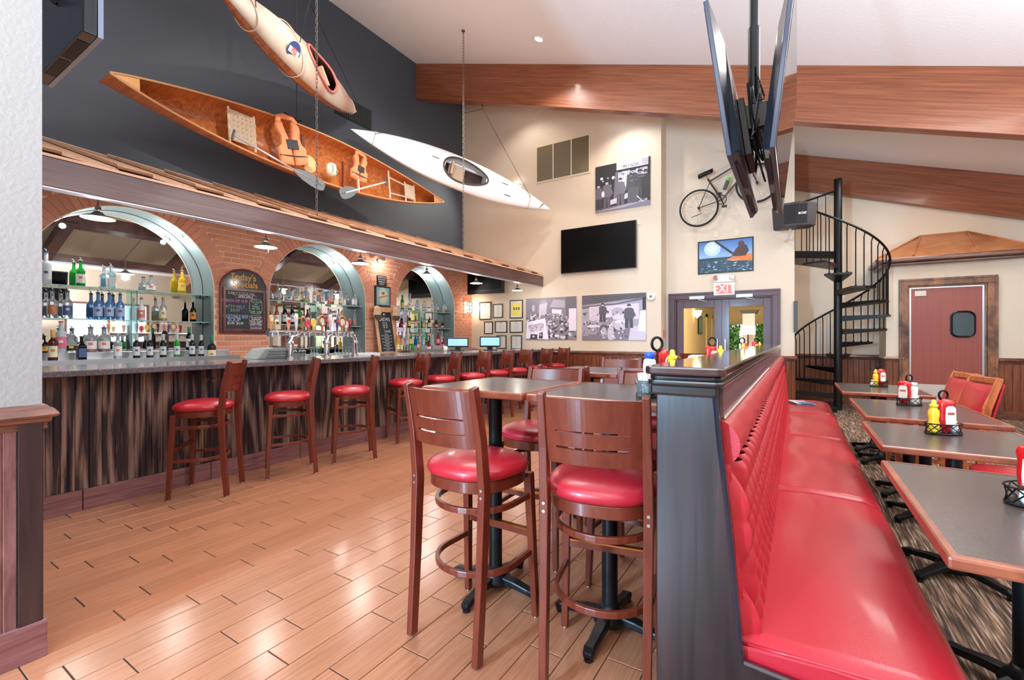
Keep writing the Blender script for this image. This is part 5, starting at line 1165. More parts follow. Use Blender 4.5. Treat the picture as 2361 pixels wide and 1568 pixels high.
def sc1(P, Ds):   # the last call: men before a shop window
    P([(0, 0), (1, 0), (1, 1), (0, 1)], g(40)); P([(0, 0), (1, 0), (1, .13), (0, .06)], g(120)); P([(0, .02), (.45, .07), (1, .16), (1, .12), (.5, .03)], g(160))
    P([(.40, .84), (1, .84), (1, 1), (.40, 1)], g(215)); P([(.39, .79), (1, .81), (1, .845), (.36, .83)], g(30)); P([(.43, .48), (.95, .48), (.95, .80), (.43, .79)], g(222)); P([(.34, .2), (.42, .2), (.42, .82), (.38, .80)], g(110))
    P([(.86, .86), (.97, .86), (.98, .99), (.85, .99)], g(175)); P([(.95, .1), (1, .1), (1, 1), (.97, 1)], g(26))
    for x, y, r in ((.12, .72, .028), (.145, .66, .015), (.24, .71, .014), (.34, .70, .03)): Ds(x, y, r, r*1.1, g(235))
    P([(.2, .52), (.3, .56), (.3, .5), (.2, .46)], g(205)); P([(.26, .12), (.42, .15), (.42, .26), (.29, .23)], g(200)); P([(.54, .2), (.65, .23), (.66, .34), (.55, .31)], g(205)); P([(.53, .40), (.64, .41), (.64, .48), (.53, .48)], g(195))
    man(P, Ds, .06, .05, .58, g(96), cd=g(58)); man(P, Ds, .22, .06, .62, g(104), cd=g(84)); Ds(.145, .38, .03, .07, g(225)); man(P, Ds, .47, .10, .58, g(112), cd=g(92), w_=1.1); man(P, Ds, .70, .10, .74, g(74), cd=g(88), w_=1.25); man(P, Ds, .82, .12, .66, g(64), cd=g(70), w_=1.1); man(P, Ds, .92, .16, .60, g(46), cd=g(40))
    P([(.64, .1), (.78, .1), (.80, .42), (.62, .42)], g(84)); P([(.76, .22), (.88, .08), (.885, .09), (.77, .24)], g(215))
    random.seed(3)
    for k in range(26): x, y = random.uniform(.46, .92), random.choice([.66, .61, .56]); P([(x, y), (x+.02, y), (x+.02, y+.012), (x, y+.012)], g(150))
t, tx = photo('photo_poster', 'black and white photo poster of men in hats under a last call sign', rectY(1374, 362, 1500, 490, YF-.0)[:0] or (onY(1374, 386.8, YF).x, onY(1500, 360.2, YF).z, onY(1500, 400, YF).x, onY(1374, 492, YF).z), YF, sc1)
tx('LAST CALL', .775, .735, .17, ink, .52); tx('The', .495, .745, .13, ink, .6); tx('PPLY NOW', .66, .885, .09, ink, .75)
def sc2(P, Ds):   # crowd and newspaper
    P([(0, 0), (1, 0), (1, 1), (0, 1)], g(128)); random.seed(8)
    P([(.26, .55), (.42, .62), (.44, .9), (.28, .86)], g(190)); P([(.28, .84), (.44, .88), (.40, .95), (.32, .93)], g(150)); P([(.48, .76), (.78, .74), (.78, .92), (.56, .95)], g(170)); P([(.48, .60), (.76, .58), (.78, .74), (.48, .77)], g(128)); P([(.53, .62), (.72, .60), (.72, .70), (.53, .72)], g(228))
    P([(0, .45), (.2, .62), (.2, .58), (0, .40)], g(210)); Ds(.155, .76, .03, .09, g(185)); P([(.8, .5), (1, .5), (1, 1), (.8, 1)], g(104))
    for k in range(230):
        x, y = random.uniform(.02, .98), random.uniform(.02, .62); s = .012+.03*(.65-y)
        Ds(x, y, s*1.0, s*1.15, g(random.choice([60, 80, 215, 230, 200, 150])), 7)
    P([(.86, .2), (1, .2), (1, .72), (.86, .72)], g(222))
    P([(.0, .02), (.47, .0), (.40, .51), (.02, .42)], g(236)); P([(.09, .01), (.24, .01), (.24, .12), (.10, .13)], g(60)); P([(.27, .02), (.35, .02), (.35, .18), (.28, .15)], g(56)); Ds(.16, .07, .03, .03, g(190)); Ds(.31, .11, .02, .03, g(180))
t, tx = photo('photo_poster', 'wide black and white crowd poster with a newspaper headline', (onY(1214, 690, YF).x, onY(1330, 683, YF).z, onY(1330, 690, YF).x, onY(1214, 782.5, YF).z), YF, sc2)
tx('PROHIBITION', .215, .32, .13, ink, .5, .12); tx('ENDS AT LAST!', .225, .235, .115, ink, .47, .12)
def sc3(P, Ds):   # cellar still with vats
    P([(0, 0), (1, 0), (1, 1), (0, 1)], g(160)); P([(0, .78), (1, .9), (1, 1), (0, 1)], g(60)); P([(0, .76), (.55, .80), (1, .92), (1, .86), (.4, .74), (0, .7)], g(100))
    for k in range(5): P([(0, .80+k*.04), (1, .9+k*.03), (1, .905+k*.03), (0, .812+k*.04)], g(130))
    P([(.12, .45), (.9, .45), (.9, .78), (.12, .74)], g(206)); P([(0, 0), (.8, 0), (.75, .3), (0, .25)], g(120)); P([(.74, 0), (1, 0), (1, .3), (.78, .3)], g(196)); P([(.88, .2), (1, .18), (1, .62), (.92, .62)], g(232)); P([(.95, .64), (1, .64), (1, .92), (.95, .9)], g(40))
    for x, y, rx, ry, c in ((.06, .2, .07, .12, 150), (.19, .55, .075, .13, 200), (.18, .24, .10, .13, 150), (.18, .31, .09, .03, 225), (.40, .45, .11, .10, 140), (.41, .53, .08, .035, 220), (.36, .26, .07, .09, 96), (.36, .16, .045, .13, 176), (.47, .14, .055, .17, 190), (.47, .33, .03, .05, 220), (.62, .33, .11, .12, 190), (.62, .40, .09, .03, 230), (.58, .62, .10, .09, 170), (.57, .5, .05, .06, 210)):
        Ds(x, y, rx, ry, g(c), 16)
    random.seed(4)
    for k in range(70): x, y = random.uniform(.02, .74), random.uniform(.04, .62); Ds(x, y, random.uniform(.008, .022), random.uniform(.01, .03), g(random.choice([70, 90, 230, 210, 120])), 7)
    for x, b_, h in ((.34, .40, .42), (.75, .26, .52)):
        man(P, Ds, x, b_, h, g(84), cd=g(70), w_=1.1)
t, tx = photo('photo_poster', 'black and white cellar photo poster of two men beside copper vats', (onY(1343, 690, YF).x, onY(1490, 674.5, YF).z, onY(1490, 690, YF).x, onY(1343, 784, YF).z), YF, sc3)
# kayak photo over the door
bf = M('black frame', (22, 20, 22), .3)
X0, X1 = onY(1609.4, 600, YDR).x, onY(1737.7, 600, YDR).x; Z0, Z1 = onY(1737.7, 545, YDR).z, onY(1737.7, 624.5, YDR).z
t = board('framed_photo', 'framed colour photo of a person paddling an orange kayak over the double door', 'picture', X0, Z0, X1, Z1, YDR, .012, M('photo base', (90, 130, 170), .4), None, .022, bf)
m = MB(); W_, H_ = X1-X0-.04, Z0-Z1-.04; L0 = [0]
fn = lambda u, v: (X0+.02+min(1, max(0, u))*W_, YDR-.0125-L0[0]*.00006, Z1+.02+min(1, max(0, v))*H_)
def PP(pts, c): poly(m, pts, fn, c); L0[0] += 1
for k in range(10): PP([(0, .46+.054*k), (1, .46+.054*k), (1, .46+.054*(k+1)), (0, .46+.054*(k+1))], (150-9*k, 185-8*k, 225-5*k))
for rr_ in (.16, .10, .05): PP([(.26+rr_*math.cos(a), .76+rr_*1.5*math.sin(a)) for a in [2*PI*k/14 for k in range(14)]], (190+int(300*(.16-rr_)), 215+int(180*(.16-rr_)), 240))
PP([(0, 0), (1, 0), (1, .47), (0, .47)], (38, 64, 84)); PP([(0, .44), (.25, .47), (.42, .46), (.42, .42), (0, .40)], (24, 40, 40))
random.seed(2)
for k in range(90): x, y = random.uniform(0, 1), random.uniform(.01, .36); s = random.uniform(.01, .04); PP([(x, y), (x+s, y+s*.5), (x+s*2, y+.006), (x+s, y-s*.4)], random.choice([(190, 210, 222), (90, 130, 150), (30, 48, 62), (140, 170, 186)]))
PP([(.52, .38), (.62, .33), (1, .30), (1, .52), (.86, .50), (.66, .46)], (226, 118, 40)); PP([(.52, .38), (.62, .36), (.8, .37), (.66, .33)], (240, 190, 160))
PP([(.62, .50), (.70, .46), (.88, .46), (.94, .62), (.90, .78), (.80, .86), (.72, .72)], (70, 40, 30)); PP([(.80+.06*math.cos(a), .84+.10*math.sin(a)) for a in [2*PI*k/12 for k in range(12)]], (84, 44, 30)); PP([(.30, .98), (.34, 1), (.66, .58), (.62, .55)], (30, 26, 30))
m.build('print', pt, t, cols=True)
# wall television, certificates, vent, alarm bits
X0, X1, Z0, Z1 = onY(1294, 600, YF-.07).x, onY(1467, 600, YF-.07).x, onY(1467, 507, YF-.07).z, onY(1467, 617, YF-.07).z
t = thing('wall_television', 'large black flat television on the cream wall', 'television', ((X0+X1)/2, YF, Z1))
MB().box(X0, YF-.09, Z1, X1, YF-.045, Z0).build('bezel', M('tv bezel', (60, 56, 54), .3, .5), t, bevel=.006); MB().box(X0+.012, YF-.0915, Z1+.014, X1-.012, YF-.089, Z0-.012).build('screen', blackG, t); MB().box((X0+X1)/2-.2, YF-.046, Z1+.2, (X0+X1)/2+.2, YF, Z0-.2).build('wall_mount', black, t)
X0, X1, Z0, Z1 = onY(1236, 380, YF).x, onY(1361, 380, YF).x, onY(1236, 339.5, YF).z, onY(1236, 424, YF).z
t = board('air_grille', 'wide cream air return grille high on the far wall', 'vent', X0, Z0, X1, Z1, YF, .004, M('grille dark', (92, 82, 66), .8), None, .03, M('grille cream', (222, 206, 176), .5), .016)
gm = M('grille slat', (190, 174, 146), .5)
for k in (1, 2): MB().box(X0+(X1-X0)*k/3-.012, YF-.016, Z1+.03, X0+(X1-X0)*k/3+.012, YF, Z0-.03).build('divider', M('grille cream', (222, 206, 176), .5), t)
m = MB(); z = Z1+.035
while z < Z0-.035: m.add([(X0+.03, YF-.012, z-.004), (X1-.03, YF-.012, z-.004), (X1-.03, YF-.004, z+.005), (X0+.03, YF-.004, z+.005)], [(0, 1, 2, 3)]); z += .0165
o = m.build('slats', gm, t); o['kind'] = 'stuff'
frs = [(1106, 697, 1133, 737, 'cert', 0, 'upper left of the framed certificates behind the bar'), (1137, 701, 1160, 733, 'cert', 3, 'upper middle framed certificate behind the bar'), (1176, 692, 1206, 734, 'yellow', 0, 'framed yellow notice at the upper right of the certificates'),
       (1117, 741, 1137, 770, 'cert', 1, 'middle row left framed certificate, narrow and upright'), (1142, 740, 1170, 767, 'cert', 2, 'middle row centre framed certificate, landscape'), (1176, 739, 1206, 767, 'cert', 2, 'middle row right framed certificate, landscape'),
       (1145, 773, 1168, 804, 'cert', 4, 'bottom framed certificate half hidden by the right monitor'), (1179, 773, 1204, 805, 'cert', 4, 'bottom right framed certificate under the landscape ones')]
brf = M('dark brown frame', (54, 40, 36), .35, coat=.3)
for a, b, c, d, kd_, s_, lb in frs:
    X0, X1, Z0, Z1 = onY(a, b, YF).x, onY(c, b, YF).x, onY((a+c)/2, b, YF).z, onY((a+c)/2, d, YF).z
    t = board('framed_certificate', lb, 'frame', X0, Z0, X1, Z1, YF, .01, M('certificate paper', (226, 222, 216), .6), 'framed certificates on the far wall', .022, brf, .022)
    m = MB(); W_, H_ = X1-X0-.044, Z0-Z1-.044; fn = lambda u, v: (X0+.022+u*W_, YF-.0105, Z1+.022+v*H_)
    if kd_ == 'yellow': poly(m, [(.15, .12), (.85, .12), (.85, .88), (.15, .88)], fn, (240, 222, 90)); fn2 = lambda u, v: (X0+.022+u*W_, YF-.011, Z1+.022+v*H_); [poly(m, [(x, .45), (x+.13, .45), (x+.13, .62), (x, .62)], fn2, (90, 100, 120)) for x in (.24, .45, .66)]
    else:
        random.seed(s_+7)
        for k in range(7): y = .18+.09*k; q = random.uniform(.1, .3); poly(m, [(.2+q*.5, y), (.8-q*.5, y), (.8-q*.5, y+.025), (.2+q*.5, y+.025)], fn, (176, 172, 176))
        poly(m, [(.46, .84), (.54, .84), (.54, .92), (.46, .92)], fn, [(190, 80, 70), (90, 110, 170), (60, 60, 60), (110, 130, 180), (120, 120, 124)][s_])
    m.build('print', pt, t, cols=True)
def wallbox(name, lbl, cat, px, py, Y, w_, h_, d_, mat, rnd=False):
    P = onY(px, py, Y)
    m = MB(); (m.lathe([(w_, 0), (w_, d_*.6), (w_*.8, d_), (0, d_)], 24, P, Matrix(((1, 0, 0), (0, 0, -1), (0, 1, 0)))) if rnd else m.box(P.x-w_/2, Y-d_, P.z-h_/2, P.x+w_/2, Y, P.z+h_/2))
    return tag(m.build(name, mat, smooth=rnd and 2, bevel=0 if rnd else .003), lbl, cat)
o = wallbox('smoke_alarm', 'round white alarm sounder beside the cellar photo poster', 'alarm', 1502, 684, YF, .085, 0, .05, whiteP, True)
MB().lathe([(.03, .05), (.028, .06), (0, .06)], 16, onY(1502, 684, YF), Matrix(((1, 0, 0), (0, 0, -1), (0, 1, 0)))).build('lens', chrome, o)
wallbox('wall_plate', 'small cream wall plate by the top corner of the large television', 'plate', 1474, 512, YF, .075, .115, .012, M('plate cream', (222, 208, 184), .5)); wallbox('wall_plate', 'left cream wall plate above the framed kayak photo', 'plate', 1651, 541, YDR, .085, .12, .012, M('plate cream', (222, 208, 184), .5)); wallbox('wall_plate', 'right cream wall plate above the framed kayak photo', 'plate', 1699, 536, YDR, .085, .12, .012, M('plate cream', (222, 208, 184), .5))
wallbox('fire_alarm_tag', 'narrow red alarm tag left of the double door', 'tag', 1529, 770, YF+.2, .05, .17, .03, M('alarm red', (204, 44, 44), .4)); 
wallbox('wall_speaker', 'thin dark wall box on the corner left of the spiral stair', 'box', 1834.5, 730, YDR, .06, .56, .05, M('box grey green', (70, 74, 70), .5))
# exit sign
P = onY(1670.5, 659, YDR); t = thing('exit_sign', 'white EXIT sign with two emergency lamps over the double door', 'sign', P)
w_ = (onY(1695, 660, YDR).x-onY(1647, 660, YDR).x)/2; zt, zm, zb_ = onY(1670, 635.5, YDR).z, onY(1670, 652, YDR).z, onY(1670, 681, YDR).z
MB().box(P.x-w_, YDR-.07, zb_, P.x+w_, YDR, zm).build('sign_box', M('sign face', (236, 214, 208), .5, emit=.15), t, bevel=.006)
MB().box(P.x-w_*.96, YDR-.09, zm+.004, P.x+w_*.96, YDR, zt).build('lamp_housing', whiteP, t, bevel=.012)
for s in (-1, 1): MB().lathe([(.034, -.02), (.05, .03), (.046, .035), (0, .035)], 14, (P.x+s*w_*.72, YDR-.10, (zm+zt)/2+.02), Matrix.Rotation(s*.5, 3, 'Z') @ Matrix(((1, 0, 0), (0, 0, -1), (0, 1, 0)))).build('emergency_lamp', chrome, t, smooth=2)
MB().box(P.x-w_*.8, YDR-.0715, zb_+.03, P.x+w_*.8, YDR-.0702, zm-.03).build('red_field', M('exit red', (226, 104, 94), .4, emit=.5), t); text('EXIT', .235, (P.x, YDR-.073, (zb_+zm)/2), EYF, M('exit letters', (255, 214, 204), .4, emit=1.0), t, sx=.8)
# ================================================================== BAR AREA ITEMS
# television under the canopy
X0, X1 = -6.80, -5.9
Yt = 8.9; a, b = onY(1079, 640, Yt), onY(1161, 675, Yt); zt = b.z+.62
t = thing('bar_television', 'black television on a bracket under the far end of the canopy', 'television', ((a.x+b.x)/2, Yt, b.z))
MB().box(a.x, Yt-.03, b.z, b.x, Yt+.05, zt).build('bezel', blackP, t, bevel=.008); MB().box(a.x+.04, Yt-.032, b.z+.10, b.x-.04, Yt-.029, zt-.04).build('screen', blackG, t)
MB().tube([(a.x+.3, Yt+.05, zt-.2), (a.x+.3, YF-.005, zt-.2)], .03, 6).build('bracket', black, t)
# sconce on the brick end
P = onX(1077, 708, XB); t = thing('wall_sconce', 'square lit sconce with dark grid on the brick end pier', 'lamp', P); zt, zb_ = onX(1077, 697, XB).z, onX(1077, 722, XB).z
MB().box(XB, P.y-.10, zb_, XB+.07, P.y+.10, zt).build('glass_box', M('sconce glow', (255, 240, 205), .4, emit=5), t)
m = MB()
for k in (-1, 0, 1): m.box(XB+.07, P.y+k*.095-.01, zb_, XB+.082, P.y+k*.095+.01, zt)
for k in range(4): z = zb_+(zt-zb_)*k/3; m.box(XB+.07, P.y-.105, z-.008, XB+.082, P.y+.105, z+.008)
m.build('grid', black, t); point((XB+.2, P.y, (zt+zb_)/2), 9, (1, .82, .58), .05)
# chalkboards
cbk = M('chalkboard', (38, 42, 46), .6, bump=(20, .1)); chalk = lambda n, c: M('chalk '+n, c, .8)
wf = wood('dark red frame', (74, 34, 34), (116, 62, 58), (4, 4, 1), 2, .35, .3)
Y0, Y1 = onX(505, 700, XB).y, onX(614, 700, XB).y; zt, zb_ = onX(558, 621, XB).z, onX(505, 768, XB).z; zs_ = onX(505, 662, XB).z
t = thing('specials_board', "arched chalkboard headed Today's Specials on the brick pier", 'board', (XB, (Y0+Y1)/2, zb_)); yc = (Y0+Y1)/2; hw_ = (Y1-Y0)/2
arc = [(yc+hw_*math.cos(PI*k/20), zs_+(zt-zs_)*math.sin(PI*k/20)) for k in range(21)]
MB().prism([(Y0, zb_), (Y1, zb_)]+arc, 'x', XB+.001, XB+.03).build('back_panel', M('board dark', (46, 42, 44), .5, coat=.3), t)
MB().tube([(XB+.03, a, b) for a, b in [(Y0+.01, zb_+.01), (Y1-.01, zb_+.01)]+[(yc+(hw_-.01)*math.cos(PI*k/20), zs_+(zt-zs_-.01)*math.sin(PI*k/20)) for k in range(21)]], .016, 6, closed=True).build('outer_frame', wf, t)
bz = zs_-.0; MB().box(XB+.03, Y0+.06, zb_+.06, XB+.034, Y1-.06, bz-.03).build('slate', cbk, t)
m = MB(); xa, xb_ = XB+.03, XB+.042; m.box(xa, Y0+.04, zb_+.03, xb_, Y1-.04, zb_+.065); m.box(xa, Y0+.04, bz-.035, xb_, Y1-.04, bz); m.box(xa, Y0+.04, zb_+.065, xb_, Y0+.07, bz-.035); m.box(xa, Y1-.07, zb_+.065, xb_, Y1-.04, bz-.035); m.build('inner_frame', wf, t)
gold = M('sign gold', (232, 164, 44), .5); X_ = XB+.036; Wb, Hb = Y1-Y0-.14, bz-zb_-.10
def ct(s, u, v, size, c, sx=1., rot=0.): text(s, size, (X_, Y0+.07+u*Wb, zb_+.065+v*Hb), RX @ Matrix.Rotation(rot, 3, 'Z'), c, t, ext=.0006, sx=sx)
text("Today's", .135, (XB+.031, yc-.02, zs_+(zt-zs_)*.58), RX, gold, t, sx=.9); text('Specials', .13, (XB+.031, yc+.01, zs_+(zt-zs_)*.22), RX, gold, t, sx=.9)
cwh, cpk, cbl, cgr = chalk('white', (225, 225, 230)), chalk('pink', (206, 120, 168)), chalk('blue', (150, 180, 214)), chalk('green', (170, 206, 180))
ct('DAILY COCKTAIL', .42, .93, .055, cgr, .9); ct('SPECIALS', .52, .86, .055, cwh, .95); ct('FRENCH DIP 10.99', .24, .73, .062, cpk, .72); ct('PATTY MELT', .22, .57, .068, chalk('dim', (140, 152, 158)), .8); ct('$10.99', .24, .48, .06, chalk('dim', (140, 152, 158)), .8)
ct('VEGETABLE BEEF', .26, .32, .07, cbl, .7); ct('SOUP', .22, .23, .08, M('chalk lilac', (180, 170, 220), .8), .9); ct('$3.99  $4.99', .25, .14, .05, cwh, .9); ct('Soup and salad', .80, .03, .038, cwh, .8)
for v, s in ((.74, 'Try one of'), (.68, 'our'), (.62, 'Famous'), (.56, 'Ice Teas'), (.47, '3.00 - 6.00')): ct(s, .80, v, .043, cgr, .8)
for v, s in ((.32, 'Try our fresh'), (.27, 'sandwiches'), (.22, 'Monday Tuesday'), (.17, 'Burger Night'), (.12, 'Seafood Friday')): ct(s, .80, v, .04, cwh, .75)
def outline(u0, v0, u1, v1, c, r=.003, n=0):
    pts = []
    for k in range(28):
        a = 2*PI*k/28; sx = abs(math.cos(a))**.5*(1 if math.cos(a) > 0 else -1); sy = abs(math.sin(a))**.5*(1 if math.sin(a) > 0 else -1); e = 1+(.06 if n and k % 2 else 0)
        pts.append((X_+.001, Y0+.07+((u0+u1)/2+(u1-u0)/2*sx*e)*Wb, zb_+.065+((v0+v1)/2+(v1-v0)/2*sy*e)*Hb))
    MB().tube(pts, r, 4, closed=True).build('chalk_border', c, t)
outline(.62, .42, .97, .80, cgr); outline(.62, .07, .97, .37, cpk, n=1)
for a in ((.18, .895, .72, .965), (.24, .825, .82, .895)):
    MB().tube([(X_+.001, Y0+.07+u*Wb, zb_+.065+v*Hb) for u, v in ((a[0], a[1]), (a[2], a[1]), (a[2], a[3]), (a[0], a[3]))], .003, 4, closed=True).build('chalk_border', cpk, t)
# blue framed print, small black sign, brews board with hats
Y0, Y1 = onX(863, 690, XB).y, onX(898, 690, XB).y; zt, zb_ = onX(880, 660, XB).z, onX(880, 707, XB).z
t = thing('framed_beer_print', 'black framed blue print with an oval badge between two arches', 'picture', (XB, (Y0+Y1)/2, zb_))
MB().box(XB, Y0, zb_, XB+.03, Y1, zt).build('frame', bf, t, bevel=.004); MB().box(XB+.03, Y0+.03, zb_+.03, XB+.032, Y1-.03, zt-.03).build('print', M('print blue', (118, 168, 186), .4), t)
oy, oz = (Y0+Y1)/2, (zt+zb_)/2
for k, (r1, r2, c) in enumerate(((.13, .17, (196, 196, 160)), (.115, .152, (140, 178, 176)), (.10, .135, (206, 204, 172)))):
    MB().prism([(oy+r1*math.cos(2*PI*i/24), oz+r2*math.sin(2*PI*i/24)) for i in range(24)], 'x', XB+.032, XB+.033+.0005*k).build('badge', M('badge %d' % k, c, .5), t)
MB().prism([(oy-.03, oz+.03), (oy+.03, oz+.03), (oy+.04, oz+.09), (oy-.04, oz+.09)], 'x', XB+.034, XB+.035).build('glass_mark', M('mark olive', (120, 116, 80), .5), t); MB().prism([(oy-.12, oz-.05), (oy+.12, oz+.01), (oy+.12, oz+.035), (oy-.12, oz-.02)], 'x', XB+.035, XB+.036).build('ribbon', M('ribbon rose', (186, 120, 110), .5), t)
Y0, Y1 = onX(868, 650, XB).y, onX(890, 650, XB).y; zt, zb_ = onX(880, 636, XB).z, onX(880, 659, XB).z
t = thing('small_sign', 'small black sign with white writing above the blue framed print', 'sign', (XB, (Y0+Y1)/2, zb_)); MB().box(XB+.001, Y0, zb_, XB+.02, Y1, zt).build('panel', M('sign black', (24, 24, 28), .5), t, bevel=.004)
for k, s in enumerate(('NOTICE TO ALL', 'BE 21 TO BUY', 'PLEASE HAVE', 'ID READY')): text(s, .036, (XB+.021, (Y0+Y1)/2, zt-.035-.045*k), RX, cwh, t, ext=.0004, sx=.8)
yb0, yb1 = onX(866, 760, -6.85).y, onX(914, 760, -6.85).y; zb_, zt = 1.005, onX(885, 709, -6.93).z
t = thing('brews_board', 'tall wood framed chalkboard of brews leaning on the brick pier', 'board', (-6.85, (yb0+yb1)/2, zb_)); ya, yb_ = yb0+.04, yb1-.02
def lean(y, z, d): f = (z-zb_)/(zt-zb_); return (-6.80-.17*f+d, y, z)
def lb_(y0, y1, z0, z1, d0, d1, nm, mt): m = MB(); m.add([lean(y, z, d) for d in (d0, d1) for y, z in ((y0, z0), (y1, z0), (y1, z1), (y0, z1))], [(4, 5, 6, 7), (3, 2, 1, 0), (0, 1, 5, 4), (1, 2, 6, 5), (2, 3, 7, 6), (3, 0, 4, 7)]); return m.build(nm, mt, t)
pine = wood('pine frame', (186, 134, 96), (220, 172, 134), (8, 8, 1.2), 2, .5); 
lb_(ya+.05, yb_-.05, zb_+.05, zt-.08, 0, .012, 'slate', cbk); lb_(ya, ya+.055, zb_, zt, 0, .025, 'frame_side', pine); lb_(yb_-.055, yb_, zb_, zt, 0, .025, 'frame_side', pine); lb_(ya+.055, yb_-.055, zb_, zb_+.05, 0, .025, 'frame_rail', pine); lb_(ya+.055, yb_-.055, zt-.09, zt, 0, .025, 'frame_rail', pine)
Rl = Matrix.Rotation(-.17/(zt-zb_), 3, 'Y') @ RX
def bt_(s, u, z, size, al='CENTER', sx=.85): text(s, size, lean(ya+u*(yb_-ya), z, .0135), Rl, cwh, t, ext=.0004, align=al, sx=sx)
bt_('BREWS', .5, zt-.24, .105); bt_('Local', .58, zt-.47, .08)
MB().lathe([(.02, 0), (0, .001)], 10, lean((ya+yb_)/2, zt-.14, .014), Matrix(((0, 0, 1), (1, 0, 0), (0, 1, 0)))).build('hop_mark', cwh, t)
for k, s in enumerate(('Bud  3.00', 'Coors  3.00', 'Miller  3.00', 'Stella  5.00')): bt_(s, .5, zt-.305-.032*k, .03)
for k, s in enumerate(('Hop Trip', 'Pale Ale, Bend Oregon  5.25', 'Mirror Pond', 'Pale Ale, Bend Oregon  5.25', 'Black Butte', 'Porter, Bend Oregon  5.25', 'Ninkasi IPA', 'Eugene Oregon  5.25', 'Red Chair', 'Northwest Pale Ale  5.25', 'Hazy IPA', 'Portland Oregon  5.50')): bt_(s, .5, zt-.53-.031*k, .027)
for k, (yy_, lb) in enumerate(((ya+.0, 'tan and brown cap hung on the left corner of the brews board'), (yb_-.0, 'tan and brown cap hung on the right corner of the brews board'))):
    P = Vector(lean(yy_, zt-.11, .05)); c = thing('cap', lb, 'hat', P, 'caps on the brews board')
    m = MB(); rings = [[P+Vector((.07*s_*0+.02+.05*math.sin(PI*h), r*math.cos(a)*.95, r*math.sin(a)*.75+.10-.17*h)) for a in [2*PI*j/14 for j in range(14)]] for h, r, s_ in ((0, .03, 0), (.15, .075, 0), (.5, .10, 0), (.9, .095, 0))]; loft(m, rings); m.build('crown', M('cap tan', (218, 184, 150), .8), c, smooth=True)
    MB().grid(lambda u, v: P+Vector((.07+.02*math.sin(PI*u), -.09+.18*u, -.05-.10*v*math.sin(PI*(.15+.7*u)))), 8, 4).build('visor', M('cap brown', (86, 66, 56), .8), c, smooth=True, solid=.008)
# beer tower on the counter
Xt = -4.98; Ya, Yb2 = onX(622, 766, Xt).y, onX(812, 768, Xt).y; zt_ = 1.385
t = thing('beer_tower', 'polished chrome beer tap tower standing on the bar', 'tap tower', (Xt, (Ya+Yb2)/2, 1.088))
MB().tube([(Xt, Ya, zt_), (Xt, Yb2, zt_)], .036, 16).build('manifold_pipe', chrome, t, smooth=2); MB().tube([(Xt, Ya-.02, zt_), (Xt, Ya, zt_)], .046, 16).build('end_collar', chrome, t, smooth=2)
lg = [(onX(669, 800, Xt).y, -1), (onX(753, 800, Xt).y, 0), (onX(818, 800, Xt).y, 1)]
for y, s in lg:
    MB().tube([(Xt, y, 1.088), (Xt, y, 1.27), (Xt, y+.02, 1.33), (Xt, y-.08*s+.05, 1.37), (Xt, y-.15*s+.03, zt_)] if s <= 0 else [(Xt, y, 1.088), (Xt, y, 1.28), (Xt, y-.03, 1.35), (Xt, y-.10, zt_)], .034, 14).build('tower_leg', chrome, t, smooth=2)
    MB().lathe([(.055, 0), (.055, .012), (.04, .02)], 16, (Xt, y, 1.088)).build('leg_flange', chrome, t); MB().lathe([(.042, 0), (.046, .01), (.046, .03), (.042, .04)], 14, (Xt, y, 1.25)).build('leg_collar', chrome, t)
hd = [(625, (226, 150, 96), .17), (638, (236, 210, 150), .12), (665, (220, 176, 150), .15), (683, (224, 226, 238), .20), (698, (184, 110, 70), .18), (710, (206, 70, 84), .14), (723, (230, 196, 96), .17), (743, (170, 104, 60), .20), (751, (46, 34, 50), .19), (762, (230, 190, 196), .21), (771, (226, 230, 242), .18), (777, (60, 74, 130), .18), (789, (176, 112, 66), .17), (798, (214, 190, 190), .15), (806, (120, 44, 54), .17)]
for k, (px, c, h) in enumerate(hd):
    y = onX(px, 760, Xt+.05).y; x = Xt+.05; cm = M('tap handle %d' % k, c, .3, coat=.4)
    m = MB(); m.tube([(Xt+.03, y, zt_), (x+.03, y, zt_), (x+.03, y, zt_-.05)], .010, 8); m.build('faucet', chrome, t, smooth=2)
    if c in ((170, 104, 60), (176, 112, 66)):
        o = MB().tube([(x, y+.048*math.cos(a), zt_+.15+.062*math.sin(a)) for a in [2*PI*j/18 for j in range(18)]], .014, 6, closed=True).build('tap_handle', cm, t, smooth=True); MB().lathe([(.034, 0), (.034, .012)], 14, (x-.006, y, zt_+.15), Matrix(((0, 0, 1), (1, 0, 0), (0, 1, 0)))).build('handle_medallion', M('medallion', (206, 206, 180), .4), o); MB().tube([(x, y, zt_+.02), (x, y, zt_+.09)], .014, 8).build('handle_stem', cm, o)
    elif c in ((230, 196, 96), (214, 190, 190), (206, 70, 84)):
        o = MB().lathe([(.012, 0), (.014, .04), (.016, h*.45), (.010, h*.5)], 12, (x, y, zt_+.02)).build('tap_handle', cm, t, smooth=True); MB().lathe([(.034, 0), (.036, .006), (.034, .014)], 18, (x-.007, y, zt_+.02+h*.62), Matrix(((0, 0, 1), (1, 0, 0), (0, 1, 0))), sy=1.45).build('handle_medallion', cm, o)
    else:
        o = MB().lathe([(.011, 0), (.013, .03), (.022, h*.55), (.026, h*.85), (.020, h), (0, h+.004)], 12, (x, y, zt_+.02), sx=.6).build('tap_handle', cm, t, smooth=True); MB().box(x+.014, y-.013, zt_+.02+h*.62, x+.018, y+.013, zt_+.02+h*.84).build('handle_badge', M('badge %d b' % (k % 3), [(236, 226, 206), (60, 60, 70), (210, 60, 60)][k % 3], .4), o)
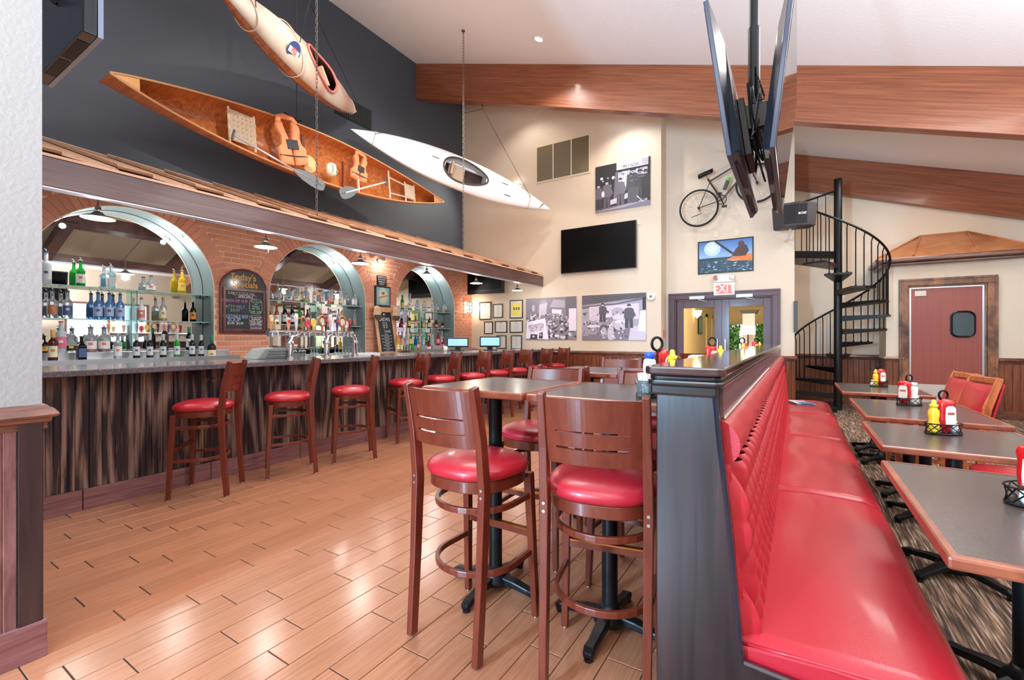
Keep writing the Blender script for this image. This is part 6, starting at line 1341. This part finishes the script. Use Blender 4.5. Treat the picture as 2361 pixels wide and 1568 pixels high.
# register printer / slanted grey machine, monitors, rail mats
P = onX(617, 815, -5.15); t = thing('receipt_machine', 'low slanted grey machine on the bar below the specials board', 'machine', (P.x, P.y, 1.088)); gy = M('machine grey', (138, 142, 142), .5)
MB().prism([(P.y-.20, 1.088), (P.y+.22, 1.088), (P.y+.22, 1.20), (P.y+.02, 1.215), (P.y-.10, 1.20)], 'x', P.x-.16, P.x+.14).build('body', gy, t, bevel=.01)
for k in range(3): MB().box(P.x+.141, P.y-.10+.02*k, 1.105+.03*k, P.x+.15, P.y+.2, 1.118+.03*k).build('ridge', M('ridge grey', (96, 100, 102), .5), t)
def monitor(px0, px1, pyt, lbl, X, ang):
    a, b = onX(px0, 800, X), onX(px1, 800, X); yc = (a.y+b.y)/2; zt = onX((px0+px1)/2, pyt, X).z; wd_ = .40; zb_ = 1.15
    t = thing('register_monitor', lbl, 'monitor', (X, yc, 1.088), 'register monitors at the far end of the bar'); R = Matrix.Rotation(ang, 3, 'Z')
    o_ = Vector((X, yc, 0)); V = lambda x, y, z: o_+R @ Vector((x, y, z))
    MB().obox(V(0, 0, (zt+zb_)/2), (wd_, .03, zt-zb_), R).build('screen_frame', blackP, t, bevel=.006); MB().obox(V(0, -.0165, (zt+zb_)/2+.005), (wd_-.04, .002, zt-zb_-.05), R).build('screen', M('screen blue', (134, 180, 236), .3, emit=.9), t)
    MB().obox(V(0, .05, 1.12), (.10, .06, .08), R).build('stand', blackP, t); MB().obox(V(0, .0, 1.095), (.26, .2, .016), R).build('stand_base', blackP, t, bevel=.004)
monitor(1036, 1074, 779, 'left lit blue register screen on the bar in front of the brick end', -5.35, .58); monitor(1111, 1148, 776, 'right lit blue register screen on the bar before the certificates', -5.0, .72)
m = MB(); Ya, Yb3 = onX(818, 820, -5.0).y, onX(872, 820, -5.0).y
for i in range(10):
    for j in range(3): m.lathe([(.022, 0), (.026, .03), (.024, .03), (.02, .003)], 8, (-5.1+.06*j, Ya+(Yb3-Ya)*(i+.5)/10, 1.0885))
tag(m.build('glass_rack', M('clear plastic', (228, 232, 236), .15, coat=.5)), 'clear plastic drip mat of small rings right of the beer tower', 'mat')
# upside-down wine glasses behind the tower
gls = M('wine glass', (214, 226, 230), .04, trans=.85, ior=1.3)
def make_wine():
    t = thing('wine_glass', '', 'glass', (0, 0, 0)); MB().lathe([(.033, 0), (.040, .03), (.036, .07), (.012, .095), (.004, .105), (.004, .165)], 14, cap=(0, 0)).build('bowl', gls, t, smooth=True); MB().lathe([(.004, .165), (.033, .172), (.033, .175), (0, .175)], 14).build('foot', gls, t, smooth=True); return t
w0 = make_wine(); wl = []
for i, px in enumerate([773, 781, 789, 797, 805, 812, 824, 832]): wl.append((onX(px, 815, -6.5), 'row', i))
ords = ['first', 'second', 'third', 'fourth', 'fifth', 'sixth', 'seventh', 'eighth', 'ninth', 'tenth', 'eleventh', 'twelfth', 'thirteenth', 'fourteenth', 'fifteenth', 'sixteenth', 'seventeenth', 'eighteenth', 'nineteenth', 'twentieth']
fst = True
for P, nm, i in wl:
    o = w0 if fst else copy_tree(w0); fst = False; o.location = (P.x, P.y, 1.001); o['label'] = 'upturned wine glass, %s from the left in the row behind the beer tower' % ords[i]; o['group'] = 'upturned wine glasses'
for i, px in enumerate([718, 724, 731]): P = onX(px, 815, -6.5); o = copy_tree(w0); o.location = (P.x, P.y, 1.001); o['label'] = 'upturned wine glass, %s from the left in the trio mid counter' % ords[i]; o['group'] = 'upturned wine glasses'
tb = MB().lathe([(.03, 0), (.045, .07), (.042, .07), (.028, .004)], 12)
for i, px in enumerate([680, 688, 697]): P = onX(px, 815, -6.5); m = MB(); m.lathe([(.034, 0), (.044, .085), (.041, .085), (.031, .006), (0, .006)], 14, (P.x, P.y, 1.001)); o = m.build('short_tumbler', gls, smooth=True); tag(o, 'short clear tumbler, %s from the left behind the left tower leg' % ords[i], 'glass', 'short tumblers')
P = onX(1027, 808, -5.15); o = MB().lathe([(.03, 0), (.036, .09), (.033, .09), (.028, .01), (0, .01)], 16, (P.x, P.y, 1.089)).build('white_cup', whiteP, smooth=True); tag(o, 'small white cup left of the left register screen', 'cup')
MB().box(P.x-.1, P.y-.08, 1.0, P.x+.1, P.y+.08, 1.001)
# ================================================================== BOTTLES
def gm_(name, c, tr=.75, rough=.05): return M('bottle glass '+name, c, rough, trans=tr, ior=1.25, coat=.3)
GL = {'clear': gm_('clear', (222, 230, 236), .8), 'blue': gm_('blue', (128, 176, 232), .65), 'pale blue': gm_('pale blue', (176, 222, 240), .7), 'green': gm_('green', (40, 176, 64), .5), 'dark': gm_('dark', (20, 22, 20), .1), 'amber': gm_('amber', (190, 96, 38), .5), 'brown': gm_('brown', (70, 30, 22), .2), 'white': M('bottle white', (236, 236, 234), .3, coat=.4), 'yellow': gm_('yellow', (232, 196, 40), .4), 'red': gm_('red', (150, 26, 34), .4), 'orange': gm_('orange', (232, 128, 60), .3), 'cobalt': gm_('cobalt', (30, 70, 190), .4), 'frosted': gm_('frosted', (214, 222, 232), .4, .35)}
LIQ = {k: M('liquid '+k, c, .15, coat=.3) for k, c in {'amber': (206, 106, 40), 'gold': (226, 170, 60), 'yellow': (240, 206, 30), 'red': (176, 40, 34), 'orange': (226, 104, 50)}.items()}
LB = {k: M('label '+k, c, .5) for k, c in {'white': (232, 230, 226), 'cream': (232, 222, 184), 'copper': (190, 122, 92), 'blue': (70, 92, 140), 'pink': (220, 110, 140), 'orange': (222, 130, 60), 'silver': (206, 208, 214), 'yellow': (236, 204, 70), 'black': (40, 38, 42), 'rose': (226, 120, 120), 'paleb': (170, 190, 222)}.items()}
CAPM = {k: M('cap '+k, c, .35, coat=.2) for k, c in {'blue': (40, 66, 140), 'black': (26, 26, 30), 'silver': (190, 190, 192), 'gold': (206, 166, 90), 'green': (20, 110, 84), 'red': (206, 50, 66), 'copper': (196, 130, 90), 'white': (226, 226, 226), 'orange': (226, 132, 60)}.items()}
SH = {  # radius, shoulder start, shoulder end, neck radius, neck top
 'spirit': (.037, .155, .20, .0135, .265), 'tall': (.038, .18, .215, .015, .285), 'square': (.036, .15, .175, .014, .235), 'wine': (.0375, .19, .235, .0145, .305), 'squat': (.052, .09, .14, .016, .19), 'round': (.050, .10, .16, .014, .21), 'slim': (.030, .16, .215, .0125, .275), 'flask': (.045, .12, .165, .016, .215), 'big': (.052, .21, .27, .018, .35), 'long': (.030, .14, .24, .013, .30)}
nb = {}
def bottle(P, kind, col, lab='white', cap='black', pour=True, liq=None, lbl='', grp='', s=1.):
    r, s0, s1, rn, ht = [v*s for v in SH[kind]]; t = thing('liquor_bottle' if kind not in ('wine', 'big') else 'wine_bottle', lbl, 'bottle', P, grp)
    n = 4 if kind == 'square' else 14; R = Matrix.Rotation(PI/4, 3, 'Z') if n == 4 else None; k = 1.32 if n == 4 else 1
    if n == 4:
        m = MB(); m.lathe([(r*k*.96, 0), (r*k, .004), (r*k, s0), (r*k*.6, s0+(s1-s0)*.7), (rn*1.2, s1)], 4, P, R); m.lathe([(rn, s1), (rn, ht)], 10, P)
        m.build('glass', GL[col], t, bevel=.004)
    else: MB().lathe([(r*.9, 0), (r, .006), (r, s0), (r*.86, s0+(s1-s0)*.35), (r*.5, s0+(s1-s0)*.75), (rn*1.05, s1), (rn, ht)], n, P, R).build('glass', GL[col], t, smooth=True)
    if liq: MB().lathe([(r*k*.86, .006), (r*k*.88, .01), (r*k*.88, s0*.48), (0, s0*.48)], n, P, R).build('liquor', LIQ[liq], t)
    if lab:
        z0, z1 = s0*.22, s0*.82; m = MB(); rr_ = r*1.015
        if n == 4: m.box(P.x+r*.93*.99, P.y-r*.8, P.z+z0, P.x+r*.93+.0025, P.y+r*.8, P.z+z1); m.box(P.x-r*.8, P.y-r*.93-.0025, P.z+z0, P.x+r*.8, P.y-r*.93*.99, P.z+z1)
        else:
            a0 = math.atan2(-P.y, -P.x); q = [a0-1.15+2.3*j/8 for j in range(9)]
            m.add([P+Vector((rr_*math.cos(a), rr_*math.sin(a), z)) for z in (z0, z1) for a in q], [(j, j+1, 10+j, 9+j) for j in range(8)])
        m.build('label', LB[lab], t)
        a0 = math.atan2(-P.y, -P.x); m = MB(); zc_ = (z0+z1)/2+.01*s; rr2 = rr_+.001 if n != 4 else r*1.08
        if n != 4: m.add([P+Vector((rr2*math.cos(a), rr2*math.sin(a), z)) for z in (zc_-.012*s, zc_+.012*s) for a in (a0-.35, a0, a0+.35)], [(0, 1, 4, 3), (1, 2, 5, 4)]); m.build('label_mark', LB[{'white': 'rose', 'cream': 'copper', 'copper': 'rose', 'blue': 'silver', 'pink': 'white', 'orange': 'black', 'silver': 'blue', 'yellow': 'rose', 'black': 'yellow', 'rose': 'white', 'paleb': 'blue'}[lab]], t)
    c0 = ht-.04*s if kind in ('wine', 'big') else ht
    MB().lathe([(rn*1.25, c0-(.025*s if kind in ('wine', 'big') else 0)-.0), (rn*1.3, ht+.002), (rn*1.2, ht+.012), (0, ht+.013)], 10, P).build('capsule' if kind in ('wine', 'big') else 'stopper', CAPM[cap], t, smooth=2)
    if pour: MB().tube([P+Vector((0, 0, ht+.01)), P+Vector((0, 0, ht+.03)), P+Vector((.006, -.016, ht+.045))], [.008, .006, .0035], 8).build('pourer', steel, t, smooth=True)
    return t
rows = {}
def row(where, grp, X, z, items):
    items = sorted(items, key=lambda q: q[0]); n = len(items); cnt = {}
    for q in items: cnt[q[1]+q[2]] = cnt.get(q[1]+q[2], 0)+1
    used = {}
    for i, q in enumerate(items):
        px, kind, col, lab, cap, pour, liq = q[:7]; s = q[7] if len(q) > 7 else 1.; dx = q[8] if len(q) > 8 else 0
        P = onX(px, 780, X+dx); P.z = z
        P.y = min(P.y, q[9]) if len(q) > 9 else P.y
        nm = {'wine': 'wine', 'big': 'large wine'}.get(kind, {'squat': 'squat', 'round': 'round', 'square': 'square', 'flask': 'flask'}.get(kind, ''))
        lbl = ('%s %s bottle' % (col, nm)).replace('  ', ' ')+', %s from the left %s' % (ords[i], where)
        bottle(P, kind, col, lab, cap, pour, liq, lbl, grp, s)
T_, F_ = True, False
row('on the upper shelf of the left arch', 'bottles on the left arch shelves', -7.21, 1.936, [(106, 'tall', 'frosted', 'silver', 'blue', T_, None, 1.25), (186, 'spirit', 'green', 'white', 'silver', T_, None, 1.15), (256, 'square', 'pale blue', 'silver', 'silver', T_, None, 1.15), (348, 'squat', 'clear', 'white', 'green', F_, None, 1.05), (420, 'spirit', 'yellow', 'yellow', 'gold', T_, None, 1.2)])
row('on the middle shelf of the left arch', 'bottles on the left arch shelves', -7.21, 1.551, [(121, 'spirit', 'clear', 'copper', 'black', T_, None, 1.18), (156, 'spirit', 'clear', 'blue', 'black', T_, None, 1.18)]+[(x, 'spirit', 'blue', 'paleb', 'black', T_, None, s_, d_) for x, s_, d_ in ((226, 1.2, .0), (252, 1.2, 0), (277, 1.2, .0))]+[(326, 'spirit', 'white', 'rose', 'black', T_, None, 1.05), (376, 'spirit', 'clear', 'cream', 'gold', T_, 'gold', 1.15), (445, 'spirit', 'dark', 'orange', 'gold', T_, None, 1.05)])
row('on the upper bottle step under the left arch', 'bottles on the left arch steps', -6.77, 1.166, [(89, 'spirit', 'brown', 'white', 'black', F_, None, 1.1), (101, 'squat', 'dark', 'yellow', 'black', T_, 'yellow', .9), (141, 'tall', 'frosted', 'pink', 'red', F_, None, 1.15, .03), (164, 'squat', 'clear', 'black', 'silver', T_, None, 1.0), (209, 'flask', 'clear', 'white', 'blue', T_, 'amber', 1.25), (240, 'flask', 'clear', 'white', 'blue', T_, 'red', 1.25), (380, 'wine', 'dark', 'black', 'copper', F_, None, 1.05), (436, 'wine', 'dark', 'silver', 'green', F_, None, .95)])
row('on the front bottle step under the left arch', 'bottles on the left arch steps', -6.47, 1.083, [(122, 'wine', 'brown', 'cream', 'gold', F_, None, 1.02), (188, 'square', 'dark', 'blue', 'black', F_, None, 1.05), (272, 'tall', 'clear', 'white', 'silver', F_, None, 1.0)]+[(x, 'wine', c, 'silver', 'silver', F_, None, .9) for x, c in ((315, 'dark'), (345.5, 'dark'), (376, 'dark'), (408, 'green'), (443, 'dark'))]+[(464, 'wine', 'dark', 'silver', 'silver', F_, None, .88)])
bottle(Vector((-6.40, onX(488, 800, -6.4).y, 1.001)), 'big', 'dark', 'cream', 'green', F_, None, 'tall dark wine bottle with round cream label at the foot of the specials board pier', 'wine bottles', .98)
row('on the upper shelf of the middle arch', 'bottles on the middle arch shelves', -7.21, 1.936, [(641, 'round', 'clear', None, 'silver', T_, 'orange', 1.15), (667, 'round', 'clear', 'silver', 'silver', F_, None, 1.05), (684, 'round', 'clear', 'cream', 'white', F_, 'gold', 1.15), (706, 'flask', 'clear', None, 'silver', F_, 'yellow', 1.3), (725, 'slim', 'clear', 'white', 'blue', F_, None, 1.1), (744, 'spirit', 'clear', 'white', 'silver', F_, None), (760, 'spirit', 'clear', 'rose', 'red', F_, 'orange'), (785, 'slim', 'clear', 'cream', 'silver', F_, 'gold', 1.1), (817.5, 'square', 'clear', 'white', 'red', F_, None, 1.05)])
row('on the lower shelf of the middle arch', 'bottles on the middle arch shelves', -7.21, 1.551, [(638, 'slim', 'amber', 'white', 'orange', F_, None, 1.15), (657, 'wine', 'dark', 'silver', 'black', F_, None, 1.05), (674, 'wine', 'dark', 'silver', 'black', F_, None, 1.05), (691, 'wine', 'green', 'black', 'black', F_, None, 1.05), (709, 'spirit', 'red', 'white', 'black', F_, None), (733, 'slim', 'clear', 'white', 'black', F_, None, 1.1), (757, 'slim', 'clear', 'rose', 'black', F_, None, 1.1), (781, 'slim', 'clear', 'paleb', 'black', F_, None, 1.1), (818, 'long', 'clear', 'copper', 'white', F_, None, 1.0)])
row('on the upper shelf of the right arch', 'bottles on the right arch shelves', -7.21, 1.936, [(928, 'slim', 'green', 'yellow', 'silver', T_, None, 1.15), (945.5, 'tall', 'clear', 'white', 'white', T_, 'amber', 1.2), (963, 'flask', 'clear', 'silver', 'white', T_, 'amber', 1.15), (978.5, 'flask', 'clear', 'silver', 'white', T_, 'amber', 1.15), (997, 'spirit', 'clear', 'cream', 'copper', F_, None, 1.0), (1025, 'square', 'clear', None, 'black', F_, 'amber', 1.05)])
row('on the lower shelf of the right arch', 'bottles on the right arch shelves', -7.21, 1.551, [(924, 'squat', 'red', None, 'black', F_, None, .8), (944, 'wine', 'dark', 'yellow', 'white', F_, None, .95), (958, 'slim', 'amber', 'cream', 'gold', F_, None, 1.0), (977, 'spirit', 'clear', 'yellow', 'silver', F_, None, .85), (990, 'spirit', 'brown', 'white', 'copper', F_, None, .95), (1006, 'flask', 'brown', 'copper', 'gold', F_, None, 1.0), (1020, 'round', 'brown', 'rose', 'gold', F_, None, .85)])
row('on the upper step of the right arch', 'bottles on the right arch steps', -6.77, 1.166, [(919, 'spirit', 'orange', 'orange', 'black', F_, None, 1.0), (928, 'slim', 'clear', None, 'silver', F_, None, .85), (938, 'slim', 'clear', 'paleb', 'silver', F_, None, .85), (947, 'wine', 'green', 'yellow', 'green', F_, None, .9), (958, 'spirit', 'cobalt', None, 'silver', F_, None, .85), (967, 'wine', 'clear', 'rose', 'red', F_, None, .9), (976, 'slim', 'pale blue', 'paleb', 'white', F_, None, .9), (984, 'wine', 'green', 'black', 'black', F_, None, .85), (995, 'slim', 'clear', None, 'silver', F_, None, 1.0), (1010, 'spirit', 'red', 'pink', 'silver', T_, None, 1.1), (1019, 'spirit', 'clear', 'pink', 'silver', T_, None, 1.1)])
row('on the front step of the right arch', 'bottles on the right arch steps', -6.47, 1.083, [(918, 'spirit', 'yellow', 'cream', 'gold', F_, None, .9), (926, 'slim', 'yellow', 'white', 'gold', F_, None, .8), (933, 'slim', 'clear', None, 'silver', F_, None, .55), (940, 'slim', 'clear', None, 'silver', F_, None, .55), (952, 'squat', 'green', None, 'silver', F_, None, .7), (965, 'spirit', 'green', 'rose', 'red', F_, None, .95), (989, 'squat', 'red', 'white', 'black', F_, None, .9), (1000, 'slim', 'clear', None, 'silver', F_, None, .7), (1022, 'spirit', 'red', 'pink', 'black', F_, None, .85)])
# ================================================================== ODDS
# downlights in the sloping ceiling
nrm = Vector((-.3252, 0, -1)).normalized(); Rd = nrm.to_track_quat('Z', 'Y').to_matrix()
def downlight(x, y, lbl, p=60):
    P = Vector((x, y, zc(x)-.002)); t = thing('downlight', lbl, 'lamp', P, None)
    MB().lathe([(.075, -.01), (.085, .004), (.07, .006)], 20, P, Rd, cap=(0, 0)).build('trim_ring', whiteP, t, smooth=True); MB().lathe([(.07, .004), (0, .004)], 20, P, Rd).build('lens', disk, t)
    spot(P+nrm*.05, P+Vector((0, 0, -1)), p, 125, r=.05)
downlight(-3.657, 6.683, 'recessed round downlight glowing in the sloped ceiling', 190)
# spot on the far wall lighting the white kayak
P = onY(1205, 426, YF); t = thing('wall_spotlight', 'small bright spotlight on the far wall behind the white kayak nose', 'lamp', P)
MB().lathe([(.04, 0), (.04, .02)], 12, P, Matrix(((1, 0, 0), (0, 0, -1), (0, 1, 0)))).build('wall_plate', whiteP, t)
hd_ = P+Vector((-.14, -.10, .02)); MB().tube([P, P+Vector((-.02, -.08, 0)), hd_], .018, 8).build('arm', whiteP, t); MB().lathe([(0, -.045), (.045, -.03), (.05, .02), (0, .02)], 12, hd_, Vector((-1, -.5, .2)).to_track_quat('Z', 'Y').to_matrix()).build('bulb', disk, t, smooth=True); spot(hd_+Vector((-.1, -.06, .0)), (-7.2, 7.0, 3.6), 120, 110, r=.04); spot(hd_+Vector((-.1, -.1, .0)), (-5.6, 7.0, 4.4), 25, 100, r=.04)
# unseen spot added to light the canoe side, then downlights behind the beam
spot((-1.6, 3.3, 5.2), (-6.5, 4.7, 4.1), 420, 56, (1, .94, .86)); downlight(-2.9, 8.55, 'recessed downlight hidden behind the first ceiling beam', 110); downlight(-5.2, 8.5, 'recessed downlight behind the ceiling beam near the dark wall', 60)
# black louvre on the dark wall
P = onX(822, 262, XD); t = thing('wall_louvre', 'black louvre on the dark wall below the tail of the wooden kayak', 'vent', (XD, P.y, P.z))
MB().box(XD, P.y-.5, P.z-.20, XD+.02, P.y+.35, P.z+.2).build('frame', M('louvre black', (30, 32, 34), .6), t)
m = MB()
for k in range(18): m.box(XD+.02, P.y-.47+.045*k, P.z-.18, XD+.035, P.y-.45+.045*k, P.z+.18)
m.build('fins', M('louvre fin', (54, 58, 60), .5), t)
# hanging television at the upper left
a = onY(190, 70, 1.05); t = thing('corner_television', 'dark television hung high at the upper left, seen from below', 'television', (a.x-.55, 1.05, a.z))
MB().box(a.x-1.15, 1.05, a.z, a.x, 1.13, a.z+.7).build('rear_shell', tvP, t, bevel=.01); MB().box(a.x-1.15, 1.131, a.z, a.x, 1.16, a.z+.7).build('bezel', M('bezel light', (150, 165, 190), .3, .3), t)
m = MB(); [m.box(a.x-.5-.4*k, 1.06, a.z-.004, a.x-.15-.4*k, 1.12, a.z+.001) for k in range(2)]; m.build('speaker_grille', M('tv grille', (40, 34, 40), .6), t); MB().tube([(a.x-.55, 1.05, a.z+.4), (a.x-.55, .9, a.z+.5), (a.x-.55, .9, 6.5)], .025, 8).build('bracket', black, t)
# lobby things seen through the glass
P = Vector((-2.75, 14.6, 1.6)); t = thing('lobby_sconce', 'glowing white sconce on the yellow lobby wall through the door', 'lamp', (-2.4, 13.6, 2.0))
MB().lathe([(0, -.12), (.10, -.02), (.13, .10), (.12, .10)], 14, (-2.36, 13.6, 2.0)).build('bowl', M('sconce white', (255, 244, 214), .4, emit=4), t, smooth=True)
t = thing('lobby_picture', 'narrow green framed picture on the lobby wall seen through the left door pane', 'picture', (-2.45, 14.5, 1.5)); MB().box(-2.45, 14.2, 1.45, -2.41, 14.8, 1.98).build('frame', bf, t); MB().box(-2.41, 14.27, 1.5, -2.405, 14.73, 1.93).build('print', M('print green', (130, 160, 120), .5), t)
t = thing('lobby_column', 'white square lobby column with dark capital behind the right pane', 'column', (-1.1, 14.2, 0)); MB().box(-1.25, 14.0, 0, -.95, 14.3, 2.0).build('shaft', M('column white', (222, 220, 214), .6), t); MB().prism([(-1.28, 2.0), (-.92, 2.0), (-.86, 2.1), (-1.34, 2.1)], 'y', 13.97, 14.33).build('capital', M('capital', (84, 76, 66), .6), t)
t = thing('lobby_lamp', 'lit table lamp with drum shade in the lobby', 'lamp', (-1.09, 13.2, 0)); MB().lathe([(.15, 1.42), (.17, 1.42), (.17, 1.64), (.15, 1.64)], 20, (-1.05, 13.2, 0), cap=(0, 0)).build('shade', M('drum shade', (255, 236, 200), .5, emit=2.2), t); MB().tube([(-1.05, 13.2, .72), (-1.05, 13.2, 1.5)], .015, 8).build('stem', black, t); MB().lathe([(.1, .70), (.1, .72), (.02, .74)], 16, (-1.05, 13.2, 0)).build('base', black, t)
t = thing('lobby_table', 'small lobby table under the drum shade lamp', 'table', (-1.05, 13.2, 0)); MB().box(-1.45, 12.9, .66, -.7, 13.5, .70).build('table_top', railW, t); [MB().box(x, y, 0, x+.04, y+.04, .66).build('leg', railW, t) for x in (-1.42, -.76) for y in (12.93, 13.43)]
lf = [M('leaf %d' % k, c, .6) for k, c in enumerate([(112, 170, 74), (70, 130, 52), (170, 206, 120)])]
for q, (x, y, lb) in enumerate(((-2.2, 18.6, 'bright green shrub outside the lobby window, left'), (-1.15, 18.7, 'bright green shrub outside the lobby window, middle'), (-.1, 18.6, 'bright green shrub outside the lobby window, right'))):
    random.seed(q); t = thing('shrub', lb, 'shrub', (x, y, 0)); MB().tube([(x, y, 0), (x, y, 1.2)], .03, 6).build('stem', railW, t); m = MB()
    for k in range(1300):
        m.cur = random.randint(0, 2); c = Vector((x+random.uniform(-.42, .42), y+random.uniform(-.3, .3), 1.3+random.gauss(0, .5))); R_ = Matrix.Rotation(random.uniform(0, 6), 3, (random.random(), random.random(), random.random()+.1))
        m.add([c+R_ @ Vector(v) for v in ((-.09, 0, 0), (0, .045, .01), (.10, 0, 0), (0, -.045, .01))], [(0, 1, 2, 3)])
    m.build('foliage', lf, t)
struct(MB().box(-8, 17.6, -.08, 3, 30, -.02).build('ground_outside', M('grass outside', (120, 160, 80), .9)))
struct(MB().box(-12, -14, -.12, 14, -4.7, -.04).build('ground_back', M('pavement outside', (168, 164, 158), .9)))
struct(MB().box(4.9, -4.7, -.12, 16, 12, -.04).build('ground_side', M('pavement outside', (168, 164, 158), .9)))
